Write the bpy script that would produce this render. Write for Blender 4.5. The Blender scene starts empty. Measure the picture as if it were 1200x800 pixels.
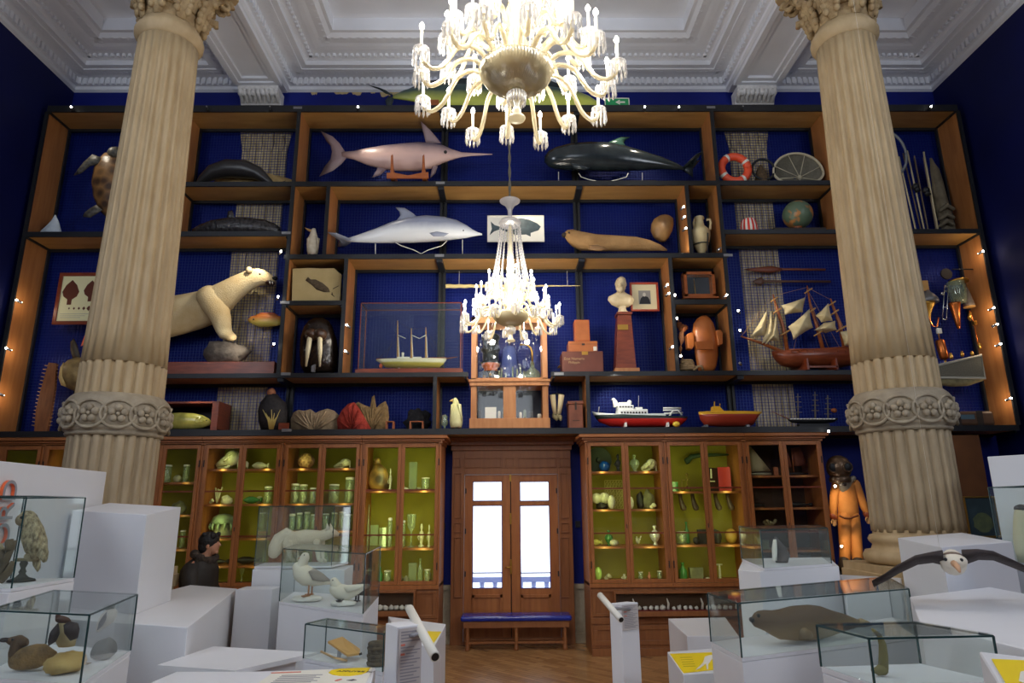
import bpy, math, random
from math import sin, cos, tan, pi, radians, sqrt, atan2, hypot
from mathutils import Vector, Matrix, noise
random.seed(11)
COL = bpy.context.scene.collection
SC = bpy.context.scene
# ------------------------------------------------------------------ survey of the room: camera pose and a pixel-to-point measure
FPX, PIT, YAW, ROL, CZ = 772.0, radians(14.0), radians(.64), radians(.44), 2.05
def ray(u, v):
    a, b = (u-600)/FPX, (400-v)/FPX
    c, s = cos(ROL), sin(ROL); a, b = c*a+s*b, -s*a+c*b
    c, s = cos(PIT), sin(PIT); x, y, z = a, c-s*b, s+c*b
    c, s = cos(YAW), sin(YAW)
    return Vector((c*x+s*y, -s*x+c*y, z))
def P(u, v, Y):
    r = ray(u, v); return Vector((r.x*Y/r.y, Y, r.z*Y/r.y+CZ))
def PZ(u, v, Z):
    r = ray(u, v); k = (Z-CZ)/r.z; return Vector((r.x*k, r.y*k, Z))
def px(u, v, Y): return (P(u+1, v, Y)-P(u, v, Y)).length
cam = bpy.data.cameras.new('camera'); co = bpy.data.objects.new('camera', cam); COL.objects.link(co)
fw, rt = ray(600, 400).normalized(), (ray(700, 400)-ray(600, 400)).normalized()
up = rt.cross(fw)
co.matrix_world = Matrix(((rt.x, up.x, -fw.x, 0), (rt.y, up.y, -fw.y, 0), (rt.z, up.z, -fw.z, CZ), (0, 0, 0, 1)))
cam.sensor_width = 36; cam.lens = FPX/1200*36; cam.clip_start = .05; cam.clip_end = 200
SC.camera = co
vs = SC.view_settings; vs.view_transform = 'Standard'; vs.look = 'None'; vs.exposure = 0; vs.gamma = 1; vs.use_curve_mapping = False
SC.cycles.use_denoising = True
SC.cycles.max_bounces = 10; SC.cycles.transparent_max_bounces = 24; SC.cycles.sample_clamp_indirect = 6
# ------------------------------------------------------------------ materials
def lin(c): return tuple(((x/255/12.92) if x/255 <= .04045 else ((x/255+.055)/1.055)**2.4) for x in c)+(1,)
MATS = {}
def mat(name, c, rough=.6, metal=0, c2=None, scale=8, detail=4, bump=0, bscale=None, emit=0, spec=.5, kind='noise', stretch=None, mid=.5, contrast=.25):
    if name in MATS: return MATS[name]
    m = bpy.data.materials.new(name); m.use_nodes = True; nt = m.node_tree; N = nt.nodes; L = nt.links
    b = N['Principled BSDF']; b.inputs['Base Color'].default_value = lin(c); b.inputs['Roughness'].default_value = rough
    b.inputs['Metallic'].default_value = metal; b.inputs['Specular IOR Level'].default_value = spec
    if emit: b.inputs['Emission Color'].default_value = lin(c); b.inputs['Emission Strength'].default_value = emit
    if c2 or bump:
        tc = N.new('ShaderNodeTexCoord'); mp = N.new('ShaderNodeMapping'); L.new(tc.outputs['Object'], mp.inputs[0])
        if stretch: mp.inputs['Scale'].default_value = stretch
        if kind == 'wave':
            t = N.new('ShaderNodeTexWave'); t.inputs['Scale'].default_value = scale; t.inputs['Distortion'].default_value = 6; t.inputs['Detail'].default_value = detail
        elif kind == 'voronoi':
            t = N.new('ShaderNodeTexVoronoi'); t.inputs['Scale'].default_value = scale
        else:
            t = N.new('ShaderNodeTexNoise'); t.inputs['Scale'].default_value = scale; t.inputs['Detail'].default_value = detail
        L.new(mp.outputs[0], t.inputs[0]); o = t.outputs[0]
        if c2:
            r = N.new('ShaderNodeValToRGB'); r.color_ramp.elements[0].color = lin(c2); r.color_ramp.elements[1].color = lin(c)
            r.color_ramp.elements[0].position = mid-contrast; r.color_ramp.elements[1].position = mid+contrast
            L.new(o, r.inputs[0]); L.new(r.outputs[0], b.inputs['Base Color'])
        if bump:
            bp = N.new('ShaderNodeBump'); bp.inputs['Strength'].default_value = bump; bp.inputs['Distance'].default_value = .02
            if bscale:
                t2 = N.new('ShaderNodeTexNoise'); t2.inputs['Scale'].default_value = bscale; t2.inputs['Detail'].default_value = 5
                L.new(mp.outputs[0], t2.inputs[0]); o = t2.outputs[0]
            L.new(o, bp.inputs['Height']); L.new(bp.outputs[0], b.inputs['Normal'])
    MATS[name] = m; return m
def glassy(name, tint, refl=.06, milky=.0, mc=(200, 215, 220), edge=1.0):
    if name in MATS: return MATS[name]
    m = bpy.data.materials.new(name); m.use_nodes = True; nt = m.node_tree; N = nt.nodes; L = nt.links; N.clear()
    o = N.new('ShaderNodeOutputMaterial'); t = N.new('ShaderNodeBsdfTransparent'); t.inputs[0].default_value = lin(tint)
    g = N.new('ShaderNodeBsdfGlossy'); g.inputs['Roughness'].default_value = .03
    f = N.new('ShaderNodeLayerWeight'); f.inputs['Blend'].default_value = .5
    pw = N.new('ShaderNodeMath'); pw.operation = 'POWER'; pw.inputs[1].default_value = 4.6; L.new(f.outputs['Facing'], pw.inputs[0])
    mu = N.new('ShaderNodeMath'); mu.operation = 'MULTIPLY_ADD'; mu.inputs[1].default_value = .9*edge; mu.inputs[2].default_value = refl
    L.new(pw.outputs[0], mu.inputs[0]); mx = N.new('ShaderNodeMixShader'); L.new(mu.outputs[0], mx.inputs[0]); L.new(t.outputs[0], mx.inputs[1]); L.new(g.outputs[0], mx.inputs[2])
    last = mx
    if milky:
        d = N.new('ShaderNodeBsdfDiffuse'); d.inputs[0].default_value = lin(mc); m2 = N.new('ShaderNodeMixShader'); m2.inputs[0].default_value = milky
        L.new(mx.outputs[0], m2.inputs[1]); L.new(d.outputs[0], m2.inputs[2]); last = m2
    L.new(last.outputs[0], o.inputs[0]); MATS[name] = m; return m
def crystal(name, tint, tr=.4, tl=.5):
    m = bpy.data.materials.new(name); m.use_nodes = True; nt = m.node_tree; N = nt.nodes; L = nt.links; N.clear()
    o = N.new('ShaderNodeOutputMaterial'); a = N.new('ShaderNodeBsdfTransparent'); a.inputs[0].default_value = lin((246, 243, 235))
    b = N.new('ShaderNodeBsdfGlossy'); b.inputs['Roughness'].default_value = .12; b.inputs[0].default_value = lin((250, 248, 240))
    c = N.new('ShaderNodeBsdfTranslucent'); c.inputs[0].default_value = lin(tint); d = N.new('ShaderNodeBsdfDiffuse'); d.inputs[0].default_value = lin(tint)
    x = N.new('ShaderNodeMixShader'); x.inputs[0].default_value = 1-tl; L.new(c.outputs[0], x.inputs[1]); L.new(d.outputs[0], x.inputs[2])
    y = N.new('ShaderNodeMixShader'); y.inputs[0].default_value = .35; L.new(x.outputs[0], y.inputs[1]); L.new(b.outputs[0], y.inputs[2])
    z = N.new('ShaderNodeMixShader'); z.inputs[0].default_value = tr; L.new(y.outputs[0], z.inputs[1]); L.new(a.outputs[0], z.inputs[2])
    L.new(z.outputs[0], o.inputs[0]); MATS[name] = m; return m
M = dict(
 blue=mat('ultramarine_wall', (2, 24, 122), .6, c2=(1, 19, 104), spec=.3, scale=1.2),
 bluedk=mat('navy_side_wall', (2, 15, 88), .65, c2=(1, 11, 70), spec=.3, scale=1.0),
 plaster=mat('white_plaster', (238, 240, 246), .7, c2=(230, 232, 238), scale=2, bump=.05, bscale=30),
 plasterdk=mat('carved_plaster', (232, 230, 228), .75, c2=(206, 202, 198), scale=14, bump=.5, bscale=30),
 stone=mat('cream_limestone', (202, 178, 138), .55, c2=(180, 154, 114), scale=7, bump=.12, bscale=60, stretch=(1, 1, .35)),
 stonecap=mat('carved_limestone', (196, 172, 130), .8, c2=(146, 120, 84), scale=9, bump=.9, bscale=22),
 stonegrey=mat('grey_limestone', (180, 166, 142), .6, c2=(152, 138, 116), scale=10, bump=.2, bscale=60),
 pilaster=mat('beige_pilaster', (214, 198, 156), .7, c2=(186, 166, 122), scale=6, bump=.2),
 board=mat('plywood_lining', (190, 146, 84), .5, c2=(162, 118, 60), scale=3, kind='noise', stretch=(.6, 3, 9), contrast=.3),
 boardv=mat('plywood_upright', (188, 128, 72), .5, c2=(156, 96, 48), scale=3, stretch=(4, 4, .5), contrast=.3),
 steel=mat('black_steel', (40, 41, 44), .45, .3),
 plate=mat('grey_plate', (150, 150, 152), .4, .6),
 wire=mat('steel_wire', (16, 46, 128), .4, .5),
 stoneshade=mat('dimmed_limestone', (182, 162, 130), .55, c2=(158, 138, 108), scale=7, bump=.12, bscale=60, stretch=(1, 1, .35)), oak=mat('oak_cabinet', (180, 112, 58), .42, c2=(142, 80, 38), scale=4, stretch=(5, 5, .5), contrast=.35),  # lower shaft stone darkened and greyed to carry the dimmer light there
 oakh=mat('oak_cornice', (182, 114, 60), .42, c2=(144, 84, 42), scale=4, stretch=(.5, 5, 5), contrast=.35),
 oakdk=mat('brown_oak', (156, 98, 54), .42, c2=(122, 72, 38), scale=4, stretch=(5, 5, .5), contrast=.35),
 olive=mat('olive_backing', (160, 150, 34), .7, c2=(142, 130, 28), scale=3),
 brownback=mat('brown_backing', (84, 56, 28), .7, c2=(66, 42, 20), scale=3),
 white=mat('white_laminate', (226, 226, 230), .45, c2=(220, 220, 224), scale=1.5),
 offwhite=mat('warm_white', (232, 228, 216), .5),
 glass=glassy('clear_glass', (250, 253, 252), .022, .022, (190, 205, 208)),
 cabglass=glassy('cabinet_glass', (250, 250, 248), .02, 0, edge=.5),
 seam=mat('glass_edge', (30, 60, 62), .25, spec=.7),
 jar=glassy('jar_glass', (236, 246, 230), .08, .2, (214, 230, 196)),
 crystal=crystal('cut_crystal', (255, 244, 214), .35), crystalb=crystal('blown_crystal', (240, 230, 200), .2), bowlglass=crystal('ribbed_crystal', (168, 156, 124), .12, .12),
 crystalw=crystal('white_crystal', (240, 240, 246), .42),
 bulb=mat('lit_bulb', (255, 250, 238), .3, emit=22), candle=mat('candle_sleeve', (255, 246, 222), .4, emit=.8),
 led=mat('lit_lens', (255, 250, 235), .3, emit=30),
 brass=mat('brass', (196, 150, 70), .3, .9), copper=mat('copper', (206, 116, 56), .3, .85), chrome=mat('chrome', (200, 202, 206), .2, .9),
 black=mat('matt_black', (22, 22, 24), .5), dark=mat('dark_brown', (52, 38, 28), .6, c2=(36, 26, 20), scale=12),
 yellow=mat('yellow_vinyl', (246, 214, 24), .45), orange=mat('orange_paint', (240, 112, 64), .5), grey=mat('grey_paint', (150, 150, 156), .5),
 ink=mat('dark_print', (70, 66, 70), .6), inklt=mat('grey_print', (150, 146, 152), .6), inkred=mat('red_print', (214, 120, 100), .6),
)
# ------------------------------------------------------------------ mesh building
ORG = {}
class MB:
    def __init__(s): s.v = []; s.f = []; s.sm = []
    def add(s, vs, fs, sm=False):
        b = len(s.v); s.v += [Vector(v) for v in vs]; s.f += [tuple(b+i for i in f) for f in fs]; s.sm += [sm]*len(fs); return s
    def box(s, a, b):
        x0, y0, z0 = a; x1, y1, z1 = b
        return s.add([(x0,y0,z0),(x1,y0,z0),(x1,y1,z0),(x0,y1,z0),(x0,y0,z1),(x1,y0,z1),(x1,y1,z1),(x0,y1,z1)], [(0,3,2,1),(4,5,6,7),(0,1,5,4),(1,2,6,5),(2,3,7,6),(3,0,4,7)])
    def cbox(s, c, d, R=None):
        R = R or Matrix.Identity(3); c = Vector(c)
        vs = [c+R@Vector((sx*d[0]/2, sy*d[1]/2, sz*d[2]/2)) for sz in (-1, 1) for sx, sy in ((-1,-1),(1,-1),(1,1),(-1,1))]
        return s.add(vs, [(0,3,2,1),(4,5,6,7),(0,1,5,4),(1,2,6,5),(2,3,7,6),(3,0,4,7)])
    def bar(s, p, q, w, h=None):
        p, q = Vector(p), Vector(q); h = h or w; d = (q-p); L = d.length
        if L < 1e-6: return s
        d /= L; a = d.cross(Vector((0, 0, 1)));
        if a.length < .05: a = d.cross(Vector((0, 1, 0)))
        a.normalize(); b = a.cross(d); R = Matrix((a, d, b)).transposed()
        return s.cbox((p+q)/2, (w, L, h), R)
    def rings(s, R, caps=True, closed=True, sm=True):
        n = len(R[0]); vs = [p for r in R for p in r]; fs = []
        for i in range(len(R)-1):
            for j in range(n if closed else n-1):
                k = (j+1) % n; fs.append((i*n+j, i*n+k, (i+1)*n+k, (i+1)*n+j))
        s.add(vs, fs, sm)
        if caps:
            b = len(s.v)-len(vs)
            s.f += [tuple(b+j for j in range(n-1, -1, -1)), tuple(b+(len(R)-1)*n+j for j in range(n))]; s.sm += [False, False]
        return s
    def tube(s, pts, r, n=8, flat=None):
        pts = [Vector(p) for p in pts]; rs = r if isinstance(r, (list, tuple)) else [r]*len(pts)
        R = []; ref = None
        for i, p in enumerate(pts):
            d = (pts[min(i+1, len(pts)-1)]-pts[max(i-1, 0)]).normalized()
            if ref is None:
                ref = d.orthogonal().normalized() if flat is None else (Vector(flat)-d*Vector(flat).dot(d)).normalized()
            a = (ref-d*ref.dot(d)).normalized(); ref = a; b = d.cross(a); q = rs[i]; q = q if isinstance(q, tuple) else (q, q)
            R.append([p+a*cos(2*pi*k/n)*max(q[0], 1e-4)+b*sin(2*pi*k/n)*max(q[1], 1e-4) for k in range(n)])
        return s.rings(R)
    def lathe(s, c, prof, n=16, sx=1, sy=1, caps=True, mod=None, sm=True):
        c = Vector(c)
        return s.rings([[c+Vector((max(r, 1e-4)*sx*(mod(k/n) if mod else 1)*cos(2*pi*k/n), max(r, 1e-4)*sy*(mod(k/n) if mod else 1)*sin(2*pi*k/n), z)) for k in range(n)] for r, z in prof], caps, sm=sm)
    def ell(s, c, r, n=12, m=8, R=None):
        c = Vector(c); r = r if isinstance(r, (tuple, list)) else (r, r, r); R = R or Matrix.Identity(3)
        return s.rings([[c+R@Vector((r[0]*sin(pi*i/m)*cos(2*pi*k/n), r[1]*sin(pi*i/m)*sin(2*pi*k/n), -r[2]*cos(pi*i/m))) if 0 < i < m else c+R@Vector((1e-4*cos(2*pi*k/n), 1e-4*sin(2*pi*k/n), -r[2]*cos(pi*i/m))) for k in range(n)] for i in range(m+1)])
    def rock(s, c, r, seed=0, amp=.3, freq=1.6, n=18, m=12, flat=True):
        c = Vector(c); R = []
        for i in range(m+1):
            ring = []
            for k in range(n):
                d = Vector((sin(pi*max(.02, min(.98, i/m)))*cos(2*pi*k/n), sin(pi*max(.02, min(.98, i/m)))*sin(2*pi*k/n), -cos(pi*i/m)))
                q = 1+amp*noise.noise(d*freq+Vector((seed*7.3, seed, -seed)))+amp*.5*noise.noise(d*freq*2.7+Vector((seed, 3, seed)))
                p = Vector((d.x*r[0]*q, d.y*r[1]*q, d.z*r[2]*q))
                if flat and p.z < -r[2]*.75: p.z = -r[2]*.75
                ring.append(c+p)
            R.append(ring)
        return s.rings(R)
    def prism(s, poly, vec):
        n = len(poly); vec = Vector(vec); vs = [Vector(p) for p in poly]+[Vector(p)+vec for p in poly]
        fs = [tuple(range(n-1, -1, -1)), tuple(range(n, 2*n))]+[(i, (i+1) % n, n+(i+1) % n, n+i) for i in range(n)]
        return s.add(vs, fs)
    def puff(s, poly, vec, rim=.15):            # fin or sail: thick in the middle, thin at its rim
        n = len(poly); vec = Vector(vec); P_ = [Vector(p) for p in poly]; c = sum(P_, Vector())/n
        vs = [p-vec*rim/2 for p in P_]+[p+vec*rim/2 for p in P_]+[c+(p-c)*.55-vec/2 for p in P_]+[c+(p-c)*.55+vec/2 for p in P_]
        fs = [(i, n+i, n+(i+1) % n, (i+1) % n) for i in range(n)]+[((i+1) % n, 2*n+(i+1) % n, 2*n+i, i) for i in range(n)]+[(n+i, 3*n+i, 3*n+(i+1) % n, n+(i+1) % n) for i in range(n)]
        fs += [tuple(range(2*n, 3*n)), tuple(range(4*n-1, 3*n-1, -1))]
        return s.add(vs, fs, True)
    def side(s, secs, Y, n=16):          # body seen from the side: (u, v top, v bottom, half width as share of half height)
        R = []; Y0 = Y
        for u, vt, vb, hw in secs:
            Y = Y0(u) if callable(Y0) else Y0; t, b = P(u, vt, Y), P(u, vb, Y); c = (t+b)/2; h = max((t-b).length/2, .002); w = h*hw
            R.append([c+Vector((0, -sin(2*pi*k/n)*w, 0))+(t-c).normalized()*cos(2*pi*k/n)*h for k in range(n)])
        return s.rings(R)
    def upright(s, secs, Y, n=16):               # body standing up: (v, u left, u right, depth as share of half width)
        R = []
        for v, ul, ur, dr in secs:
            a, b = P(ul, v, Y), P(ur, v, Y); c = (a+b)/2; h = max((b-a).length/2, .002)
            R.append([c+Vector((cos(2*pi*k/n)*h, sin(2*pi*k/n)*h*dr, 0)) for k in range(n)])
        return s.rings(R)
    def limb(s, pts, n=10, Y=None, sq=1):        # tube through photo points: (u, v, radius px[, Y])
        q = [P(p[0], p[1], p[3] if len(p) > 3 else Y) for p in pts]; r = [p[2]*px(p[0], p[1], p[3] if len(p) > 3 else Y) for p in pts]
        d0, d1 = (q[0]-q[1]).normalized(), (q[-1]-q[-2]).normalized(); r0, r1 = r[0], r[-1]
        q = [q[0]+d0*r0*.8, q[0]+d0*r0*.55]+q+[q[-1]+d1*r1*.55, q[-1]+d1*r1*.8]; r = [r0*.3, r0*.75]+r+[r1*.75, r1*.3]
        return s.tube(q, [(a, a*sq) for a in r], n)
    def build(s, name, m, parent=None, org=None, sub=0, bevel=0):
        me = bpy.data.meshes.new(name); o = bpy.data.objects.new(name, me); COL.objects.link(o)
        if parent is not None: O = ORG[parent.name]; o.parent = parent
        else:
            if org is None:
                lo = [min(v[i] for v in s.v) for i in range(3)]; hi = [max(v[i] for v in s.v) for i in range(3)]; org = Vector(((lo[0]+hi[0])/2, (lo[1]+hi[1])/2, lo[2]))
            O = Vector(org); o.location = O
        ORG[o.name] = O
        me.from_pydata([v-O for v in s.v], [], s.f); me.polygons.foreach_set('use_smooth', s.sm); me.update()
        me.materials.append(M[m] if isinstance(m, str) else m)
        if bevel:
            b = o.modifiers.new('bevel', 'BEVEL'); b.width = bevel; b.segments = 2; b.limit_method = 'ANGLE'
        if sub:
            b = o.modifiers.new('subsurf', 'SUBSURF'); b.levels = b.render_levels = sub
        return o
def tag(o, label, cat, group=None, kind=None):
    o['label'] = label; o['category'] = cat
    if group: o['group'] = group
    if kind: o['kind'] = kind
    return o
def thing(name, label, cat, loc, group=None):
    o = bpy.data.objects.new(name, None); COL.objects.link(o); o.location = loc; o.empty_display_size = .1; ORG[o.name] = Vector(loc)
    return tag(o, label, cat, group)
def struct(mb, name, m, **k):
    o = mb.build(name, m, **k); o['kind'] = 'structure'; return o
def copytree(o, parent=None, loc=None, rz=None):
    c = o.copy(); COL.objects.link(c); ORG[c.name] = ORG[o.name]
    if parent is not None: c.parent = parent
    if loc is not None: c.location = loc; ORG[c.name] = Vector(loc)
    if rz is not None: c.rotation_euler = (0, 0, rz)
    for ch in list(o.children): copytree(ch, c)
    return c
def area(name, loc, tgt, size, e, c=(1, 1, 1), sy=None):
    l = bpy.data.lights.new(name, 'AREA'); l.energy = e; l.color = c; l.size = size
    if sy: l.shape = 'RECTANGLE'; l.size_y = sy
    o = bpy.data.objects.new(name, l); COL.objects.link(o); o.location = loc
    o.rotation_euler = (Vector(tgt)-Vector(loc)).to_track_quat('-Z', 'Y').to_euler(); return o
def point(name, loc, e, c=(1, .93, .8), r=.06):
    l = bpy.data.lights.new(name, 'POINT'); l.energy = e; l.color = c; l.shadow_soft_size = r
    o = bpy.data.objects.new(name, l); COL.objects.link(o); o.location = loc; return o
def spot(name, loc, tgt, e, ang=60, c=(1, .9, .72), r=.03, blend=.6):
    l = bpy.data.lights.new(name, 'SPOT'); l.energy = e; l.color = c; l.shadow_soft_size = r; l.spot_size = radians(ang); l.spot_blend = blend
    o = bpy.data.objects.new(name, l); COL.objects.link(o); o.location = loc
    o.rotation_euler = (Vector(tgt)-Vector(loc)).to_track_quat('-Z', 'Y').to_euler(); return o
# ------------------------------------------------------------------ planes of the display wall
YF, YM, YW = 10.30, 10.90, 11.02      # front of the shelving, its wire mesh, the wall behind
YO = 10.62                            # where exhibits stand on the boards
XL, XR = P(92, 108, YW).x, P(1088, 108, YW).x
ZC = P(600, 108, YW).z                # underside of the cornice
# ================================================================== THE ROOM
b = MB(); b.box((XL-.3, -8, -.1), (XR+.3, YW+.3, 0))
fm = bpy.data.materials.new('oak_parquet'); fm.use_nodes = True; nt = fm.node_tree; N = nt.nodes; L = nt.links
tc = N.new('ShaderNodeTexCoord'); mp = N.new('ShaderNodeMapping'); mp.inputs['Rotation'].default_value = (0, 0, radians(45)); L.new(tc.outputs['Object'], mp.inputs[0])
br = N.new('ShaderNodeTexBrick'); br.inputs['Scale'].default_value = 4; br.inputs['Color1'].default_value = lin((176, 132, 84)); br.inputs['Color2'].default_value = lin((148, 106, 64)); br.inputs['Mortar'].default_value = lin((96, 66, 40)); br.inputs['Mortar Size'].default_value = .006
br.inputs['Brick Width'].default_value = 1.6; br.inputs['Row Height'].default_value = .3
L.new(mp.outputs[0], br.inputs[0]); L.new(br.outputs[0], N['Principled BSDF'].inputs['Base Color']); N['Principled BSDF'].inputs['Roughness'].default_value = .2; N['Principled BSDF'].inputs['Specular IOR Level'].default_value = .8
MATS['oak_parquet'] = fm; struct(b, 'floor', fm)
# front wall with the door opening
DX0, DX1, DZ = P(543.7, 640, 10.9).x, P(655.3, 640, 10.9).x, P(600, 556, 10.9).z+.004
b = MB(); b.box((XL-.3, YW, 0), (DX0, YW+.3, 10.6)); b.box((DX1, YW, 0), (XR+.3, YW+.3, 10.6)); b.box((DX0, YW, DZ), (DX1, YW+.3, 10.6)); struct(b, 'wall_front', 'blue')
for nm, xa, xb, wn in (('wall_left', XL-.3, XL-.08, 4), ('wall_right', XR+.08, XR+.3, 5)):  # high side windows, out of view, added to brighten the ceiling
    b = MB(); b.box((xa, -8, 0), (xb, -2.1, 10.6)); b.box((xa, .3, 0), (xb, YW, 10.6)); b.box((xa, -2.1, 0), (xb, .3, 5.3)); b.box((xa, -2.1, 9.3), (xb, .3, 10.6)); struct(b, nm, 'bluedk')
    b = MB(); xm = (xa+xb)/2
    for y in (-2.1, -.94, .22): b.box((xm-.05, y, 5.3), (xm+.05, y+.08, 9.3))
    for z in (5.3, 7.3, 9.22): b.box((xm-.05, -2.1, z), (xm+.05, .3, z+.08))
    struct(b, 'window_%d' % wn, 'white')
# wall behind the viewer, with one high unseen window added for cool fill light
b = MB(); WX = [(-1.2, 1.2)]; xs = [XL-.3]+[x for w in WX for x in w]+[XR+.3]
for i in range(0, len(xs), 2): b.box((xs[i], -8.3, 0), (xs[i+1], -8, 10.6))
for w in WX: b.box((w[0], -8.3, 0), (w[1], -8, 5.4)); b.box((w[0], -8.3, 9.4), (w[1], -8, 10.6))
struct(b, 'wall_back', 'bluedk')
for i, w in enumerate(WX):
    b = MB(); x0, x1 = w
    for x in (x0, (x0+x1)/2-.04, x1-.08): b.box((x, -8.2, 5.4), (x+.08, -8.1, 9.4))
    for z in (5.4, 7.4, 9.32): b.box((x0, -8.2, z), (x1, -8.1, z+.08))
    struct(b, 'window_%d' % (i+1), 'white')
# ceiling: flat panels, coffer mouldings, beams
b = MB(); b.box((XL-.3, -8, 10.42), (XR+.3, YW+.3, 10.6)); struct(b, 'ceiling', 'plaster')
PV = [(0, 108), (.05, 104.5), (.05, 101), (.10, 100), (.10, 92), (.16, 91), (.20, 88), (.28, 84.5), (.36, 82), (.36, 80), (.46, 79), (.46, 71), (.5, 69), (.55, 64.5), (.62, 62.5), (.70, 62), (.78, 54), (.84, 50.5), (.92, 50), (.98, 44), (1.04, 38), (1.1, 37)]
PROF = []
for d, v in PV:
    z = P(600, v, YW-d).z; PROF.append((d, max(z, PROF[-1][1] if PROF else z)))
PROF.append((PROF[-1][0], 10.42))
BL = (P(284, 108, YW).x, P(337, 110, YW).x); BR = (P(853, 110, YW).x, P(905, 108, YW).x)
def coffer(x0, x1, y0, y1, name):
    b = MB(); R = []
    for d, z in PROF: R.append([Vector((x0+d, y0+d, z)), Vector((x1-d, y0+d, z)), Vector((x1-d, y1-d, z)), Vector((x0+d, y1-d, z))])
    b.rings(R, caps=False, sm=False); o = struct(b, name, 'plaster')
    b = MB(); zd = PROF[3][1]; zt = PROF[4][1]                       # dentils and egg moulding
    def row(p, q, n, off, z0, z1, w, dd):
        d = (q-p)/n; nx = Vector((-d.y, d.x, 0)).normalized()
        for i in range(n):
            c = p+d*(i+.5)+nx*off; R3 = Matrix.Rotation(atan2(d.y, d.x), 3, 'Z'); b.cbox((c.x, c.y, (z0+z1)/2), (d.length*w, dd, z1-z0), R3)
    cs = [Vector((x1, y1, 0)), Vector((x0, y1, 0)), Vector((x0, y0, 0)), Vector((x1, y0, 0))]
    for a, c, k in ((0, 1, 0), (1, 2, 1), (3, 0, 1)):
        n = int((cs[c]-cs[a]).length/.105)
        row(cs[a], cs[c], n, .115, zd, zt, .6, .05)
        row(cs[a], cs[c], n, .285, PROF[6][1]-.005, PROF[8][1]-.015, .5, .06)
        row(cs[a], cs[c], n, .575, PROF[12][1]-.008, PROF[14][1], .5, .05)
        row(cs[a], cs[c], int(n*.7), .95, PROF[18][1]-.006, PROF[20][1]-.01, .55, .06)
    struct(b, name+'1', 'plaster')
coffer(XL-.08, BL[0], 3, YW, 'trim_1'); coffer(BL[1], BR[0], 3, YW, 'trim_2'); coffer(BR[1], XR+.08, 3, YW, 'trim_3')
ZB = ZC-.06
for i, (x0, x1) in enumerate((BL, BR)):
    b = MB(); b.box((x0, -8, ZB+.05), (x1, YW, 10.42)); struct(b, 'ceiling_beam', 'plaster')
    b = MB(); y0, y1 = 7.6, YW-.32; w = .1                           # framed soffit panel
    for k, dz in ((0, .0), (.09, .03)):
        for (a, c, d, e) in ((x0+k, x0+k+w, y0+k, y1-k), (x1-k-w, x1-k, y0+k, y1-k), (x0+k+w, x1-k-w, y0+k, y0+k+w), (x0+k+w, x1-k-w, y1-k-w, y1-k)): b.box((a, d, ZB-.03+dz), (c, e, ZB+.06))
    struct(b, 'trim_%d' % (4+i), 'plaster')
    b = MB(); xa, xb = x0+.06, x1-.06 # console bracket carved with leaves, on the wall under the beam
    zt, zb = ZB-.03, P(600, 124, YW-.1).z; n = 9
    b.prism([(xa, YW, zt), (xa, YW-.34, zt), (xa, YW-.34, zt-.06), (xa, YW-.3, zt-.1), (xa, YW-.2, zb+.1), (xa, YW-.14, zb), (xa, YW, zb)], (xb-xa, 0, 0))
    for k in range(n):
        x = xa+(xb-xa)*(k+.5)/n; r = (xb-xa)/n*.5
        b.tube([(x, YW-.33, zt-.07), (x, YW-.31, zt-.14), (x, YW-.24, zb+.12), (x, YW-.17, zb+.02)], [r*.8, r*1.1, r, r*.6], 8)
    for k in range(4): b.ell((xa+(xb-xa)*(k+.5)/4, YW-.3, zt-.13), (.05, .05, .06), 8, 6)
    struct(b, 'trim_%d' % (6+i), 'plasterdk')
# worn patches of bare plaster under the cornice, over the blue
b = MB()
for u, w, h in ((368, 8, 4), (400, 18, 3), (418, 12, 5), (452, 14, 7), (466, 16, 4), (437, 6, 2)):
    c = [P(u+w*(i/7-.5), 108+(h*(.5+.5*noise.noise(Vector((u, i*1.7, 0)))+.2) if 0 < i < 7 else 0), YW-.004) for i in range(8)]
    b.prism(c, (0, .003, 0))
struct(b, 'trim_8', mat('bare_plaster', (206, 186, 140), .9, c2=(170, 148, 104), scale=9))
# pilasters behind the mesh
for u in ((266, 322), (872, 918)):
    x0, x1 = P(u[0], 350, YW-.03).x, P(u[1], 350, YW-.03).x; zt = P(300, 160, YW).z
    b = MB(); n = 6; w = (x1-x0)/n
    b.box((x0, YW-.02, 0), (x1, YW, zt))
    for k in range(n): b.box((x0+w*(k+.12), YW-.05, 2.9), (x0+w*(k+.88), YW-.02, zt-.2))
    struct(b, 'trim_9', 'pilaster')
    b = MB(); xc = (x0+x1)/2; hw = (x1-x0)/2; zc = zt-.3
    b.box((x0-.2, YW-.10, zt+.42), (x1+.2, YW, zt+.5))
    b.prism([(x0, YW-.03, zc), (x1, YW-.03, zc), (x1+.06, YW-.03, zc+.35), (x1+.14, YW-.03, zt+.42), (x0-.14, YW-.03, zt+.42), (x0-.06, YW-.03, zc+.35)], (0, .03, 0))
    for k in range(4):
        for r_, z in ((0, zc+.12), (1, zc+.42)):
            x = x0+(x1-x0)*(k+.5)/4; b.ell((x, YW-.05, z), (.07, .04, .16), 8, 6); b.ell((x, YW-.06, z+.15), (.06, .045, .05), 8, 6)
    for sg in (-1, 1): b.ell((xc+sg*(hw+.02), YW-.06, zt+.3), (.1, .04, .1), 10, 6)
    struct(b, 'trim_9', 'pilaster')
# stone skirting either side of the door
for i, (u0, u1) in enumerate(((505, 530), (668, 690))):
    x0, x1 = P(u0, 720, YW).x, P(u1, 720, YW).x
    b = MB(); b.box((x0, YW-.05, .14), (x1, YW, .78)); b.box((x0, YW-.08, .78), (x1, YW, .85)); b.box((x0, YW-.09, 0), (x1, YW, .14))
    struct(b, 'baseboard_'+('left', 'right')[i], 'stonegrey')
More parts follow.
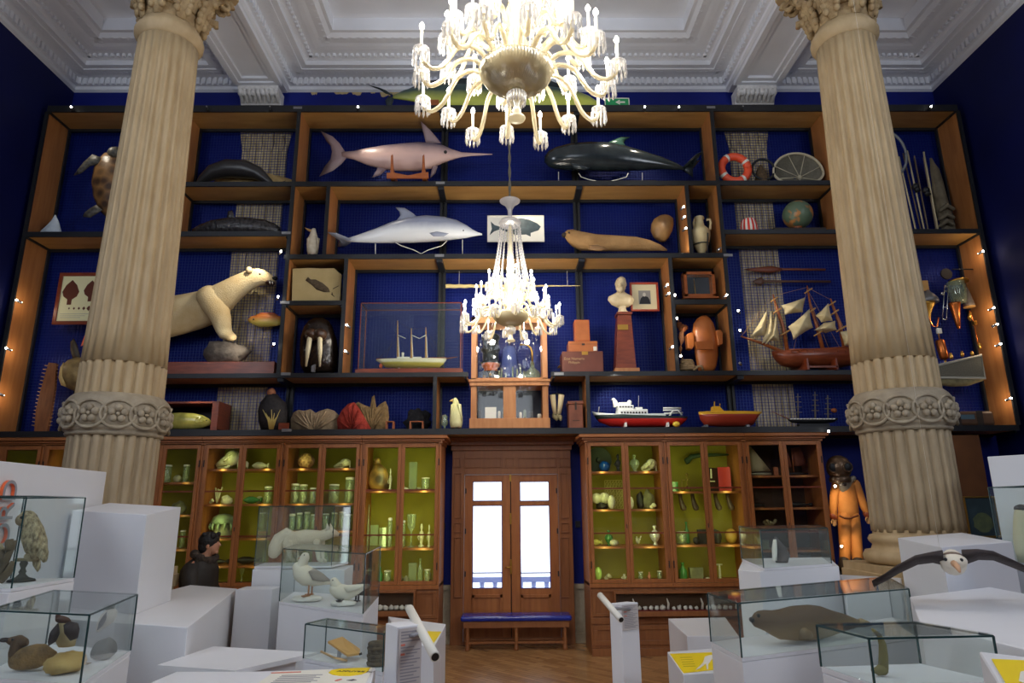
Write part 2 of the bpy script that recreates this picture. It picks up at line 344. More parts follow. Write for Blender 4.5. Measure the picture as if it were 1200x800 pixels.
# ------------------------------------------------------------------ columns
def column(xc, yc, label):
    t = thing('column', label, 'column', (xc, yc, 0))
    zp = 1.35; zn0, zn1 = P(600, 462, yc-.45).z, P(600, 500, yc-.45).z
    zt = 7.86
    b = MB(); b.box((xc-.57, yc-.57, .25), (xc+.57, yc+.57, zp-.16)); b.box((xc-.6, yc-.6, 0), (xc+.6, yc+.6, .25)); b.box((xc-.6, yc-.6, zp-.16), (xc+.6, yc+.6, zp-.02)); b.build('pedestal', 'stone', t, bevel=.01)
    b = MB(); b.box((xc-.58, yc-.58, zp-.02), (xc+.58, yc+.58, zp+.06))
    b.lathe((xc, yc, zp+.06), [(.5, 0), (.56, .03), (.57, .09), (.54, .14), (.48, .15), (.46, .2), (.49, .23), (.5, .26), (.48, .3), (.445, .31), (.44, .36)], 40); b.build('base', 'stone', t)
    nf = 24; seg = 10
    def flute(z0, z1, r0, r1, kind, name, m='stone'):
        b = MB(); R = []; nn = 10
        for i in range(nn+1):
            z = z0+(z1-z0)*i/nn; r = r0+(r1-r0)*i/nn; ring = []; e = 1 if kind else (0 if i in (0, nn) else 1)
            for k in range(nf*seg):
                f = (k % seg)/seg; a = 2*pi*k/(nf*seg)
                if kind == 0: q = 1-.085*e*(0 if f < .25 else sin(pi*(f-.25)/.75))
                else: q = 1-.085*abs(cos(pi*f))**7+.01*abs(sin(pi*f))
                ring.append(Vector((xc+r*q*cos(a), yc+r*q*sin(a), z)))
            R.append(ring)
        b.rings(R); return b.build(name, m, t)
    zc = P(600, 418, yc-.45).z
    flute(zp+.4, zn1-.02, .452, .448, 1, 'lower_shaft', 'stoneshade'); flute(zn0, zc, .437, .433, 1, 'reeded_shaft'); flute(zc, zt, .433, .352, 0, 'fluted_shaft')
    b = MB(); b.lathe((xc, yc, zn1-.05), [(.45, 0), (.475, .01), (.485, .03), (.475, .05), (.50, .06), (.515, .09), (.515, .1)], 44)
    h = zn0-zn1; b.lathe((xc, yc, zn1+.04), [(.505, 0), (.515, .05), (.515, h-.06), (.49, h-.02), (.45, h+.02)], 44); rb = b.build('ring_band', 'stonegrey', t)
    b = MB(); nr = 12; zm = zn1+h*.48; rr = h*.42                     # interlaced circles with rosettes
    def at(a, dx, dz, o=0): return Vector((xc+(.515+o)*cos(a+dx/.515), yc+(.515+o)*sin(a+dx/.515), zm+dz))
    for k in range(nr):
        a = 2*pi*k/nr; b.tube([at(a, rr*1.12*cos(2*pi*j/20), rr*sin(2*pi*j/20), .008) for j in range(21)], .017, 6)
        for j in range(5):
            an = 2*pi*j/5+.3; b.ell(at(a, rr*.42*cos(an), rr*.42*sin(an), .01), (.04, .04, .04), 8, 6)
        b.ell(at(a, 0, 0, .02), .022, 8, 6)
    b.build('rosettes', 'stonegrey', rb)
    b = MB(); b.lathe((xc, yc, zt-.02), [(.35, 0), (.37, .03), (.405, .08), (.41, .13), (.39, .18), (.36, .21), (.35, .26)], 40); b.build('astragal', 'stone', t)
    za = zt+.2; H = .98; b = MB()
    b.lathe((xc, yc, za), [(.335, 0), (.335, .25), (.35, .5), (.40, .75), (.47, .9), (.48, .95)], 32)
    for tier, (nl, z0, h_, out) in enumerate(((8, .04, .42, .13), (8, .22, .58, .2))):
        for k in range(nl):
            a = 2*pi*(k+.5*tier)/nl
            def q(r, dz, s=0): return Vector((xc+r*cos(a+s), yc+r*sin(a+s), za+z0+dz))
            b.tube([q(.335, 0), q(.37, h_*.35), q(.40, h_*.7), q(.41+out*.5, h_*.95), q(.41+out, h_), q(.42+out, h_*.86)], [(.05, .03), (.09, .035), (.1, .04), (.085, .05), (.06, .05), (.03, .03)], 10, flat=(-sin(a), cos(a), 0))
            for sgn in (-1, 1):
                for j in range(4): b.ell(q(.39+.02*j, h_*(.25+.19*j), sgn*(.17+.03*(j % 2))), (.045, .045, .055), 7, 5)
    for k in range(4):                                               # corner volutes
        a = pi/4+k*pi/2
        for sgn in (-1, 1):
            c = Vector((xc+.62*cos(a+sgn*.12), yc+.62*sin(a+sgn*.12), za+H-.22))
            b.tube([c+Vector((cos(a)*.1*(1-j/14)*cos(j*.75), sin(a)*.1*(1-j/14)*cos(j*.75), .1*(1-j/14)*sin(j*.75))) for j in range(13)], .035, 6)
            b.tube([(xc+.4*cos(a+sgn*.45), yc+.4*sin(a+sgn*.45), za+.45), (xc+.48*cos(a+sgn*.28), yc+.48*sin(a+sgn*.28), za+H-.3), (xc+.62*cos(a+sgn*.1), yc+.62*sin(a+sgn*.1), za+H-.12)], [.03, .05, .045], 7)
        b.ell((xc+.5*cos(a+pi/4), yc+.5*sin(a+pi/4), za+H+.03), (.1, .1, .09), 9, 7)
        for j in range(16):
            w = a+pi/4+random.uniform(-.5, .5); rr2 = random.uniform(.4, .52); b.ell((xc+rr2*cos(w), yc+rr2*sin(w), za+H-random.uniform(.12, .35)), random.uniform(.04, .075), 7, 5)
    b.build('capital', 'stonecap', t)
    b = MB(); pts = []                                               # abacus with hollow sides
    for k in range(4):
        a = pi/4+k*pi/2
        pts += [Vector((xc+.79*cos(a-.07), yc+.79*sin(a-.07), za+H-.03)), Vector((xc+.79*cos(a+.07), yc+.79*sin(a+.07), za+H-.03))]
        for j in (1, 2, 3):
            w = a+j*pi/8; rr2 = (.56, .49, .56)[j-1]; pts.append(Vector((xc+rr2*cos(w), yc+rr2*sin(w), za+H-.03)))
    b.prism(pts, (0, 0, .16)); b.build('abacus', 'stone', t)
    b = MB(); b.box((xc-.42, yc-.42, za+H+.13), (xc+.42, yc+.42, ZB-.02)); b.build('impost_block', 'plaster', t)
YCOL = 7.42
column(P(138, 490, YCOL).x, YCOL, 'fluted cream stone column standing in front of the polar bear bay')
column(P(1056, 490, YCOL).x, YCOL, 'fluted cream stone column standing beside the old diving suit')
# ------------------------------------------------------------------ door with its oak surround, and daylight outside
YD = 10.9
t = thing('door_1', 'tall double glazed oak door with panelled oak surround, brightly lit from outside', 'door', (P(600, 640, YD).x, YD, 0)); t['kind'] = 'structure'
def rect(b, u0, v0, u1, v1, Y, d, yy=0):        # board upright between photo corners, depth d towards the room
    vm = (v0+v1)/2; um = (u0+u1)/2; x0, x1 = P(u0, vm, Y).x, P(u1, vm, Y).x; z0, z1 = P(um, v1, Y).z, P(um, v0, Y).z
    b.box((x0, Y-d-yy, z0), (x1, Y-yy, z1)); return x0, x1, z0, z1
b = MB(); x0, x1 = P(529, 640, YD).x, P(671, 640, YD).x; zt = P(600, 522, YD).z; zl = DZ
b.box((x0, YD-.06, 0), (DX0, YW, zt)); b.box((DX1, YD-.06, 0), (x1, YW, zt)); b.box((DX0, YD-.06, zl), (DX1, YW, zt))
b.box((x0-.05, YD-.16, zt), (x1+.05, YW, zt+.06)); b.box((x0-.1, YD-.22, zt+.06), (x1+.1, YW, zt+.12)); b.box((x0-.02, YD-.1, zt-.08), (x1+.02, YW, zt))
for u0, v0, u1, v1 in ((531, 536, 540, 548), (544, 536, 588, 548), (592, 536, 603, 548), (607, 536, 651, 548), (655, 536, 668, 548), (532, 554, 541, 607), (532, 612, 541, 624), (532, 629, 541, 700), (657, 554, 667, 607), (657, 612, 667, 624), (657, 629, 667, 700)):
    w = 1.2
    for a in ((u0, v0, u1, v0+w), (u0, v1-w, u1, v1), (u0, v0, u0+w, v1), (u1-w, v0, u1, v1)): rect(b, *a, YD-.06, .018)
b.build('door_surround', 'oakdk', t, bevel=.004)
zs = P(600, 556, YD).z
def leaf(ua, ub, hs):
    b = MB(); x0, x1 = P(ua, 640, YD).x, P(ub, 640, YD).x; uc = (ua+ub)/2; g0, g1 = P(uc-17.5, 640, YD).x, P(uc+17.5, 640, YD).x
    zz = [P(uc, v, YD).z for v in (564, 587, 592, 689)]
    b.box((x0, YD-.02, .03), (g0, YD+.05, zs)); b.box((g1, YD-.02, .03), (x1, YD+.05, zs))
    b.box((g0, YD-.02, zz[0]), (g1, YD+.05, zs)); b.box((g0, YD-.02, zz[2]), (g1, YD+.05, zz[1])); b.box((g0, YD-.02, .03), (g1, YD+.05, zz[3]))
    zp = P(uc, 696, YD).z
    for a in ((g0, .25, g1, .3), (g0, zp-.05, g1, zp), (g0, .25, g0+.04, zp), (g1-.04, .25, g1, zp)): b.box((a[0], YD-.04, a[1]), (a[2], YD-.02, a[3]))
    o = b.build('door_leaf', 'oak', t, bevel=.004)
    b = MB(); b.box((g0, YD+.01, zz[3]), (g1, YD+.016, zz[2])); b.box((g0, YD+.01, zz[1]), (g1, YD+.016, zz[0])); b.build('glass_pane', 'cabglass', o)
    b = MB(); zr = P(uc, 671, YD).z
    b.box((g0, YD-.022, zr-.008), (g1, YD+.03, zr+.008)); 
    for z0_, z1_ in ((zz[3], zz[2]), (zz[1], zz[0])):
        for a in ((g0, z0_, g0+.012, z1_), (g1-.012, z0_, g1, z1_), (g0, z0_, g1, z0_+.012), (g0, z1_-.012, g1, z1_)): b.box((a[0], YD-.024, a[1]), (a[2], YD-.018, a[3]))
    b.build('blue_glazing_bead', mat('blue_bead', (52, 52, 150), .4), o)
    b = MB()
    for v in (575, 622, 672): z = P(uc, v, YD).z; b.box((hs-.01, YD-.035, z-.04), (hs+.01, YD-.02, z+.04))
    b.build('hinge', 'black', o)
MB().box((P(597.4, 640, YD).x, YD+.02, 0), (P(600.2, 640, YD).x, YD+.06, zs)).build('closing_strip', 'black', t); MB().box((DX0, YD-.04, 0), (DX1, YD+.1, .05)).build('threshold', 'oakdk', t)
leaf(544, 598.3, P(545.5, 640, YD).x); leaf(599.3, 655, P(653.5, 640, YD).x)
b = MB()
for v0, v1 in ((556, 564), (601, 614), (655, 672)):
    z0, z1 = P(599, v1, YD).z, P(599, v0, YD).z; xh = P(598.5, 640, YD).x; b.box((xh-.015, YD-.05, z0), (xh+.015, YD-.02, z1))
zh = P(599, 664, YD).z; xh = P(598.5, 640, YD).x; b.tube([(xh, YD-.05, zh), (xh, YD-.09, zh), (xh-.09, YD-.09, zh)], .011, 8); b.build('brass_bolt', 'brass', t)
b = MB(); b.box((DX0-2, 14.0, .12), (DX1+2, 14.1, .20)); b.box((DX0-2, 14.0, .56), (DX1+2, 14.1, .66))
for k in range(22):
    x = DX0-1.9+k*.26; b.lathe((x, 14.05, .20), [(.04, 0), (.06, .04), (.07, .1), (.04, .22), (.05, .32), (.05, .36)], 10)
b.box((DX0-3, YW+.3, -.1), (DX1+3, 14.2, -.02)); b.box((DX0-2, 13.9, -.02), (DX1+2, 14.2, .12))
tag(b.build('terrace_balustrade', mat('terrace_stone', (196, 204, 224), .8)), 'pale stone terrace balustrade seen through the lower panes of the door', 'balustrade')
# bench in front of the door
YB = 10.58
t = thing('bench', 'long low wooden bench with a shiny blue padded seat in front of the door', 'bench', (P(603, 740, YB).x, YB, 0))
zs = P(603, 722, YB-.2).z; x0, x1 = P(541, 735, YB-.2).x, P(669, 735, YB-.2).x
b = MB(); b.box((x0-.02, YB-.2, zs-.07), (x1+.02, YB+.2, zs)); b.build('seat_pad', mat('blue_leather', (20, 40, 140), .22), t, bevel=.025)
b = MB(); b.box((x0+.02, YB-.17, zs-.16), (x1-.02, YB+.17, zs-.075)); b.build('seat_frame', 'oakdk', t)
for fx in (.02, .5, .98):
    for fy in (-.13, .13):
        x = x0+(x1-x0)*fx+(.05 if fx < .1 else -.05 if fx > .9 else 0); b = MB()
        b.lathe((x, YB+fy, 0), [(.035, 0), (.04, .02), (.03, .05), (.022, .1), (.034, .16), (.024, .2), (.03, zs-.17), (.03, zs-.165)], 12); b.build('leg', 'oakdk', t)
b = MB(); b.box((x0+.05, YB-.14, .09), (x1-.05, YB-.115, .12)); b.box((x0+.05, YB+.115, .09), (x1-.05, YB+.14, .12)); b.build('stretcher', 'oakdk', t)
# small wall switches on the blue strips beside the door
for u, v, lab in ((519, 616, 'left'), (677, 614, 'right')):
    c = P(u, v, YW); b = MB(); b.box((c.x-.04, YW-.03, c.z-.05), (c.x+.04, YW, c.z+.05)); b.box((c.x-.015, YW-.04, c.z-.025), (c.x+.015, YW-.03, c.z+.025))
    tag(b.build('wall_switch', 'black', bevel=.004), 'small black wall switch on the blue strip %s of the door' % lab, 'switch')
# ------------------------------------------------------------------ light of the room
w = bpy.data.worlds.new('sky'); SC.world = w; w.use_nodes = True; bg = w.node_tree.nodes['Background']; bg.inputs[0].default_value = (.8, .88, 1, 1); bg.inputs[1].default_value = 3.0
for i, (a, c) in enumerate(WX): area('daylight_fill', ((a+c)/2, -7.9, 7.4), ((a+c)/2*.6, 7, 9.6), c-a, 90, (.82, .9, 1), 4)  # fill lamp added at the unseen rear opening
for x_ in (XL-.05, XR+.05): area('daylight_fill', (x_*.985, -.9, 7.3), (-x_*.45, 5.5, 9.9), 2.4, 330, (.84, .91, 1), 4)  # unseen side fill lamps added and aimed to brighten the ceiling
# ================================================================== THE STEEL AND PLYWOOD DISPLAY SHELVING
Xv = dict(V0=P(57,130,YF).x, V1=P(218,130,YF).x, V2=P(352.5,129.7,YF).x, V2b=P(387,217,YF).x, V2c=P(408,302,YF).x, V5c=P(783,301,YF).x, V5b=P(802.5,217,YF).x, V5=P(832,129.7,YF).x, V6=P(966,130,YF).x, V7=P(1121,129,YF).x, B1=P(512,450,YF).x, B2=P(686.5,450,YF).x, E1=P(546.5,438,YF).x, E2=P(648,438,YF).x)
LV = {k: (P(u, b_, YF).z, P(u, a, YF).z) for k, (u, a, b_) in dict(h0=(600,123,130), h1=(600,212,217), sl=(180,271,276.5), sr=(1000,268.5,273), h2=(600,297,302), nl=(370,352,357), nr=(820,350.5,356), h3=(600,435.5,440.5), h4=(600,501.5,508)).items()}
shv = thing('display_shelving', 'wall-wide black steel shelving lined with plywood, filled with specimens', 'shelving', (0, YF, LV['h4'][0]))
def hb(lv, x0, x1):
    z0, z1 = LV[lv]; b = MB(); b.box((x0, YF+.03, z0), (x1, YM, z1-.004)); b.build('shelf_board', 'board', shv)
    b = MB(); b.box((x0-.03, YF, z0-.004), (x1+.03, YF+.03, z1)); b.box((x0, YM-.05, z0-.05), (x1, YM, z0)); b.box((x0, YF+.03, z1-.004), (x1, YM, z1))
    for x in (x0, x1-.03): b.box((x, YF+.03, z0-.03), (x+.03, YM, z0))
    b.build('steel_bar', 'steel', shv)
def vb(x, a, c, side, t=.06):            # upright: lined face at x, body on the given side
    z0, z1 = LV[a][1], LV[c][0]; x0, x1 = (x-t, x) if side < 0 else (x, x+t)
    b = MB(); b.box((x0+.004, YF+.03, z0), (x1-.004, YM, z1)); b.box((x-.004 if side < 0 else x, YF+.03, z0), (x if side < 0 else x+.004, YM, z1)); b.build('upright_panel', 'boardv', shv)
    b = MB(); b.box((x0, YF-.002, z0), (x1, YF+.03, z1)); xx = x0 if side < 0 else x1-.004; b.box((xx, YF+.03, z0), (xx+.004, YM, z1))
    xi = x if side < 0 else x-.03; b.box((xi, YM-.06, z0), (xi+.03, YM, z1)); b.build('steel_upright', 'steel', shv)
hb('h0', Xv['V0'], Xv['V7']); hb('h1', Xv['V1'], Xv['V6']); hb('sl', Xv['V0'], Xv['V2']-.06); hb('sr', Xv['V5']+.06, Xv['V7']); hb('h2', Xv['V2']-.06, Xv['V5']+.06)
hb('nl', Xv['V2'], Xv['V2c']-.06); hb('nr', Xv['V5c']+.06, Xv['V5']); hb('h3', P(135,438,YF).x, Xv['E1']); hb('h3', Xv['E2'], P(1052,438,YF).x); hb('h4', Xv['V0'], Xv['V7'])
vb(Xv['V0'], 'h4', 'h0', -1); vb(Xv['V7'], 'h4', 'h0', 1); vb(Xv['V1'], 'h1', 'h0', -1); vb(Xv['V6'], 'h1', 'h0', 1); vb(Xv['V1'], 'sl', 'h1', -1); vb(Xv['V6'], 'sr', 'h1', 1)
for k, s in (('V2', -1), ('V5', 1)):
    vb(Xv[k], 'h1', 'h0', s); vb(Xv[k], 'h2', 'h1', s); vb(Xv[k], 'h3', 'h2', s)
vb(Xv['V2b'], 'h2', 'h1', -1); vb(Xv['V5b'], 'h2', 'h1', 1); vb(Xv['V2c'], 'h3', 'h2', -1); vb(Xv['V5c'], 'h3', 'h2', 1); vb(Xv['B1'], 'h4', 'h3', -1); vb(Xv['B2'], 'h4', 'h3', 1)
for x, lo_ in ((P(518.5,330,YM).x, 'h3'), (P(678,330,YM).x, 'h4'), (P(340.5,470,YM).x, 'h4'), (P(856,470,YM).x, 'h4')):
    hi_ = 'h0' if lo_ == 'h3' or x > 0 and x < 2 else 'h3'; b = MB(); b.box((x-.06, YM-.07, LV[lo_][1]), (x-.02, YM, LV[hi_][0])); b.box((x+.02, YM-.07, LV[lo_][1]), (x+.06, YM, LV[hi_][0])); b.box((x-.02, YM-.02, LV[lo_][1]), (x+.02, YM, LV[hi_][0]))
    for lv in ('h0', 'h1', 'h2') if hi_ == 'h0' else ('h3',): b.box((x-.05, YF+.03, LV[lv][0]-.06), (x+.05, YM, LV[lv][0]))
    b.build('steel_post', 'steel', shv)
for u, v in ((349,126.5),(516,214.5),(515,299.5),(335.5,273),(334,354.5),(335,438),(336,504),(655,438),(853,299),(833,126)):
    c = P(u, v, YF); b = MB(); b.box((c.x-.075, YF-.012, c.z-.022), (c.x+.075, YF-.003, c.z+.022)); b.build('joint_plate', 'plate', shv)
b = MB(); x = Xv['V0']
while x < Xv['V7']: b.box((x-.0028, YM-.005, LV['h4'][1]), (x+.0028, YM+.002, LV['h0'][0])); x += .052
z = LV['h4'][1]
while z < LV['h0'][0]: b.box((Xv['V0'], YM-.003, z-.0028), (Xv['V7'], YM+.003, z+.0028)); z += .052
b.build('wire_mesh', 'wire', shv)
# ------------------------------------------------------------------ helpers for exhibits
def meshes(o): return ([o] if o.type == 'MESH' else [])+[m for c in o.children for m in meshes(c)]
def drop(o, lv, extra=.002):
    zt = LV[lv][1] if isinstance(lv, str) else lv; lo = min((v.co.z+ORG[m.name].z for m in meshes(o) for v in m.data.vertices))
    o.location.z += zt+extra-lo; return o
def tone(name, top, bot, pos=.5, w=.12, rough=.35, bump=0, extra=None):
    if name in MATS: return MATS[name]
    m = mat(name, top, rough, c2=bot, bump=bump, scale=4); nt = m.node_tree; N = nt.nodes; L = nt.links
    r = [n for n in N if n.type == 'VALTORGB'][0]; tc = [n for n in N if n.type == 'TEX_COORD'][0]; no = [n for n in N if n.type == 'TEX_NOISE'][0]
    s = N.new('ShaderNodeSeparateXYZ'); L.new(tc.outputs['Generated'], s.inputs[0]); a = N.new('ShaderNodeMath'); a.operation = 'MULTIPLY_ADD'; a.inputs[1].default_value = .18; L.new(no.outputs[0], a.inputs[0]); L.new(s.outputs[2], a.inputs[2])
    L.new(a.outputs[0], r.inputs[0]); r.color_ramp.elements[0].position = pos-w+.09; r.color_ramp.elements[1].position = pos+w+.09; return m
def px_poly(pts, Y): return [P(u, v, Y) for u, v in pts]
def fin(pts, Y, t=.04): return MB().puff(px_poly(pts, Y-0), (0, t, 0))
def eye(u, v, Y, r=.02): return MB().ell(P(u, v, Y), r, 8, 6)
EXW = dict(wood=mat('varnished_wood', (176, 98, 46), .4, c2=(140, 72, 32), scale=5, stretch=(1, 3, 5)), wood2=mat('pale_wood', (206, 160, 96), .5, c2=(184, 134, 72), scale=5, stretch=(1, 3, 5)), mahog=mat('mahogany', (140, 64, 34), .35, c2=(106, 44, 22), scale=5, stretch=(1, 3, 5)))
M.update(EXW)
# ================================================================== EXHIBITS, TOP ROW
Y = 10.5
# swordfish
t = thing('swordfish', 'large pinkish grey mounted swordfish with a long thin bill on the top shelf', 'fish', P(470, 200, Y))
SWF = tone('swordfish_skin', (104, 92, 104), (214, 178, 168), .66, .2, .35)
MB().side([(401,178,184,.6),(415,177,187,.6),(430,174,193,.6),(450,171,198,.6),(470,169,200,.62),(490,167.5,200,.62),(505,168,197,.6),(518,170,191,.55),(530,175,187,.5),(541,178.5,184,.5),(555,179.2,182.5,.5),(577,180.2,181.2,.5)], Y).build('body', SWF, t)
g = mat('swordfish_fin', (150, 128, 130), .4)
for n_, pp in (('tail_fin', [(404,177),(398,168),(390,160),(376,153.5),(386,165),(389,178),(386,193),(374,207),(390,200),(400,192),(406,185)]), ('dorsal_fin', [(499,167),(496,155),(493,142),(503,151),(510,159),(517,168)]), ('anal_fin', [(443,194),(441,200),(436,208),(446,205),(453,198)]), ('pectoral_fin', [(508,192),(506,198),(504,209),(510,203),(513,195)])): fin(pp, Y, .05).build(n_, g, t)
eye(522, 178, Y-.2, .03).build('eye', 'black', t)
st = thing('display_cradle', 'varnished wooden cradle holding up the swordfish', 'cradle', P(478, 211, Y-.1))
for u in (460, 497):
    b = MB(); p = px_poly([(u-3,212),(u-2,186),(u,184),(u+1.5,212)], Y-.3); b.prism(p, (0, .05, 0)); p = px_poly([(u-3,212),(u-2,202),(u+1.5,202),(u+1.5,212)], Y-.24); b.prism(p, (0, .4, 0)); b.build('upright', 'wood', st)
MB().prism(px_poly([(453,206),(463,206),(478,209),(493,206),(502,205),(502,212),(453,212)], Y-.31), (0, .03, 0)).build('crossbar', 'wood', st); drop(st, 'h1')
# pilot whale
t = thing('pilot_whale', 'glossy black mounted pilot whale with a curved dorsal fin on wire stand', 'whale', P(720, 200, Y))
BLK = mat('wet_black_skin', (26, 32, 38), .18, c2=(44, 52, 54), scale=5, bump=.1)
MB().side([(638,183,190,.7),(643,177,195,.75),(652,173,198,.8),(668,169,199,.8),(690,167.5,199.5,.8),(712,168,200,.8),(730,171,200,.75),(755,178,199,.7),(775,184,198,.65),(790,190,199,.6),(800,195,199,.5),(806,197,199.5,.4)], Y, 20).build('body', BLK, t)
fin([(708,169),(718,164.5),(728,160.5),(739,160.5),(733,164),(731,168),(736,174),(720,173)], Y, .08).build('dorsal_fin', mat('greenish_black_skin', (52, 82, 70), .22), t)
b = MB(); c = P(803, 197, Y); b.puff([c+Vector(q) for q in ((-.05, -.06, 0), (.12, -.3, .1), (.22, -.34, .13), (.12, -.05, 0), (.22, .3, .1), (.1, .28, .05), (-.05, .06, 0))], (0, 0, .035)); b.puff(px_poly([(800,196),(812,190),(821,187),(812,198),(812,208),(803,201)], Y), (0, .04, 0)); b.build('tail_flukes', BLK, t)
fin([(668,190),(680,192),(694,197),(684,199),(672,197)], Y-.42, .05).build('flipper', BLK, t)
w = thing('wire_stand', 'thin white wire stand holding up the pilot whale', 'stand', P(705, 212, Y)); b = MB()
for u, v in ((654.5, 199), (752.5, 200)): b.tube([P(u, v, Y), P(u, 212, Y)], .008, 6)
b.tube([P(u, v, Y-.1) for u, v in ((678,200.5),(681,205),(690,208),(702,210.5),(707,212),(713,210.5),(724,208),(734,205),(736,200.5))], .008, 6); b.build('wire', 'offwhite', w); MB().box(*[tuple(q) for q in (P(640, 212, Y)+Vector((0, -.06, 0)), P(768, 212, Y)+Vector((0, .1, .02)))]).build('base_board', 'dark', w); drop(w, 'h1')
# mahi-mahi on the very top, and the exit sign
t = thing('mahi_mahi', 'large green and yellow mounted fish lying along the very top of the shelving', 'fish', P(560, 118, 10.6)); Y = 10.6
MMF = tone('mahi_skin', (52, 74, 74), (206, 212, 92), .52, .2, .3)
MB().side([(461,103,107,.5),(475,97,109,.45),(495,92,112,.4),(530,90,118,.38),(580,90,122,.36),(640,92,123,.36),(675,98,122,.38),(690,104,121,.4),(702,112,119,.3)], Y).build('body', MMF, t)
tf = mat('dark_teal_fin', (22, 38, 44), .4)
fin([(462,104),(452,101),(443,95),(432,91),(444,94),(452,97),(458,101)], Y, .04).build('tail_fin', tf, t); fin([(461,105),(456,104),(452,109),(454,123),(459,117),(462,108)], Y, .04).build('tail_fin', tf, t)
fin([(470,100),(500,86),(560,82),(640,84),(672,97),(600,91),(520,91)], Y, .03).build('dorsal_fin', tf, t)
MB().box(tuple(P(503,123,Y)+Vector((0,-.1,-.05))), tuple(P(515,112,Y)+Vector((0,.1,0)))).build('mount_block', 'wood', t); drop(t, 'h0')
c = P(723, 117.5, 10.35); s = thing('exit_sign', 'small green emergency exit sign with white arrow above the shelving', 'sign', c); c2 = P(730, 112, 10.35)
b = MB(); hx, hz = .22, .085; b.box((c.x-hx, 10.35, c.z-hz), (c.x+hx, 10.40, c.z+hz)); b.build('panel', mat('exit_green', (20, 120, 70), .4, emit=.25), s)
b = MB(); y0 = 10.344; b.box((c.x-hx, y0, c.z-hz), (c.x+hx, 10.35, c.z-hz+.014)); b.box((c.x-hx, y0, c.z+hz-.014), (c.x+hx, 10.35, c.z+hz)); b.box((c.x+hx-.014, y0, c.z-hz), (c.x+hx, 10.35, c.z+hz)); b.box((c.x-hx, y0, c.z-hz), (c.x-hx+.014, 10.35, c.z+hz))
b.box((c.x+.03, y0, c.z-.014), (c.x+.14, 10.35, c.z+.014)); b.prism([(c.x-.03, y0, c.z), (c.x+.05, y0, c.z+.05), (c.x+.05, y0, c.z-.05)], (0, .006, 0)); b.build('arrow', 'offwhite', s); drop(s, 'h0')
# sea turtle, white coral lump, framed sheet, saw, fish head (left outer bay)
Y = 10.55
t = thing('sea_turtle', 'big brown sea turtle hung upright by its shell at the far left', 'turtle', P(125, 220, Y))
MB().upright([(180,122,134,.5),(188,115,142,.5),(200,110,147,.55),(215,108,149,.55),(232,110,148,.5),(246,116,143,.45),(254,124,138,.3)], Y).build('shell', mat('turtle_shell', (148, 108, 64), .4, c2=(74, 52, 36), scale=7, kind='voronoi', bump=.3), t)
fl = mat('turtle_flipper', (96, 92, 82), .5, c2=(58, 54, 48), scale=20, kind='voronoi')
fin([(118,184),(108,181),(98,190),(91,199),(86,206),(95,203),(106,194),(116,192)], Y-.1, .06).build('flipper', fl, t); fin([(113,240),(107,243),(99,249),(97,254),(106,255),(114,250),(120,246)], Y-.1, .06).build('flipper', fl, t)
MB().ell(P(136, 180, Y), (.14, .13, .12)).build('head', fl, t)
b = MB(); b.upright([(272,46,73,.6),(266,50,72.5,.6),(260,56,71,.6),(254,61,69.5,.6),(249,64,67,.6),(247,65,66,.6)], 10.5, 12); drop(tag(b.build('white_coral_lump', mat('chalk_white', (206, 216, 224), .7, c2=(170, 184, 196), scale=9, bump=.4)), 'small white pointed stone standing beside the hanging turtle', 'stone'), 'sl')
def framed(name, lab, u0, v0, u1, v1, Y, fm_, pm_, bw, art=None, cat='picture', tilt=0):
    a, c = P(u0, v1, Y), P(u1, v0, Y); t = thing(name, lab, cat, (a.x/2+c.x/2, Y, a.z)); x0, x1, z0, z1 = a.x, c.x, a.z, c.z; w_ = bw
    b = MB()
    for q in ((x0, z0, x1, z0+w_), (x0, z1-w_, x1, z1), (x0, z0+w_, x0+w_, z1-w_), (x1-w_, z0+w_, x1, z1-w_)): b.box((q[0], Y, q[1]), (q[2], Y+.035, q[3]))
    b.build('frame', fm_, t, bevel=.006); b = MB(); b.box((x0+w_, Y+.02, z0+w_), (x1-w_, Y+.028, z1-w_)); b.build('picture_sheet', pm_, t)
    if art: art(t, x0, x1, z0, z1, Y+.018)
    return t
def art1(t, x0, x1, z0, z1, y):
    W, H = x1-x0, z1-z0; b = MB()
    for cx, cz, s in ((.30, .66, 1), (.75, .68, .85)):
        b.prism([(x0+W*(cx+s*dx), y, z0+H*(cz+s*dz)) for dx, dz in ((0,.2),(.12,.1),(.19,-.03),(.15,-.12),(.05,-.18),(.05,-.28),(-.05,-.28),(-.05,-.18),(-.15,-.12),(-.19,-.03),(-.12,.1))], (0, .002, 0))
    for k, s in enumerate((.016, .02, .022, .028, .04, .05)): b.prism([(x0+W*(.32+.11*k+s*dx), y, z0+H*(.31+s*dz)) for dx, dz in ((0,1.3),(1.3,0),(0,-1.3),(-1.3,0))], (0, .002, 0))
    b.build('silhouette_print', mat('sepia_print', (96, 44, 24), .6), t); b = MB()
    for k in range(3): b.box((x0+W*.14, y, z0+H*(.2-.035*k)), (x0+W*(.8-.1*k), y+.002, z0+H*(.206-.035*k)))
    b.build('caption_print', 'inklt', t)
framed('framed_specimen_print', 'wood framed cream sheet with two dark brown leaf-like shapes at far left', 60, 319, 122, 380, 10.62, 'mahog', mat('cream_sheet', (232, 228, 180), .5), .06, art1)
t = thing('sawfish_rostrum', 'tall brown toothed sawfish snout standing at the far left of the bottom shelf', 'saw', P(50, 500, 10.5)); b = MB(); Y = 10.5
b.prism(px_poly([(40,506),(42,480),(48,455),(57,424),(66,425),(64,455),(60,480),(55,506)], Y), (0, .05, 0)); b.build('blade', mat('saw_bone', (150, 92, 50), .55, c2=(110, 64, 34), scale=6, stretch=(4, 4, .6)), t); b = MB()
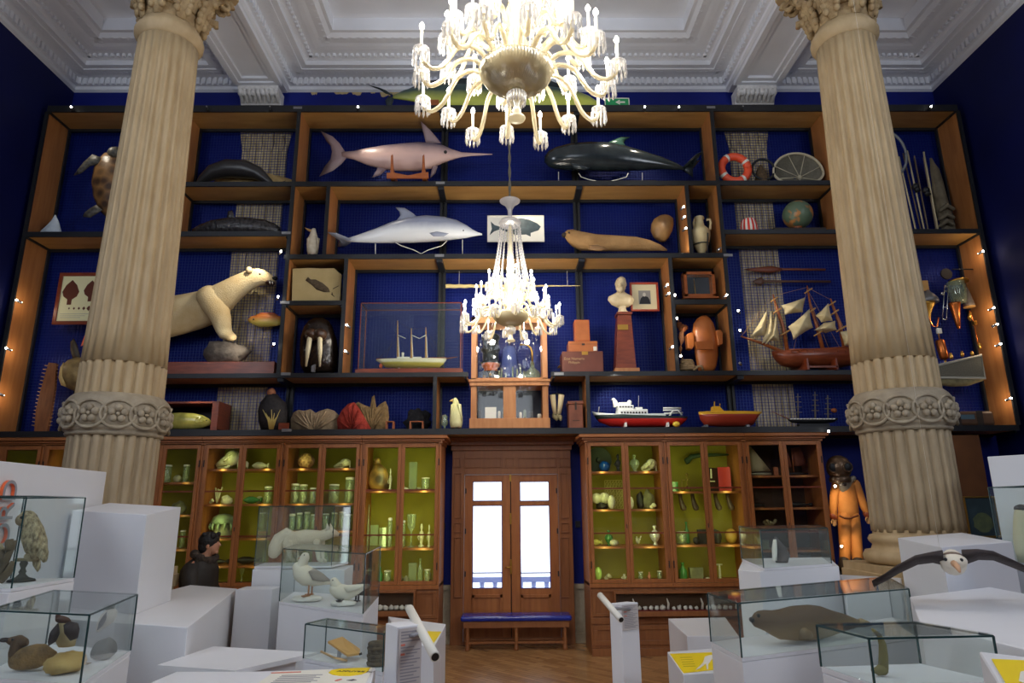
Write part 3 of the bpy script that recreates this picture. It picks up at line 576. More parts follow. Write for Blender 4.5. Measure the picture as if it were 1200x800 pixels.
for k in range(17):
    f = k/16; v = 428+f*70
    for s_, u in ((-1, 56-15*f**.8), (1, 65-8*f)): p, q = P(u, v, Y+.025), P(u+s_*4.2, v-.6, Y+.025); MB().tube([p, q], [.014, .003], 5).build('tooth', mat('tooth_bone', (196, 150, 96), .5), t)
drop(t, 'h4')
t = thing('fish_head_mount', 'brown and cream mounted fish with raised fin half hidden behind the left column', 'fish', P(85, 450, 10.6)); Y = 10.6
MB().side([(72,440,452,.6),(76,430,457,.7),(82,425,460,.75),(92,422,464,.75),(103,424,466,.6),(114,432,462,.5),(122,440,456,.4)], Y).build('body', mat('mottled_fish', (176, 148, 92), .5, c2=(92, 72, 44), scale=7, bump=.3), t)
fin([(85,425),(82,414),(82,404),(86,400),(90,408),(94,424)], Y, .06).build('dorsal_fin', mat('dark_fin', (70, 58, 42), .5), t); fin([(74,428),(70,434),(68,446),(71,455),(77,457),(73,444)], Y-.15, .06).build('lip', mat('fish_lip', (206, 176, 110), .5), t)
b = MB(); b.box(tuple(P(88,460,10.6)+Vector((-.03,0,-.7))), tuple(P(88,460,10.6)+Vector((.03,.06,0)))); b.build('mount_post', 'black', t); drop(t, 'h4')
b = MB(); b.prism(px_poly([(94.5,405.5),(99,393),(105,402.5),(99,403)], 10.6), (0, .01, 0)); tag(b.build('pennant', 'orange'), 'tiny bright orange triangular pennant poking out beside the left column', 'pennant')
b = MB(); b.box(tuple(P(74,506,10.4)), tuple(P(92,503,10.45)+Vector((0,.1,0)))); drop(tag(b.build('label_card', 'offwhite'), 'small white label card lying on the bottom shelf at the left column', 'card'), 'h4')
# left second bay
Y = 10.55
t = thing('porpoise', 'dark arched porpoise curving over a pale rock on the upper left shelf', 'porpoise', P(290, 200, Y)); dk = mat('charcoal_skin', (46, 44, 44), .35)
MB().limb([(229,210,1),(238,202,5),(250,194,9),(268,189.5,11),(288,190.5,11),(303,195,8),(315,204,4.5),(322,210,2)], 14, Y).build('body', dk, t); fin([(318,206),(328,206),(336,203.5),(328,209),(322,212.5),(318,211)], Y, .04).build('tail_fin', dk, t); drop(t, 'h1')
b = MB(); b.rock(P(300, 210, Y+.23), (.75, .09, .22), 3, .25); drop(tag(b.build('pale_rock', mat('sand_rock', (190, 164, 112), .8, c2=(150, 122, 76), scale=9, bump=.4)), 'long pale sandy rock lying under the arched porpoise', 'rock'), 'h1')
t = thing('seal', 'wet dark mottled seal lying on the middle left shelf', 'seal', P(280, 265, Y)); sk = mat('mottled_dark_seal', (70, 66, 66), .25, c2=(22, 22, 24), scale=20, bump=.7)
MB().side([(226,262,266,.7),(235,257,268,.8),(250,252,270,.9),(270,249,271,.9),(290,249,271,.9),(310,251,271,.85),(322,255,269,.7),(329,260,266,.5)], Y).build('body', sk, t); fin([(266,251),(268,241),(273,240),(276,250)], Y, .05).build('fin', sk, t); drop(t, 'sl')
# polar bear on its wooden plinth
b = MB(); x0, x1 = P(137,430,YF).x, Xv['V2']-.12; zp = P(600, 421, YF).z; b.box((x0, YF+.05, LV['h3'][1]+.001), (x1, YM-.05, zp)); tag(b.build('wooden_plinth', 'mahog', bevel=.005), 'long low reddish wooden plinth under the polar bear', 'plinth'); ZPL = zp
t = thing('polar_bear', 'cream polar bear standing with its forepaws up on a grey rock', 'bear', P(230, 400, 10.58)); Y = 10.58
fur = mat('polar_bear_fur', (216, 198, 156), .85, c2=(190, 160, 110), scale=3, bump=.6, bscale=60)
MB().side([(140,366,396,.5),(148,358,402,.55),(168,353,402,.6),(190,349,397,.62),(215,345,391,.62),(235,341,385,.6),(250,335,379,.58),(263,329,371,.55),(275,323,357,.58),(285,319,347,.58),(294,315.5,340,.6),(302,314.5,335.5,.62),(309,316,333.5,.6),(315,319.5,332,.55),(320,323,330,.5),(322.5,325.5,328.5,.4)], Y, 20).build('body', fur, t)
for dy in (-.1, .08): MB().limb([(247,348,17,Y+dy*.5),(253,360,15.5,Y+dy),(259,373,12,Y+dy),(262,386,9.5,Y+dy),(265,392,8.5,Y+dy),(271,395,6.5,Y+dy-.05)], 14, sq=.7).build('foreleg', fur, t)
for dy in (-.1, .1): MB().limb([(158,376,11,Y+dy),(153,395,10,Y+dy),(156,408,7.5,Y+dy),(154,415,6.5,Y+dy),(162,416,5.5,Y+dy)], 12).build('hind_leg', fur, t)
for dy in (-.12, .1): MB().ell(P(292, 316.5, Y+dy), (.055, .04, .06)).build('ear', fur, t)
MB().ell(P(322, 326, Y), (.05, .05, .035)).build('nose', 'black', t); b = MB(); b.ell(P(316.5, 331.5, Y-.03), (.075, .1, .04)); b.build('mouth', mat('dark_mouth', (58, 30, 26), .4), t)
b = MB()
for du in (0, 3): b.tube([P(316+du, 330, Y-.12), P(316.5+du, 333, Y-.12)], [.012, .003], 5)
b.build('teeth', 'offwhite', t); eye(304.5, 321, Y-.15, .018).build('eye', 'black', t)
b = MB(); b.rock(P(265, 410, 10.58), (.34, .22, .22), 5, .3); drop(tag(b.build('grey_rock', mat('grey_rock', (118, 108, 98), .85, c2=(78, 70, 64), scale=12, bump=.8)), 'rough grey rock under the polar bear forepaws', 'rock'), zp)
t = thing('orange_fish', 'small orange and yellow mounted fish beside the polar bear', 'fish', P(310, 375, 10.75)); Y = 10.75
MB().side([(291,373,377,.5),(296,370,380,.5),(304,368,383,.5),(314,367.5,383,.5),(324,369,382,.45),(330,371,380,.3)], Y).build('body', tone('orange_fish_skin', (190, 110, 50), (196, 176, 84), .5, .2), t)
fin([(298,370),(306,366),(320,366),(326,369)], Y, .02).build('dorsal_fin', mat('orange_fin', (170, 84, 40), .5), t); MB().tube([P(312, 376, Y+.05), P(312, 376, YM-.02)], .01, 6).build('mount_rod', 'black', t); eye(297, 374, Y-.1, .015).build('eye', 'black', t)
# penguin, dolphin, picture, sea lion, shell, amphora (second row)
def penguin(name, lab, secs, Y, m, bill, lv, feet, cat='penguin'):
    v, u, _, _ = secs[0][0], (secs[0][1]+secs[0][2])/2, 0, 0
    t = thing(name, lab, cat, P(u, v, Y)); MB().upright(secs, Y).build('body', m, t); b = MB(); b.tube([P(*q, Y) for q in bill], [px(*bill[0], Y)*2, px(*bill[0], Y)*1.3, .004][:len(bill)] if len(bill) == 3 else [px(*bill[0], Y)*1.6, .004], 7); b.build('bill', mat('horn_bill', (196, 156, 96), .4), t)
    for u_, v_ in feet: MB().ell(P(u_, v_, Y-.06), (.04, .07, .02), 8, 6).build('foot', mat('webbed_foot', (120, 96, 70), .5), t)
    for sg in (-1, 1):
        a = secs[len(secs)//2]; e = secs[1]; uu = (a[1] if sg < 0 else a[2]); ue = e[1] if sg < 0 else e[2]; MB().tube([P(uu-sg*1.5, secs[-4][0], Y-.04), P(uu-sg*.3, a[0], Y-.06), P(ue-sg*.5, e[0]-2, Y-.05)], [(.02, .02), (.035, .02), (.012, .01)], 8).build('wing', m, t)
    return drop(t, lv)
penguin('great_auk', 'small cream penguin-like bird with a raised bill in a narrow niche', [(297,361,371,.9),(292,360,373,.9),(284,359.5,373.5,.9),(277,361,373,.9),(272,363.5,371.5,.9),(268,364.5,370.5,.9),(265.5,366,370,.9)], 10.48, mat('cream_feather', (236, 226, 204), .7, c2=(210, 196, 166), scale=14, bump=.3), [(365.5,268.5),(361,266.5),(357,264)], 'h2', [(364,297),(370,297)], 'bird')
Y = 10.48
t = thing('dolphin', 'grey dolphin with white belly raised on a wire stand', 'dolphin', P(480, 280, Y)); DG = tone('dolphin_skin', (150, 156, 176), (232, 234, 236), .5, .14, .3)
MB().side([(404,280,283,.6),(420,275,284,.6),(440,268,284.5,.65),(460,260,284.5,.7),(480,255,284,.75),(500,253,283,.78),(520,254.5,281.5,.75),(535,258,280,.72),(547,264,278.5,.68),(554,269,277,.6),(560,272,276,.5),(565,273.5,275.5,.5)], Y, 18).build('body', DG, t)
gf = mat('dolphin_fin', (152, 158, 176), .35); fin([(464,259),(469,253),(468,248),(463.5,243),(474,243.5),(483,249),(490,255),(478,259)], Y, .06).build('dorsal_fin', gf, t); fin([(503,273),(512,271),(526,273.5),(520,277),(508,277)], Y-.34, .03).build('flipper', gf, t)
c = P(404, 281.5, Y); b = MB(); b.puff([c+Vector(q) for q in ((.12, -.05, 0), (-.06, -.3, 0), (-.2, -.34, .0), (-.1, 0, 0), (-.2, .3, 0), (-.06, .28, 0), (.12, .05, 0))], (0, 0, .04)); b.build('tail_flukes', gf, t); eye(543, 270, Y-.25, .012).build('eye', 'black', t)
w = thing('wire_stand', 'thin white wire stand on a wooden board under the dolphin', 'stand', P(480, 296, Y)); b = MB()
for u, v in ((440, 283.5), (542, 279)): b.tube([P(u, v, Y), P(u, 296, Y)], .008, 6)
b.tube([P(u, v, Y-.1) for u, v in ((463,282),(470,286),(485,291),(493.5,295.5),(502,291),(518,286),(524,280))], .008, 6); b.build('wire', 'offwhite', w); a = P(419, 297, YF+.05); e = P(564, 295.5, YF+.05); MB().box((a.x, YF+.05, a.z), (e.x, YF+.3, e.z)).build('base_board', 'mahog', w); drop(w, 'h2')
def art2(t, x0, x1, z0, z1, y):
    W, H = x1-x0, z1-z0; q = lambda pts: [(x0+W*a, y, z0+H*(1-c)) for a, c in pts]
    MB().prism(q([(.06,.22),(.13,.36),(.22,.42),(.34,.24),(.48,.10),(.6,.09),(.74,.16),(.88,.30),(.94,.42),(.9,.56),(.76,.66),(.76,.80),(.68,.72),(.5,.74),(.34,.62),(.22,.52),(.12,.60),(.04,.74),(.08,.5)]), (0, .002, 0)).build('fish_print', mat('fish_ink', (72, 88, 94), .5, c2=(46, 58, 64), scale=10), t)
framed('fish_picture', 'white sheet printed with a grey fish behind the hanging chandelier', 571, 252, 637.5, 283, 10.6, 'offwhite', 'offwhite', .015, art2)
t = thing('sea_lion', 'tan sea lion lying stretched out on the second shelf right of chandelier', 'sea lion', P(715, 290, 10.5)); Y = 10.5
MB().side([(661.5,276,281,.7),(665,273,286,.75),(671,272.5,292,.75),(680,275,296.5,.8),(700,278.5,297.5,.85),(720,279.5,297.5,.85),(745,281,297.5,.8),(762,285,297.5,.7),(774,290,297.5,.5),(782,295.5,297.5,.4)], Y).build('body', mat('tan_fur', (178, 138, 88), .8, c2=(146, 108, 64), scale=5, bump=.4, bscale=50), t); MB().ell(P(661.5, 279, Y), (.05, .06, .045)).build('nose', 'dark', t); eye(667, 276, Y-.16, .016).build('eye', 'black', t)
fin([(690,291),(700,290),(714,295.5),(702,297.5),(690,296)], Y-.3, .04).build('flipper', mat('tan_flipper', (132, 98, 60), .6), t); drop(t, 'h2')
b = MB(); b.upright([(283,773,780,.7),(278,766,784,.7),(270,762.5,788,.7),(263,763,789.5,.7),(257,766,789,.7),(253,772,785,.6),(251.5,777,781,.5)], 10.62); o = tag(b.build('turtle_shell', mat('tan_shell', (182, 140, 86), .45, c2=(112, 78, 42), scale=4, bump=.4)), 'round tan turtle shell leaning behind the sea lion', 'shell'); b = MB(); b.tube([P(780, 268, 10.66), P(780, 268, YM-.02)], .012, 6); b.build('mount_rod', 'black', o)
t = thing('amphora', 'cream clay amphora with one visible handle in a narrow niche', 'amphora', P(823, 296, 10.5)); Y = 10.5; c0 = P(823, 296, Y)
def pxl(b, uc, prof, Y, n=20, **k):       # lathe drawn by (v, half width px)
    ax = P(uc, prof[0][0], Y); b.lathe((ax.x, Y, 0), [(w_*px(uc, v, Y), P(uc, v, Y).z) for v, w_ in prof], n, **k); return b
b = MB(); pxl(b, 822.5, [(296,1),(293,3),(286,7),(279,9.5),(272,11.2),(267,11.3),(263,8.5),(260,5.5),(256,4.6),(252.5,4.6),(251.5,6),(249.5,5.5),(249.6,3.5)], Y); b.build('body', mat('cream_clay', (232, 216, 172), .7, c2=(206, 184, 132), scale=5), t)
for sg in (-1, 1): MB().tube([P(822.5+sg*5, 252.5, Y), P(822.5+sg*9, 252, Y), P(822.5+sg*10, 256, Y), P(822.5+sg*9, 264, Y)], .022, 8).build('handle', 'offwhite' if 0 else MATS['cream_clay'], t)
drop(t, 'h2'); st = thing('iron_holder', 'black iron ring holder gripping the pointed amphora', 'holder', P(826, 296, Y)); b = MB(); zr = P(823, 287, Y).z; b.tube([Vector((c0.x+.155*cos(2*pi*k/20), Y+.155*sin(2*pi*k/20), zr)) for k in range(21)], .01, 6); b.tube([P(829, 296, Y-.17), P(829.5, 272, Y-.17)], .012, 6); b.tube([P(829, 286, Y-.17), P(829, 286, Y-.15)], .012, 6); b.build('iron_ring', 'black', st); drop(st, 'h2')
# right bay: life ring, plankton net, striped buoy, globe
def torus(b, c, R, r, n=32, m=12, ax=(1, 0, 0), ay=(0, 0, 1)):
    ax, ay = Vector(ax), Vector(ay); return b.tube([Vector(c)+ax*R*cos(2*pi*k/n)+ay*R*sin(2*pi*k/n) for k in range(n+1)], r, m)
Y = 10.46; c = P(859.5, 183.5, Y); t = thing('life_ring', 'bright orange life ring with white bands leaning on the upright', 'life ring', c); R_ = 15.5*px(859, 183, Y)
torus(MB(), c, R_*1.0, 4.6*px(859, 183, Y)).build('ring', mat('orange_ring', (232, 84, 48), .45), t)
for k in range(4):
    a = pi*(.18+k/2); b = MB(); b.tube([c+Vector((R_*cos(a+d), 0, R_*sin(a+d))) for d in (-.1, -.05, 0, .05, .1)], 4.75*px(859, 183, Y), 12); b.build('white_band', 'offwhite', t)
drop(t, 'h1')
Y = 10.5; t = thing('hoop_net', 'black iron hoop with brown net bag beside the orange life ring', 'net', P(898, 200, Y)); c = P(894, 193, Y); torus(MB(), c, 13*px(897, 191, Y), .022, 28, 8).build('hoop', 'black', t)
b = MB(); b.lathe((P(892,205,Y+.1).x, Y+.1, P(902,212,Y).z), [(.1, 0), (.13, .08), (.11, .22), (.07, .36), (.02, .45)], 14); b.build('net_bag', mat('brown_net', (110, 88, 60), .9, c2=(60, 46, 32), scale=30, bump=.8), t); drop(t, 'h1')
t = thing('plankton_net', 'large round hoop of grey gauze net like an open umbrella', 'net', P(936, 200, Y)); c = P(935, 196, Y); rx, rz = 29*px(936, 196, Y), 25*px(936, 196, Y)
ol = [c+Vector((rx*cos(a), 0, rz*sin(a)*(1 if sin(a) > 0 else .6))) for a in [2*pi*k/36 for k in range(36)]]; gz = mat('grey_gauze', (126, 122, 106), .9, c2=(92, 88, 76), scale=60)
b = MB(); ap = c+Vector((0, .17, -.03)); b.rings([[p*1 for p in ol], [p+(ap-p)*.35+Vector((0, .07, 0)) for p in ol], [p+(ap-p)*.7+Vector((0, .05, 0)) for p in ol], [p+(ap-p)*.96 for p in ol]], caps=False); b.build('gauze', gz, t)
b = MB(); b.tube(ol+[ol[0]], .022, 8); b.build('hoop', mat('pale_cord', (196, 186, 158), .7), t); b = MB()
for k in (2, 7, 11, 16, 21, 27, 32): b.tube([ol[k], c+Vector((0, -.02, -.1))], .007, 5)
b.ell(c+Vector((0, -.02, -.1)), .04, 8, 6); b.build('bridle', MATS['pale_cord'], t); drop(t, 'h1')
t = thing('striped_buoy', 'small red and white striped tapering tub on the globe shelf', 'buoy', P(878, 269, 10.48)); Y = 10.48
n = 24; prof = [(269.5, 10), (262, 9.6), (256, 8.2), (253.5, 7), (253.3, 1)]
for nm, par, m_ in (('white_body', 0, 'offwhite'), ('red_stripes', 1, mat('signal_red', (214, 58, 44), .5))):
    b = MB(); ax = P(878, 269, Y)
    if par == 0: pxl(b, 878, prof, Y, n)
    else:
        for k in range(0, n, 2):
            R = [];
            for v, w_ in prof[:4]:
                r = w_*px(878, v, Y)*1.02; R.append([Vector((ax.x+r*q*cos(2*pi*(k+d)/n), Y+r*q*sin(2*pi*(k+d)/n), P(878, v, Y).z)) for q, d in ((1, 0), (1, 1), (.93, 1), (.93, 0))])
            b.rings(R, sm=False)
    b.build(nm, m_, t)
drop(t, 'sr')
t = thing('globe', 'old green and ochre terrestrial globe on short wooden foot', 'globe', P(934, 264, 10.52)); Y = 10.52; MB().ell(P(934, 246, Y), 16.8*px(934, 246, Y), 28, 18).build('sphere', mat('globe_map', (96, 116, 92), .4, c2=(186, 128, 72), scale=5, detail=3, mid=.44, contrast=.03), t)
b = MB(); pxl(b, 934, [(265.5,6.5),(264.5,6.5),(264,4),(262,4),(261,6)], Y); b.build('foot', 'wood', t); a, e = P(903, 269, YF+.03), P(966, 265.5, YF+.03); b = MB(); b.prism([Vector((P(905,268,10.4).x, YF+.04, LV['sr'][1]+.001)), Vector((P(966,268,10.4).x, YF+.04, LV['sr'][1]+.001)), Vector((P(962,268,10.4).x, YF+.5, LV['sr'][1]+.001)), Vector((P(905,268,10.4).x, YF+.5, LV['sr'][1]+.001))], (0, 0, .05))
tag(b.build('wood_slab', 'dark'), 'flat dark wooden slab under the globe', 'board'); drop(t, LV['sr'][1]+.052)
# oars on the wall
for (u0, u1, v, bl, lab, col) in ((871, 967, 315.5, (871, 918), 'upper of the two long wooden paddles above the sailing ship', (120, 62, 40)), (882, 973, 329.5, (882, 896), 'lower of the two long paddles, with a small round blade', (92, 62, 48))):
    Y = 10.84; m_ = mat('paddle_wood_%d' % u0, col, .5); t = thing('paddle', lab, 'paddle', P((u0+u1)/2, v, Y)); MB().tube([P(bl[1]-2, v, Y), P(u1, v+.4, Y)], .022, 8).build('shaft', m_, t); b = MB(); L_ = bl[1]-bl[0]; h = 4 if L_ > 20 else 5
    b.puff(px_poly([(bl[0], v), (bl[0]+L_*.3, v-h*.5), (bl[0]+L_*.7, v-h), (bl[1], v-1.2), (bl[1], v+1.2), (bl[0]+L_*.7, v+h), (bl[0]+L_*.3, v+h*.7)], Y), (0, .04, 0)); b.build('blade', m_, t); b = MB()
    for u in (u0+.4*(u1-u0), u0+.8*(u1-u0)): b.tube([P(u, v+2.2, Y-.03), P(u, v+2.2, YM-.02)], .008, 6)
    b.build('wall_peg', 'black', t)
# ================================================================== MIDDLE ROWS
FOS = mat('fossil_slab', (206, 184, 132), .8, c2=(190, 166, 112), scale=4, bump=.15)
t = thing('fossil_slab', 'cream stone slab with a dark fossil fish in the small left niche', 'fossil', P(370, 352, 10.42)); Y = 10.42
MB().prism(px_poly([(342,353),(342.5,335),(343,313.5),(352,313),(362,312.5),(376,313.2),(392,313),(396,317),(400,320),(399,336),(398.5,353)], Y), (0, .06, 0)).build('slab', FOS, t)
MB().puff(px_poly([(358,327),(361,323),(364,326),(370,326),(378,330),(385,336),(387,341),(380,341),(371,338),(366,333),(362,330)], Y-.004), (0, .012, 0)).build('fossil_fish', mat('fossil_brown', (104, 88, 66), .8, c2=(76, 62, 46), scale=30, bump=.6), t); b = MB()
for a in ((390,337,397,333.5), (388,343,392,346), (389,341,390,344)): b.tube([P(a[0], a[1], Y-.003), P(a[2], a[3], Y-.003)], .006, 5)
b.build('bone_fragments', MATS['fossil_brown'], t); drop(t, 'nl')
t = thing('walrus_head', 'dark glossy walrus head with two long ivory tusks in a box niche', 'walrus', P(374, 430, 10.5)); Y = 10.52
MB().upright([(437,356,391,.6),(428,352,395,.6),(412,351,396,.6),(396,352,394,.6),(384,356,390,.6),(377,361,386,.6),(373.5,367,380,.6)], Y).build('head', mat('walrus_hide', (46, 32, 24), .22, c2=(24, 18, 14), scale=10, bump=.8), t)
b = MB()
for du in (-5, 5): b.ell(P(370+du, 392.5, Y-.3), (.11, .12, .1), 12, 8)
b.build('muzzle', mat('walrus_muzzle', (86, 58, 40), .3, c2=(50, 34, 24), scale=18, bump=.7), t)
for us in ((363.5, 361, 358.5), (374.5, 375, 374.5)): MB().tube([P(us[0], 392, Y-.34), P(us[1], 410, Y-.38), P(us[2], 430, Y-.33)], [.042, .038, .014], 10).build('tusk', mat('ivory', (236, 222, 182), .3), t)
MB().prism(px_poly([(365,429),(369,427),(368,436),(364.5,436)], Y-.3), (0, .06, 0)).build('tusk_rest', 'plate', t); drop(t, 'h3')
def hull(secs, Y, n=9):                     # (u, v deck, v keel, half beam m)
    b = MB(); R = []
    for u, vd, vk, hb_ in secs:
        d, k = P(u, vd, Y), P(u, vk, Y); h = (d-k).length; ring = []
        for i in range(n):
            a = pi*i/(n-1); ring.append(Vector((d.x+(k.x-d.x)*sin(a), Y-hb_*cos(a)*(1 if i in (0, n-1) else .96), d.z-h*sin(a)**.75)))
        R.append(ring)
    return b.rings(R)
# steam yacht in its glass case
t = thing('model_steam_yacht', 'cream and yellow model yacht with three bare masts in a glass case', 'model ship', P(480, 428, 10.55)); Y = 10.55
hull([(441,418.5,420,.01),(446,419,423,.06),(452,419,428,.1),(470,419,429.5,.13),(490,419,429.5,.13),(505,418.5,429,.11),(515,418,428,.06),(520,417.5,424,.02),(523.5,417,418.5,.005)], Y).build('hull', tone('yacht_hull', (236, 228, 196), (206, 186, 70), .55, .08), t)
b = MB(); b.prism([P(441, 418.3, Y-.03), P(523, 416.8, Y-.01), P(523, 416.8, Y+.01), P(505, 418.3, Y+.1), P(446, 418.3, Y+.1)], (0, 0, .012)); b.build('deck', 'wood', t)
for u, vt, k in ((466.5, 373, 1), (482.5, 382, 2), (499.5, 381, 3)):
    b = MB(); b.tube([P(u, 418, Y), P(u-.2, 400, Y), P(u-.4, vt, Y)], [.022, .016, .006], 7); m_ = b.build('mast', 'wood2', t); b = MB(); b.tube([P(u-.2, 390, Y-.03), P(u+9 if k < 3 else u-8, 394, Y-.03)], .006, 5); b.prism(px_poly([(u-1.6,417),(u+1.8,417),(u+.6,392),(u-.6,392)], Y-.01), (0, .02, 0)); b.build('furled_sail', 'offwhite', m_)
b = MB(); b.tube([P(520, 418, Y), P(536, 415.5, Y)], [.012, .004], 6); b.build('bowsprit', 'wood', t); b = MB()
b.box(tuple(P(466, 418, Y)+Vector((0,-.04,0))), tuple(P(480, 416, Y)+Vector((0,.04,0)))); b.box(tuple(P(484, 418, Y)+Vector((0,-.04,0))), tuple(P(494, 416, Y)+Vector((0,.04,0)))); b.lathe(tuple(P(472, 416, Y)), [(.02, 0), (.02, .08)], 8); b.build('deckhouse', 'offwhite', t); b = MB()
for a in ((443,418,466,396),(466,374,482,384),(482,383,499,382),(499,384,522,417),(499,390,514,417),(466,380,452,418)): b.tube([P(a[0], a[1], Y), P(a[2], a[3], Y)], .003, 4)
b.build('rigging', 'dark', t); b = MB()
for u in (468, 491): b.box(tuple(P(u-.8, 432.4, Y)+Vector((0,-.05,0))), tuple(P(u+.8, 428, Y)+Vector((0,.05,0))))
b.build('stand', 'plate', t); MB().ell(P(446.5, 426, Y), (.03, .02, .04)).build('rudder', 'orange', t)
def glasscase(name, lab, x0, x1, y0, y1, z0, z1, w_, m_, gl='glass', base=.06):
    t = thing(name, lab, 'display case', ((x0+x1)/2, (y0+y1)/2, z0)); b = MB(); b.box((x0-.03, y0-.03, z0), (x1+.03, y1+.03, z0+base)); b.build('base', m_, t); b = MB(); zb = z0+base+.001
    for x in (x0, x1-w_):
        for y in (y0, y1-w_): b.box((x, y, zb), (x+w_, y+w_, z1))
    for z in (zb, z1-w_):
        for y in (y0, y1-w_): b.box((x0, y, z), (x1, y+w_, z+w_))
        for x in (x0, x1-w_): b.box((x, y0, z), (x+w_, y1, z+w_))
    b.build('frame', m_, t)
    for q in (((x0, y0+.003, zb), (x1, y0+.007, z1)), ((x0+.003, y0, zb), (x0+.007, y1, z1)), ((x1-.007, y0, zb), (x1-.003, y1, z1)), ((x0, y0, z1-.007), (x1, y1, z1-.003))): MB().box(*q).build('glass_pane', gl, t)
    return t
a, e = P(419, 433, YF+.06), P(541, 354, YF+.06); zt = LV['h3'][1]+.002; cy_ = glasscase('ship_case', 'mahogany-edged glass case around the three-masted model yacht', a.x, e.x, YF+.06, YM-.12, zt, e.z, .014, 'mahog'); drop(t, zt+.063)
# instrument cabinet of pale oak in the middle
t = thing('instrument_cabinet', 'pale oak glazed cabinet of instruments above the door, under the small chandelier', 'cabinet', (P(597, 500, 10.4).x, 10.5, LV['h4'][1])); Y0 = 10.34; Y1 = 10.82
x0, x1 = P(552, 440, Y0).x, P(642, 440, Y0).x; z4 = LV['h4'][1]+.002; zm, zk, zt = P(597, 446, Y0).z, P(597, 452, Y0).z, P(597, 371, Y0).z; OAK2 = mat('pale_oak', (196, 136, 84), .45, c2=(170, 108, 60), scale=4, stretch=(4, 4, .6)); M['poak'] = OAK2
zb = P(597, 490, Y0).z; b = MB(); b.box((x0-.02, Y0-.03, z4), (x1+.02, Y1, zb)); b.box((x0-.02, Y0-.03, zk), (x1+.02, Y1, zm)); b.box((x0-.04, Y0-.05, zm-.02), (x1+.04, Y1+.02, zm+.02)); b.box((x0, Y0, zb), (x0+.09, Y1, zk)); b.box((x1-.09, Y0, zb), (x1, Y1, zk)); b.box(((x0+x1)/2-.1, Y0, zb), ((x0+x1)/2+.1, Y1, zk)); b.box((x0, Y1-.02, zb), (x1, Y1, zk)); b.build('lower_case', OAK2, t, bevel=.004); MB().box((x0+.09, Y1-.04, zb+.002), (x1-.09, Y1-.021, zk-.002)).build('dark_back', mat('dark_blue_back', (38, 44, 62), .6), t)
b = MB(); w_ = .085
for x in (x0, x1-w_):
    for y in (Y0, Y1-w_): b.box((x, y, zm), (x+w_, y+w_, zt))
b.box((x0, Y0, zt-.1), (x1, Y0+.06, zt)); b.box((x0, Y1-.06, zt-.1), (x1, Y1, zt)); b.box((x0, Y0, zt-.1), (x0+.06, Y1, zt)); b.box((x1-.06, Y0, zt-.1), (x1, Y1, zt)); b.box((x0, Y0, zm), (x1, Y0+.05, zm+.05)); b.build('upper_frame', OAK2, t, bevel=.004)
for q in (((x0+w_, Y0+.02, zm+.05), (x1-w_, Y0+.026, zt-.1)), ((x0+.09, Y0+.01, zb), ((x0+x1)/2-.1, Y0+.016, zk)), (((x0+x1)/2+.1, Y0+.01, zb), (x1-.09, Y0+.016, zk))): MB().box(*q).build('glass_pane', 'cabglass', t)
Y = 10.62
def std(b, u, vb_, prof, Y, z0, name, lab, cat, m_, parent=None, n=16):   # lathe standing at z0: (height m, radius m)
    x = P(u, vb_, Y).x; b.lathe((x, Y, z0+.002), [(r, h) for h, r in prof], n); o = b.build(name, m_, parent)
    if parent is None: tag(o, lab, cat)
    return o
z0 = zm+.022
t = thing('diving_bottle', 'tall dark metal instrument with orange collar inside the pale oak cabinet', 'instrument', (P(575, 445, Y).x, Y, z0)); X = P(575, 440, Y).x
b = MB(); b.lathe((X, Y, z0), [(.13, 0), (.13, .16), (.12, .18)], 20); b.build('base', 'black', t); b = MB(); b.lathe((X, Y, z0+.181), [(.1, 0), (.11, .02), (.11, .06), (.15, .09), (.15, .13)], 20); b.build('collar', mat('orange_collar', (214, 112, 60), .4), t); b = MB(); b.lathe((X, Y, z0+.312), [(.16, 0), (.17, .02), (.13, .04), (.13, .2), (.155, .22), (.155, .25), (.13, .27), (.13, .4), (.15, .42), (.15, .46), (.12, .5)], 20); b.build('barrel', mat('dark_metal', (52, 62, 70), .3, .6), t); b = MB()
for k in range(3): b.lathe((X-.1+.1*k, Y-.165, z0+.05+.03*(k % 2)), [(.02, 0), (.025, .02), (.02, .04)], 8)
b.build('knob', 'brass', t)
t = thing('bell_jar', 'pale blue tapering glass bell jar inside the pale oak cabinet', 'bell jar', (P(597, 445, Y).x, Y, z0)); X = P(597, 440, Y).x; bj = glassy('blue_bell_glass', (150, 170, 226), .12, .3, (130, 155, 235)); b = MB(); b.lathe((X, Y, z0), [(.155, 0), (.15, .1), (.125, .4), (.11, .56), (.09, .6), (.03, .62)], 20); b.build('bell', bj, t); b = MB(); b.lathe((X, Y-.001, z0+.622), [(.02, 0), (.02, .03), (.03, .05), (.01, .07)], 10); b.build('knob', 'chrome', t)
t = thing('glass_flask', 'round glass flask with bent metal tube inside the pale oak cabinet', 'flask', (P(624, 445, Y).x, Y, z0)); X = P(624, 440, Y).x; b = MB(); b.lathe((X, Y, z0), [(.06, 0), (.12, .04), (.14, .1), (.12, .17), (.06, .22), (.035, .25), (.035, .34)], 18); b.build('bulb_glass', 'jar', t); b = MB(); b.tube([(X, Y, z0+.3), (X, Y, z0+.5), (X-.02, Y, z0+.58), (X-.08, Y, z0+.63), (X-.2, Y, z0+.64)], .016, 8); b.build('bent_tube', 'brass', t)
PEG = ((585,442), (588,445), (592.5,446), (601,445), (606,446), (610,445), (614,444), (618.5,446))
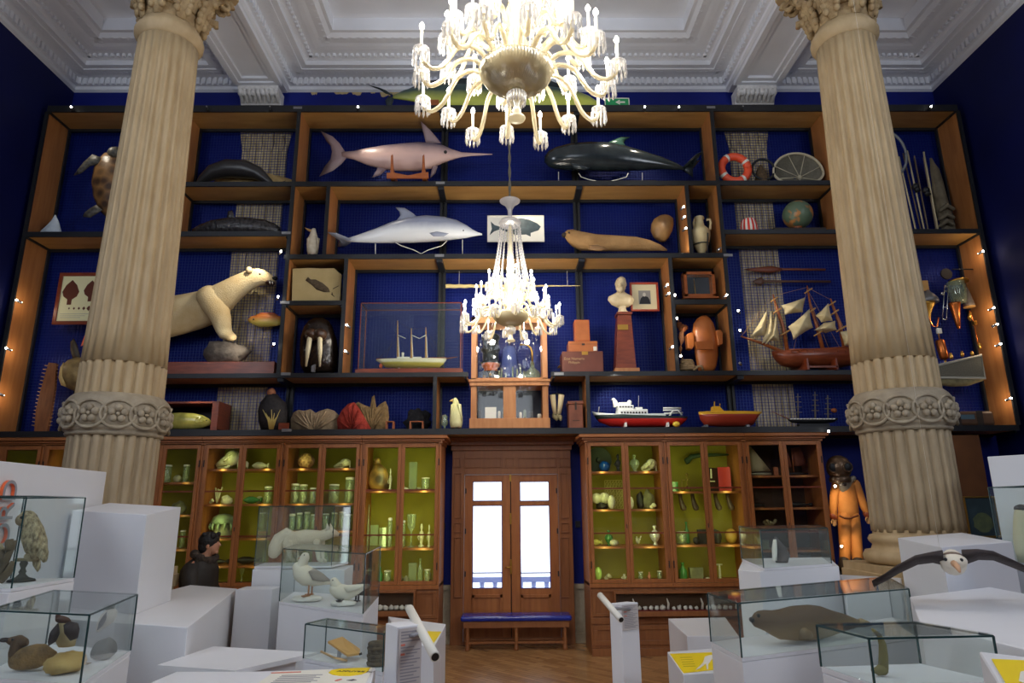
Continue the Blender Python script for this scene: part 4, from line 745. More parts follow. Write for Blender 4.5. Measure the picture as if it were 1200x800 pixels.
for k, (u, v) in enumerate(PEG):
    b = MB(); h = (.16, .2, .12, .22, .18, .22, .15, .1)[k]; o = std(b, u, v, [(0, .016), (h*.8, .014), (h, .02)], YF+.125+.02*(k % 2), z0, 'glass_vial', 'small clear glass vial in the front row inside the pale oak cabinet', 'vial', 'jar', n=10); o['group'] = 'vials in the pale oak cabinet'
for k, (u, hh, rr_, lab) in enumerate(((562, .14, .07, 'dark grey jar'), (575, .22, .12, 'square white card'), (585, .13, .04, 'narrow white vial'), (590, .2, .035, 'taller thin vial'), (610, .11, .04, 'short white vial beside the post'), (615, .15, .045, 'clear beaker'), (622, .12, .07, 'wide dark dish'), (632, .08, .06, 'low white tray'))):
    z1_ = zb+.002; X = P(u, 487, 10.5).x; b = MB()
    if 'card' in lab: b.box((X-.09, 10.5, z1_), (X+.09, 10.53, z1_+.2))
    else: rr_ *= .55; b.lathe((X, 10.46, z1_), [(rr_, 0), (rr_, hh*.8), (rr_*.8, hh), (rr_*.5, hh)], 12)
    tag(b.build('small_instrument', 'offwhite' if 'white' in lab else ('dark' if 'dark' in lab else 'jar')), lab+' in the lower half of the pale oak cabinet', 'instrument')
# narwhal tusk, box stack, bust, portrait
Y = 10.72; t = thing('narwhal_tusk', 'long thin cream narwhal tusk hung level behind the small chandelier', 'tusk', P(600, 335, Y)); b = MB(); n = 90; R = []
for i in range(n+1):
    f = i/n; c = P(522+(680-522)*f, 335.3-.6*f, Y); r = (3.0-2.5*f)*px(600, 335, Y)*.8; R.append([c+Vector((0, r*(1+.12*sin(3*a+i*.9))*cos(a), r*(1+.12*sin(3*a+i*.9))*sin(a))) for a in [2*pi*k/10 for k in range(10)]])
b.rings(R); b.build('spiral_tusk', mat('narwhal_ivory', (232, 208, 140), .5), t); b = MB()
for u in (538, 665): p_ = P(u, 335, Y); b.tube([p_, Vector((p_.x, Y, LV['h2'][0]-.08))], .004, 4)
b.build('hanging_thread', 'offwhite', t)
t = thing('document_chest', 'largest brown box with faded gold lettering, bottom of the wooden box stack', 'box', P(682, 434, 10.45)); z0 = LV['h3'][1]+.002
def pxbox(b, u0, u1, v1, z0, Y0, Y1): x0, x1 = P(u0, v1, Y0).x, P(u1, v1, Y0).x; z1 = P((u0+u1)/2, v1, Y0).z; b.box((x0, Y0, z0), (x1, Y1, z1)); return x0, x1, z1
b = MB(); x0, x1, z1 = pxbox(b, 658.5, 706.5, 411.5, z0, 10.36, 10.8); b.build('box_body', mat('chest_brown', (118, 60, 42), .45, c2=(100, 48, 32), scale=5), t, bevel=.006); b = MB(); b.box((x0+.32, 10.352, z1-.06), (x0+.42, 10.36, z1-.005)); b.build('lock_plate', 'brass', t); b = MB(); b.tube([(x0-.02, 10.5, z0+.14), (x0-.05, 10.52, z0+.12), (x0-.05, 10.62, z0+.12), (x0-.02, 10.64, z0+.14)], .01, 6); b.build('handle', 'brass', t)
def text(s, name, loc, size, m_, parent=None, rot=(pi/2, 0, 0), ext=.002, align='LEFT'):
    c = bpy.data.curves.new(name, 'FONT'); c.body = s; c.size = size; c.extrude = ext; c.align_x = align; o0 = bpy.data.objects.new(name, c); COL.objects.link(o0)
    bpy.context.view_layer.update(); dg = bpy.context.evaluated_depsgraph_get(); me = bpy.data.meshes.new_from_object(o0.evaluated_get(dg)); bpy.data.objects.remove(o0)
    o = bpy.data.objects.new(name, me); COL.objects.link(o); me.materials.clear(); me.materials.append(M[m_] if isinstance(m_, str) else m_); L_ = Vector(loc)
    if parent is not None: o.parent = parent; o.location = L_-ORG[parent.name]
    else: o.location = L_
    o.rotation_euler = rot; ORG[o.name] = L_; return o
gl_ = mat('gold_lettering', (190, 160, 110), .4); text('Ecat Numeris', 'gold_lettering', (x0+.03, 10.358, z1-.14), .06, gl_, t); text('Philippin', 'gold_lettering', (x0+.1, 10.358, z1-.2), .055, gl_, t)
z0 = z1+.002; t = thing('wooden_box', 'flat honey-coloured wooden box with brass clasp, middle of the box stack', 'box', (P(683, 411, 10.45).x, 10.5, z0)); b = MB(); x0, x1, z1 = pxbox(b, 666, 700, 399.5, z0, 10.38, 10.7); b.build('box_body', mat('honey_wood', (186, 108, 50), .4, c2=(160, 86, 36), scale=5), t, bevel=.006); b = MB(); b.box(((x0+x1)/2-.02, 10.372, z1-.07), ((x0+x1)/2+.03, 10.38, z1-.04)); b.box((x0, 10.378, z1-.052), (x1, 10.3801, z1-.048)); b.build('clasp', 'dark', t); b = MB(); b.box((x1-.07, 10.37, z0+.01), (x1-.015, 10.376, z0+.08)); b.build('paper_tag', 'offwhite', t)
z0 = z1+.002; t = thing('upright_wooden_case', 'narrow upright orange wooden case on top of the box stack', 'box', (P(681, 399, 10.45).x, 10.5, z0)); b = MB(); x0, x1, z1 = pxbox(b, 673, 690.5, 374.5, z0, 10.4, 10.62); b.build('box_body', mat('orange_wood', (196, 104, 48), .4, c2=(168, 82, 34), scale=5), t, bevel=.006); b = MB(); b.box((x0+.02, 10.393, z0+.02), (x1-.02, 10.4, z1-.02)); b.box((x0+.005, 10.388, z0+.1), (x0+.02, 10.394, z0+.13)); b.build('door', MATS['honey_wood'], t)
Y = 10.52; z0 = LV['h3'][1]+.002; t = thing('tapered_pedestal', 'tall tapered reddish wooden pedestal with brass plate under the bust', 'pedestal', (P(731.5, 434, Y).x, Y, z0)); R = []
def sq(u0, u1, v, dy): a, e = P(u0, v, Y), P(u1, v, Y); return [Vector((a.x, Y-dy, a.z)), Vector((e.x, Y-dy, a.z)), Vector((e.x, Y+dy, a.z)), Vector((a.x, Y+dy, a.z))]
b = MB(); b.rings([sq(720,743.5,430,.16), sq(722.5,738,367,.11)], sm=False); b.build('shaft', 'mahog', t, bevel=.006); b = MB(); b.rings([sq(718.5,746.5,434,.2), sq(718.5,746.5,430,.2)], sm=False); b.build('foot', 'poak', t); b = MB(); b.rings([sq(721.5,739,366.9,.13), sq(721.5,739,364,.13)], sm=False); b.build('cap', 'mahog', t); a, e = P(724, 382, 10.36), P(736, 376, 10.36); b = MB(); b.box((a.x, 10.38, a.z), (e.x, 10.41, e.z)); b.build('brass_plate', 'brass', t); drop(t, 'h3')
t = thing('marble_bust', 'cream marble bust of a bearded man on the tapered pedestal', 'bust', P(727, 364, Y)); mb_ = mat('old_marble', (222, 204, 168), .5, c2=(190, 168, 126), scale=6, bump=.15)
b = MB(); pxl(b, 729.5, [(366,7),(364.5,7),(363,5),(359,4.2),(358,5.5)], Y, 16)
b.upright([(358.5,723,736,.6),(355,716,741,.5),(350,712,743,.45),(346,713,741,.5),(343.5,718,736,.6),(341,722.5,732,.8),(338,723,732,.95)], Y); b.upright([(340,724,731,.9),(337,721.5,733,.95),(333,721,733.5,1),(328,721.5,733.5,1),(325,723,732.5,1),(323,726,730,1)], Y)
b.ell(P(726.8, 332, Y-.13), (.025, .035, .035), 8, 6); b.ell(P(727, 337, Y-.1), (.06, .05, .06), 10, 8)
for du in (-5.6, 6): b.ell(P(727.3+du, 331.5, Y), (.015, .03, .04), 8, 6)
b.build('bust', mb_, t); drop(t, max(v.co.z+ORG[m.name].z for m in meshes(bpy.data.objects['tapered_pedestal']) for v in m.data.vertices)+bpy.data.objects['tapered_pedestal'].location.z-ORG['tapered_pedestal'].z)
def art3(t, x0, x1, z0, z1, y):
    W, H = x1-x0, z1-z0; q = lambda pts: [(x0+W*a, y, z0+H*c) for a, c in pts]; MB().prism(q([(.3,.25),(.72,.25),(.72,.72),(.3,.72)]), (0, .003, 0)).build('grey_ground', mat('photo_grey', (150, 146, 138), .5), t)
    b = MB(); b.prism([(p[0], y-.002, p[2]) for p in q([(.32,.26),(.7,.26),(.68,.4),(.62,.5),(.55,.52),(.45,.52),(.38,.46),(.34,.36)])], (0, .002, 0)); b.build('dark_coat_print', 'black', t); b = MB(); b.prism([(x0+W*(.5+.055*cos(k*pi/6)), y-.003, z0+H*(.58+.07*sin(k*pi/6))) for k in range(12)], (0, .003, 0)); b.build('face_print', mat('photo_pale', (206, 200, 186), .5), t)
framed('portrait_photo', 'red-framed old photograph of a seated man in dark coat beside the bust', 739.5, 330.5, 771, 364.5, 10.66, mat('red_frame', (176, 66, 34), .4), mat('cream_mount', (236, 222, 176), .5), .035, art3)
# niches on the right: small framed case, carved mask, rope, dried plant
a, e = P(803, 347, 10.42), P(837, 318, 10.42); t = glasscase('small_framed_case', 'small wood-framed glass case with a thin tube inside, in the upper right niche', a.x, e.x, 10.42, 10.6, LV['nr'][1]+.05, e.z, .05, 'wood', base=.03)
b = MB(); b.box((a.x+.02, 10.58, LV['nr'][1]+.09), (e.x-.02, 10.595, e.z-.02)); b.build('back_panel', mat('slate_blue', (52, 58, 78), .6), t); b = MB(); xm = (a.x+e.x)/2-.06; b.tube([(xm, 10.5, LV['nr'][1]+.1), (xm-.01, 10.5, e.z-.1)], .008, 6); b.build('thin_tube', 'brass', t); b = MB()
for x in (a.x, e.x-.03):
    for y in (10.44, 10.56): b.box((x, y, LV['nr'][1]+.001), (x+.03, y+.03, LV['nr'][1]+.05))
b.build('feet', 'black', t)
t = thing('carved_wooden_shell', 'large smooth orange-brown carved wooden shield with two side blocks in a niche', 'carving', P(829, 434, 10.5)); Y = 10.5; cw = mat('carved_wood', (190, 112, 54), .35, c2=(150, 80, 36), scale=3)
MB().upright([(436,819,836,.5),(428,816.5,839.5,.5),(415,814.5,841.5,.45),(400,812.5,841,.45),(388,811.5,839,.5),(378,812.5,836,.5),(372,817,832,.5),(369,822,828,.4)], Y).build('shell', cw, t); MB().prism(px_poly([(815,399),(817,408),(836,408),(835,398)], Y-.24), (0, .05, 0)).build('carved_panel', cw, t)
for q in ([(804.5,391),(810,388),(813,390),(814,404),(811,408),(806,407)], [(839,386),(845,385),(847,389),(847,402),(842,403.5)]): MB().prism(px_poly(q, Y-.1), (0, .14, 0)).build('side_block', cw, t, bevel=.01)
drop(t, 'h3')
Y = 10.42; rp = mat('hemp_rope', (176, 150, 112), .8, c2=(130, 106, 76), scale=20, bump=.5); b = MB(); c = P(807, 431, Y)
for k in range(5): torus(b, c+Vector((.01*(k % 2), .08, .02+k*.035)), .135-.012*k, .022, 24, 7, (1, 0, 0), (0, .55, .0))
b.tube([P(813, 432, Y-.05), P(818, 427, Y-.1), P(822, 427, Y-.1), P(824, 432, Y-.08)], .02, 7); drop(tag(b.build('rope_coil', rp), 'coil of pale hemp rope at the foot of the carved wooden shield', 'rope'), 'h3')
t = thing('dried_seaweed', 'thin brown dried stems hanging beside the carved wooden shield', 'plant', P(799, 400, 10.5)); b = MB()
for k in range(5): b.tube([P(798+k*.7, 382, 10.5), P(796+k*1.3, 395+k, 10.5-.02*k), P(799-k*.8, 408, 10.5), P(796+k, 418, 10.5)], .008, 5)
b.build('stem', mat('brown_stem', (122, 76, 44), .7), t); b = MB()
for k in range(6): b.rock(P(796+(k*37 % 8), 380+(k*13 % 7), 10.5), (.05, .04, .045), k, .4, 2, 8, 6, False)
b.build('seed_head', mat('brown_pod', (150, 86, 44), .7, bump=.5), t)
# sailing ship with torn sails
Y = 10.55; t = thing('model_sailing_ship', 'large wooden model sailing ship with ragged cream canvas sails', 'model ship', P(940, 430, Y)); hw_ = mat('red_brown_hull', (142, 70, 40), .3, c2=(110, 50, 28), scale=5, stretch=(1, 3, 6))
hull([(905,413,417,.02),(910,414,424,.12),(917,414.5,430,.18),(930,414.5,432.5,.24),(960,413.5,433,.26),(985,412,432,.24),(1005,410,428,.2),(1015,408,420,.14)], Y).build('hull', hw_, t)
b = MB(); b.prism([P(906, 412.8, Y), P(930, 414.3, Y-.22), P(985, 411.8, Y-.22), P(1012, 409, Y-.12), P(1012, 409, Y+.12), P(985, 411.8, Y+.22), P(930, 414.3, Y+.22)], (0, 0, .015)); b.tube([P(u, v, Y-.24) for u, v in ((925,411),(955,410.5),(985,408.5),(1010,406))], .012, 6)
for u in range(928, 1008, 9): b.tube([P(u, 414, Y-.24), P(u, 410, Y-.24)], .007, 5)
b.build('deck', hw_, t)
b = MB(); b.tube([P(918, 414, Y), P(892, 403, Y), P(868.5, 395.5, Y)], [.035, .026, .012], 8); b.build('bowsprit', 'wood', t)
for pts in ([(923,414),(918,385),(910,360),(906,346)], [(965,413),(958,385),(950,360),(946,336)], [(990,411),(984,380),(977,362),(973.5,351)]):
    b = MB(); b.tube([P(u, v, Y) for u, v in pts], [.035, .03, .022, .01], 8); m_ = b.build('mast', 'wood', t); u, v = pts[2]
    b = MB(); b.tube([P(u-4, v+9, Y-.06), P(u+6, v+2, Y-.1)], .014, 6); b.build('yard', 'wood2', m_); MB().tube([P(pts[1][0]-4, pts[1][1]+10, Y-.06), P(pts[1][0]+8, pts[1][1]+3, Y-.1)], .014, 6).build('yard', 'wood2', m_); MB().tube([P(pts[3][0]-3, pts[3][1]+9, Y-.06), P(pts[3][0]+6, pts[3][1]+3, Y-.1)], .012, 6).build('yard', 'wood2', m_)
cv = mat('old_canvas', (226, 210, 168), .85, c2=(204, 184, 136), scale=7, bump=.4)
for i, pts in enumerate(([(879,397),(900,362.5),(897,395)], [(893,404),(904,365),(908,392),(906,400)], [(897,405),(910,370),(913.5,402),(906,400)], [(916,359),(944,349.5),(941,367),(920,370)], [(924,384),(949,363),(953,385),(930,399.5)], [(956,371),(971,356.5),(976,377),(963,379)], [(954,388),(966,379),(979,377),(981,388),(968,391.5),(960,390)], [(985,390),(1000,386),(1000,408),(990,406)])):
    n = len(pts); c = P(sum(p[0] for p in pts)/n, sum(p[1] for p in pts)/n, Y-.2); b = MB(); ring = []
    for k in range(n):
        a, e = P(*pts[k], Y-.06-.02*(i % 3)), P(*pts[(k+1) % n], Y-.06-.02*(i % 3))
        for j in range(4): q = a.lerp(e, j/4); ring.append(q+(c-q)*.04*(1 if j in (1, 3) else (1.5 if j else 0))*Vector((1, 0, 1)).length)
    mid = [p+(c-p)*.5+Vector((0, -.03, 0)) for p in ring]; cen = [p+(c-p)*.98+Vector((0, -.02, 0)) for p in ring]; b.rings([[p+Vector((0, .012, 0)) for p in mid], [p+Vector((0, .01, 0)) for p in ring], ring, mid, cen], caps=True); b.build('sail', cv, t)
b = MB()
for a in ((868,396,906,346),(868,396,900,362),(906,348,946,338),(946,338,973,352),(946,340,930,412),(946,340,985,410),(973,352,1000,408),(906,350,916,412),(948,350,972,411)): b.tube([P(a[0], a[1], Y), P(a[2], a[3], Y)], .003, 4)
b.build('rigging', 'wood2', t); b = MB()
for u in (948, 982): b.prism(px_poly([(u-1.5,434),(u-3,421),(u-1,421),(u+1,434)], Y-.3), (0, .6, 0))
b.box(tuple(P(949, 432, Y-.3)), tuple(P(982, 430, Y-.28))); b.build('cradle', 'mahog', t); drop(t, 'h3')
# right outer bay: poles, wrapped plaster figure, hanging instruments, net, case
Y = 10.6
for k, (u0, u1, v0, v1, r, cl) in enumerate(((1052,1072,176,262,.02,0),(1057,1078,172,262,.018,1),(1062,1082,170,263,.02,0),(1070,1087,176,267,.05,2),(1081,1097,178,267,.05,2),(1082,1099,176,268,.02,0))):
    m_ = (mat('bleached_pole', (190, 176, 140), .6), mat('dark_pole', (96, 80, 60), .6), mat('grey_board', (120, 104, 84), .7))[cl]; b = MB(); p, q = (P(u0, v0, 10.8), P(u1, v1, 10.62)) if cl == 2 else (P(u0, v0, 10.5), P(u1, v1, 10.38))
    if cl == 2: b.bar(p, q, .02, .13)
    else: b.tube([p, q], r*.7, 8)
    lab = ('thin pale pole nearest the right column', 'thin dark pole in the leaning bundle, second from the column', 'thin pale pole in the middle of the leaning bundle', 'flat grey board, left one of two leaning with the poles', 'flat grey board, right one of two leaning with the poles', 'thin pale pole at the right end of the leaning bundle')[k]
    o = tag(b.build('leaning_board' if cl == 2 else 'leaning_pole', m_), lab+' in the far right bay', 'board' if cl == 2 else 'pole', 'poles leaning in the far right bay'); drop(o, 'sr')
Y = 10.5; b = MB(); c = P(1040, 180, 10.36); b.tube([c+Vector((.33*cos(a), 0, .44*sin(a))) for a in [2*pi*k/28 for k in range(29)]], .022, 8); tag(b.build('hose_loop', mat('grey_hose', (120, 124, 126), .4)), 'grey loop of hose beside the right column, upper far right', 'hose')
b = MB()
for u, v in ((1073, 218.5), (1085, 223)): b.ell(P(u, v, 10.34), .06, 12, 8); b.tube([P(u, v, 10.34), P(u+3, v+6, 10.34)], .045, 8)
tag(b.build('pulley_block', 'black'), 'pair of dark round pulley blocks hung in front of leaning poles', 'pulley')
Y = 10.68; b = MB(); b.upright([(268,1104,1122,.8),(262,1103,1118,.8),(252,1100,1115,.8),(240,1096,1112,.8),(225,1093,1108,.8),(205,1091,1103,.7),(192,1089,1099,.7),(185,1089,1094,.7),(179,1088,1091,.7)], Y, 14)
for v in (262, 254, 246, 236): b.limb([(1100,v+4,2),(1108,v-2,3),(1116,v+2,2)], 8, Y-.14)
drop(tag(b.build('folded_sailcloth', mat('grey_canvas', (128, 116, 92), .9, c2=(88, 80, 64), scale=6, bump=.8)), 'tall bundle of folded grey canvas in the upper far right bay', 'canvas'), 'sr')
Y = 10.6
t = thing('plankton_sampler', 'hanging brass funnel sampler with grey cone top, nearest the right column', 'instrument', P(1090, 360, Y)); b = MB(); pxl(b, 1089, [(383,1.5),(376,2.5),(368,4),(362,7),(357,10),(355,10)], Y, 18); b.build('brass_funnel', 'brass', t); b = MB(); pxl(b, 1089, [(354.8,10.3),(350,9.5),(345,6),(342,3),(340,2)], Y, 18); b.build('grey_cone', mat('grey_metal', (130, 128, 126), .4, .5), t); MB().box(tuple(P(1080,341,Y)+Vector((-.02,-.02,0))), tuple(P(1085,329,Y)+Vector((.02,.02,0)))).build('wooden_tag', 'wood2', t); b = MB(); b.tube([P(1083, 360, Y-.1), P(1093, 382, Y-.05), P(1098, 383, Y-.05), P(1100, 372, Y-.05)], .012, 6); b.build('tube', 'copper', t)
t = thing('water_bottle', 'hanging copper cylinder below the brass funnel sampler', 'instrument', P(1103, 410, Y)); ax = Vector((.05, 0, -.2)); p, q = P(1101, 398, Y), P(1107, 421, Y); b = MB(); b.tube([p, p.lerp(q, .06), p.lerp(q, .9), q], [.05, .07, .07, .05], 14); b.build('cylinder', 'copper', t); b = MB(); b.tube([P(1098.5, 384, Y), p], .012, 6); b.tube([q, P(1109, 427, Y)], .02, 8); b.build('hanger', 'brass', t); MB().box(tuple(P(1097.5,391,Y)+Vector((0,-.04,0))), tuple(P(1101.5,385,Y)+Vector((0,.0,0)))).build('paper_tag', 'offwhite', t)
t = thing('thermometer_frame', 'slim hanging metal thermometer frame between the two funnels', 'instrument', P(1108, 355, Y)); b = MB()
for du in (0, 4.5): b.tube([P(1107+du, 334, Y), P(1104.5+du, 375, Y)], .01, 6)
for v in (335, 341, 360, 374): b.tube([P(1107-(v-334)*.06, v, Y), P(1111.5-(v-334)*.06, v, Y)], .01, 6)
b.build('frame', 'chrome', t); MB().ell(P(1104, 344, Y-.03), .03, 8, 6).build('clamp', 'chrome', t)
t = thing('glass_sounding_lamp', 'hanging glass jar instrument over a long copper cone', 'instrument', P(1124, 355, Y)); b = MB(); pxl(b, 1123.5, [(355,7),(350,9),(340,9.5),(331,9.5)], Y, 18); b.build('glass_cylinder', 'jar', t); b = MB(); pxl(b, 1123.5, [(330.8,10.5),(328.5,10.5),(327,6)], Y, 18); b.build('cap', 'brass', t); b = MB(); pxl(b, 1123.5, [(385,1.5),(378,2.8),(366,4.5),(357,6),(355.2,6.5)], Y, 18); b.build('copper_cone', 'copper', t); b = MB(); pxl(b, 1123.5, [(352,5),(345,6),(338,4)], Y, 12); b.build('dark_works', 'dark', t)
t = thing('hanging_disc_net', 'small flat brown disc on a bracket, top of the lower far right bay', 'paddle', P(1112, 320, Y)); b = MB(); c = P(1109, 321, Y); b.tube([c+Vector((0, -.015, 0)), c+Vector((0, .015, 0))], 6.5*px(1109, 321, Y), 18); b.build('disc', 'dark', t); b = MB(); b.tube([P(1116, 315.5, Y), P(1140, 315.5, Y)], .012, 6); b.build('bracket_rod', 'steel', t)
t = thing('copper_sounding_rod', 'thin copper rod instrument hung beside the far right wooden upright', 'instrument', P(1140, 380, Y)); b = MB(); b.tube([P(1136, 364, Y), P(1138, 368, Y), P(1141, 378, Y), P(1147, 406, Y)], .01, 6); b.build('rod', 'copper', t); b = MB(); b.bar(P(1141, 376, Y), P(1142.5, 381, Y), .07, .05); MB().ell(P(1148, 405, Y), (.03, .03, .06), 8, 6).build('weight', 'brass', t); b.tube([P(1137, 366, Y-.06), P(1136, 372, Y-.06), P(1137, 376, Y-.06)], [.02, .03, .015], 8); b.build('weight', 'brass', t)
t = thing('cone_lampshade', 'grey cone-shaped shade fixed to the far right wooden upright', 'lampshade', P(1150, 350, Y)); b = MB(); pxl(b, 1136, [(359,6),(356,5.6),(345,3.5),(337,1.5)], Y, 18); b.build('cone', mat('dusty_cone', (120, 104, 90), .7), t); b = MB(); pxl(b, 1136, [(359.8,6.2),(359,6.2)], Y, 18); b.build('rim', 'wood2', t)
b = MB()
for u, v, h in ((1115, 421, 7), (1128, 418, 6), (1139.5, 417, 5)): b.lathe(tuple(P(u, v, 10.5)), [(.02, 0), (.03, .03), (.025, h*.012), (.015, h*.016)], 8)
tag(b.build('brass_fitting', 'brass'), 'row of three tiny brass fittings above the slanting net frame', 'fitting')
t = thing('sampling_net', 'grey boat-shaped gauze net on a slanting frame, far right bay', 'net', P(1125, 435, 10.5)); Y = 10.45; A_, B_, C_, D_ = P(1064, 436, Y), P(1150, 416, Y), P(1154.5, 443, Y), P(1064, 442, Y)
b = MB(); b.prism([A_, B_, C_, D_], (0, .02, 0)); b.build('gauze', gz, t); b = MB(); b.tube([A_, B_, C_, D_], .02, 8); b.build('frame', mat('alu_frame', (170, 168, 156), .4), t); b = MB(); b.side([(1066,443,447,1),(1090,443,450,1),(1115,443.5,453,1),(1135,443.5,452,1),(1152,443,446,1)], Y+.05, 12); b.build('net_pouch', mat('yellowed_gauze', (150, 140, 100), .9, c2=(110, 100, 70), scale=12), t)
t = thing('wooden_instrument_case', 'long brown wooden case with rounded end beside the right column, bottom right shelf', 'box', P(1130, 490, 10.4)); Y = 10.4; b = MB(); a, e = P(1098, 491, Y), P(1163, 473.5, Y); b.box((a.x, Y, a.z), (e.x, Y+.3, e.z)); b.build('box_body', mat('dull_brown_case', (104, 74, 52), .5, c2=(80, 54, 38), scale=6), t, bevel=.04); a, e = P(1124, 483.5, Y), P(1140, 478, Y); MB().box((a.x, Y-.006, a.z), (e.x, Y, e.z)).build('blue_label', mat('dull_blue', (78, 104, 116), .5), t); b = MB()
for u in (1119, 1145): a, e = P(u, 491, Y), P(u+4, 473.5, Y); b.box((a.x, Y-.008, a.z), (e.x, Y, e.z))
b.build('strap', 'dark', t); drop(t, 'h4')
# ================================================================== BOTTOM ROW
Y = 10.46; t = thing('golden_fish', 'golden mounted fish lying in a dark wooden tray at the lower left', 'fish', P(215, 500, Y)); GF = mat('golden_fish_skin', (198, 186, 96), .22, c2=(150, 150, 70), scale=9)
MB().side([(182,490,497,.5),(188,486,500,.5),(198,483.5,502,.55),(212,482.5,502.5,.55),(228,483.5,502,.55),(238,486,500.5,.5),(245,490,498,.4),(248,493,496,.3)], Y).build('body', GF, t); fin([(184,491),(178,484),(180,493),(178,501),(184,496)], Y, .04).build('tail_fin', mat('golden_fin', (160, 140, 70), .4), t); b = MB()
for u, v, r in ((232, 492, .04), (237, 491, .035)): torus(b, P(u, v, Y-.14), r, .007, 14, 6)
b.build('gill_plate', GF, t); eye(242, 492, Y-.1, .012).build('eye', 'black', t); drop(t, LV['h4'][1]+.03)
t = thing('fish_tray', 'open dark wooden box around the golden fish', 'box', P(215, 500, Y)); b = MB(); a, e = P(172, 502, 10.34), P(257, 470, 10.34); z0 = LV['h4'][1]+.002; b.box((a.x, 10.36, z0), (e.x, 10.8, z0+.025)); b.box((a.x, 10.8, z0), (e.x, 10.83, e.z)); b.build('tray_back', 'black', t); b = MB(); b.box((a.x, 10.34, e.z-.03), (e.x, 10.8, e.z)); b.build('tray_top', 'mahog', t); b = MB(); b.box((e.x-.1, 10.34, z0), (e.x, 10.8, e.z-.03)); b.build('tray_side', 'mahog', t)
t = thing('dark_bird', 'dark stuffed bird with small orange head seen from behind', 'bird', P(320, 500, 10.5)); Y = 10.5; MB().upright([(504,306,332,.7),(494,303,336,.7),(482,302.5,337,.7),(472,305,335,.7),(466,310,328,.7),(462,313,325,.7)], Y).build('body', mat('dark_feather', (46, 40, 40), .7, c2=(26, 22, 22), scale=16, bump=.7), t); MB().ell(P(318, 460.5, Y), (.07, .07, .08)).build('head', mat('orange_feather', (150, 92, 60), .7, bump=.5), t); b = MB()
for k in range(7): b.tube([P(316+k*.6, 503, Y-.2), P(314+k*1.5, 492, Y-.24), P(308+k*3.4, 480+(k % 3)*4, Y-.24)], [.012, .01, .004], 6)
b.build('dry_branch', mat('pale_branch', (196, 172, 96), .6), t); drop(t, 'h4')
b = MB(); x = P(331, 497, 10.36)
b.box(tuple(x+Vector((-.06, -.0, -.05))), tuple(x+Vector((.1, .02, .06)))); drop(tag(b.build('small_frame_card', 'mahog'), 'small dark wooden plaque in front of the dark bird', 'plaque'), 'h4')
def fan(name, lab, pts, Y, m_, cat='coral', ribs=11):
    b = MB(); b.puff(px_poly(pts, Y), (0, .07, 0)); c = P(sum(p[0] for p in pts)/len(pts), max(p[1] for p in pts), Y-.03)
    for k in range(ribs):
        p = P(*pts[1+int(k*(len(pts)-2)/ribs)], Y-.035); q = c+(p-c)*.92; b.tube([c+(q-c)*.1, c+(q-c)*.5+Vector((0, -.03, 0)), q], [.02, .018, .008], 6)
    return drop(tag(b.build(name, m_), lab, cat), 'h4')
fan('fan_coral', 'wide pale beige fan coral with scalloped top edge, lower left', [(341,502),(341,488),(344,480),(350,477),(357,478),(364,476),(371,481),(375,478),(384,475.5),(392,478),(398,484),(399,502)], 10.6, mat('beige_coral', (178, 154, 122), .85, c2=(146, 122, 92), scale=14, bump=.7))
fan('red_fan_coral', 'bright red fan coral leaning against the tan sponge', [(396,502),(395,489),(401,478),(408,471),(415,469),(421,476),(428,488),(436,502)], 10.5, mat('red_coral', (190, 66, 48), .85, c2=(146, 44, 34), scale=18, bump=.8))
fan('tan_sponge', 'tall tan sponge with spiky crown behind the red coral', [(427,502),(420,490),(414,478),(414,471),(420,468),(428,472),(434,474),(436,462),(439,460),(441,474),(446,476),(452,467),(455,474),(456,486),(453,502)], 10.62, mat('tan_sponge_skin', (158, 128, 84), .9, c2=(122, 96, 60), scale=18, bump=.8))
for u0, u1, v0, lab in ((452, 461.5, 492, 'tiny wooden stool just right of the tan sponge'), (480, 496, 492, 'tiny wooden bench in the dark lower left bay')):
    Y = 10.42; t = thing('miniature_stool', lab, 'stool', P((u0+u1)/2, 501, Y)); a, e = P(u0, v0+1.2, Y), P(u1, v0, Y); MB().box((a.x, Y, a.z), (e.x, Y+.12, e.z)).build('seat', 'wood', t); b = MB(); z = a.z
    for x in (a.x, e.x-.02):
        for y in (Y, Y+.1):
            MB().box((x, y, z-.12), (x+.02, y+.02, z)).build('leg', 'wood', t)
    drop(t, 'h4')
b = MB(); b.rock(P(490, 490, 10.7), (.2, .08, .2), 9, .5, 2.4); drop(tag(b.build('dark_sponge', mat('black_sponge', (34, 32, 36), .9, c2=(20, 18, 22), scale=20, bump=.8)), 'dark lacy sponge behind the tiny wooden bench', 'sponge'), 'h4')
penguin('emperor_penguin', 'pale yellow-green lit penguin standing left of the pale oak cabinet', [(503,528,541,.9),(498,527,542,.9),(490,527.5,542,.9),(482,528.5,540.5,.9),(476,530,538.5,.9),(471.5,531,537,.95),(469,531.5,535.5,.9),(468,532.5,534.5,.9)], 10.44, mat('pale_green_feather', (232, 226, 176), .6, c2=(206, 200, 140), scale=10, bump=.3), [(531,471),(528.5,471.5),(526.5,472)], 'h4', [(531,503),(538,503)])
b = MB(); b.lathe(tuple(P(521, 500, 10.5)), [(.03, 0), (.01, .05), (.05, .08), (.06, .13), (.04, .17), (.055, .2), (.03, .24)], 10); drop(tag(b.build('glass_ornament', 'jar'), 'small clear glass ornament beside the lit penguin', 'ornament'), 'h4')
t = thing('hanging_gauntlets', 'pair of cream leather gauntlets hung upside down beside the pale oak cabinet', 'gloves', P(653, 480, 10.5)); Y = 10.5
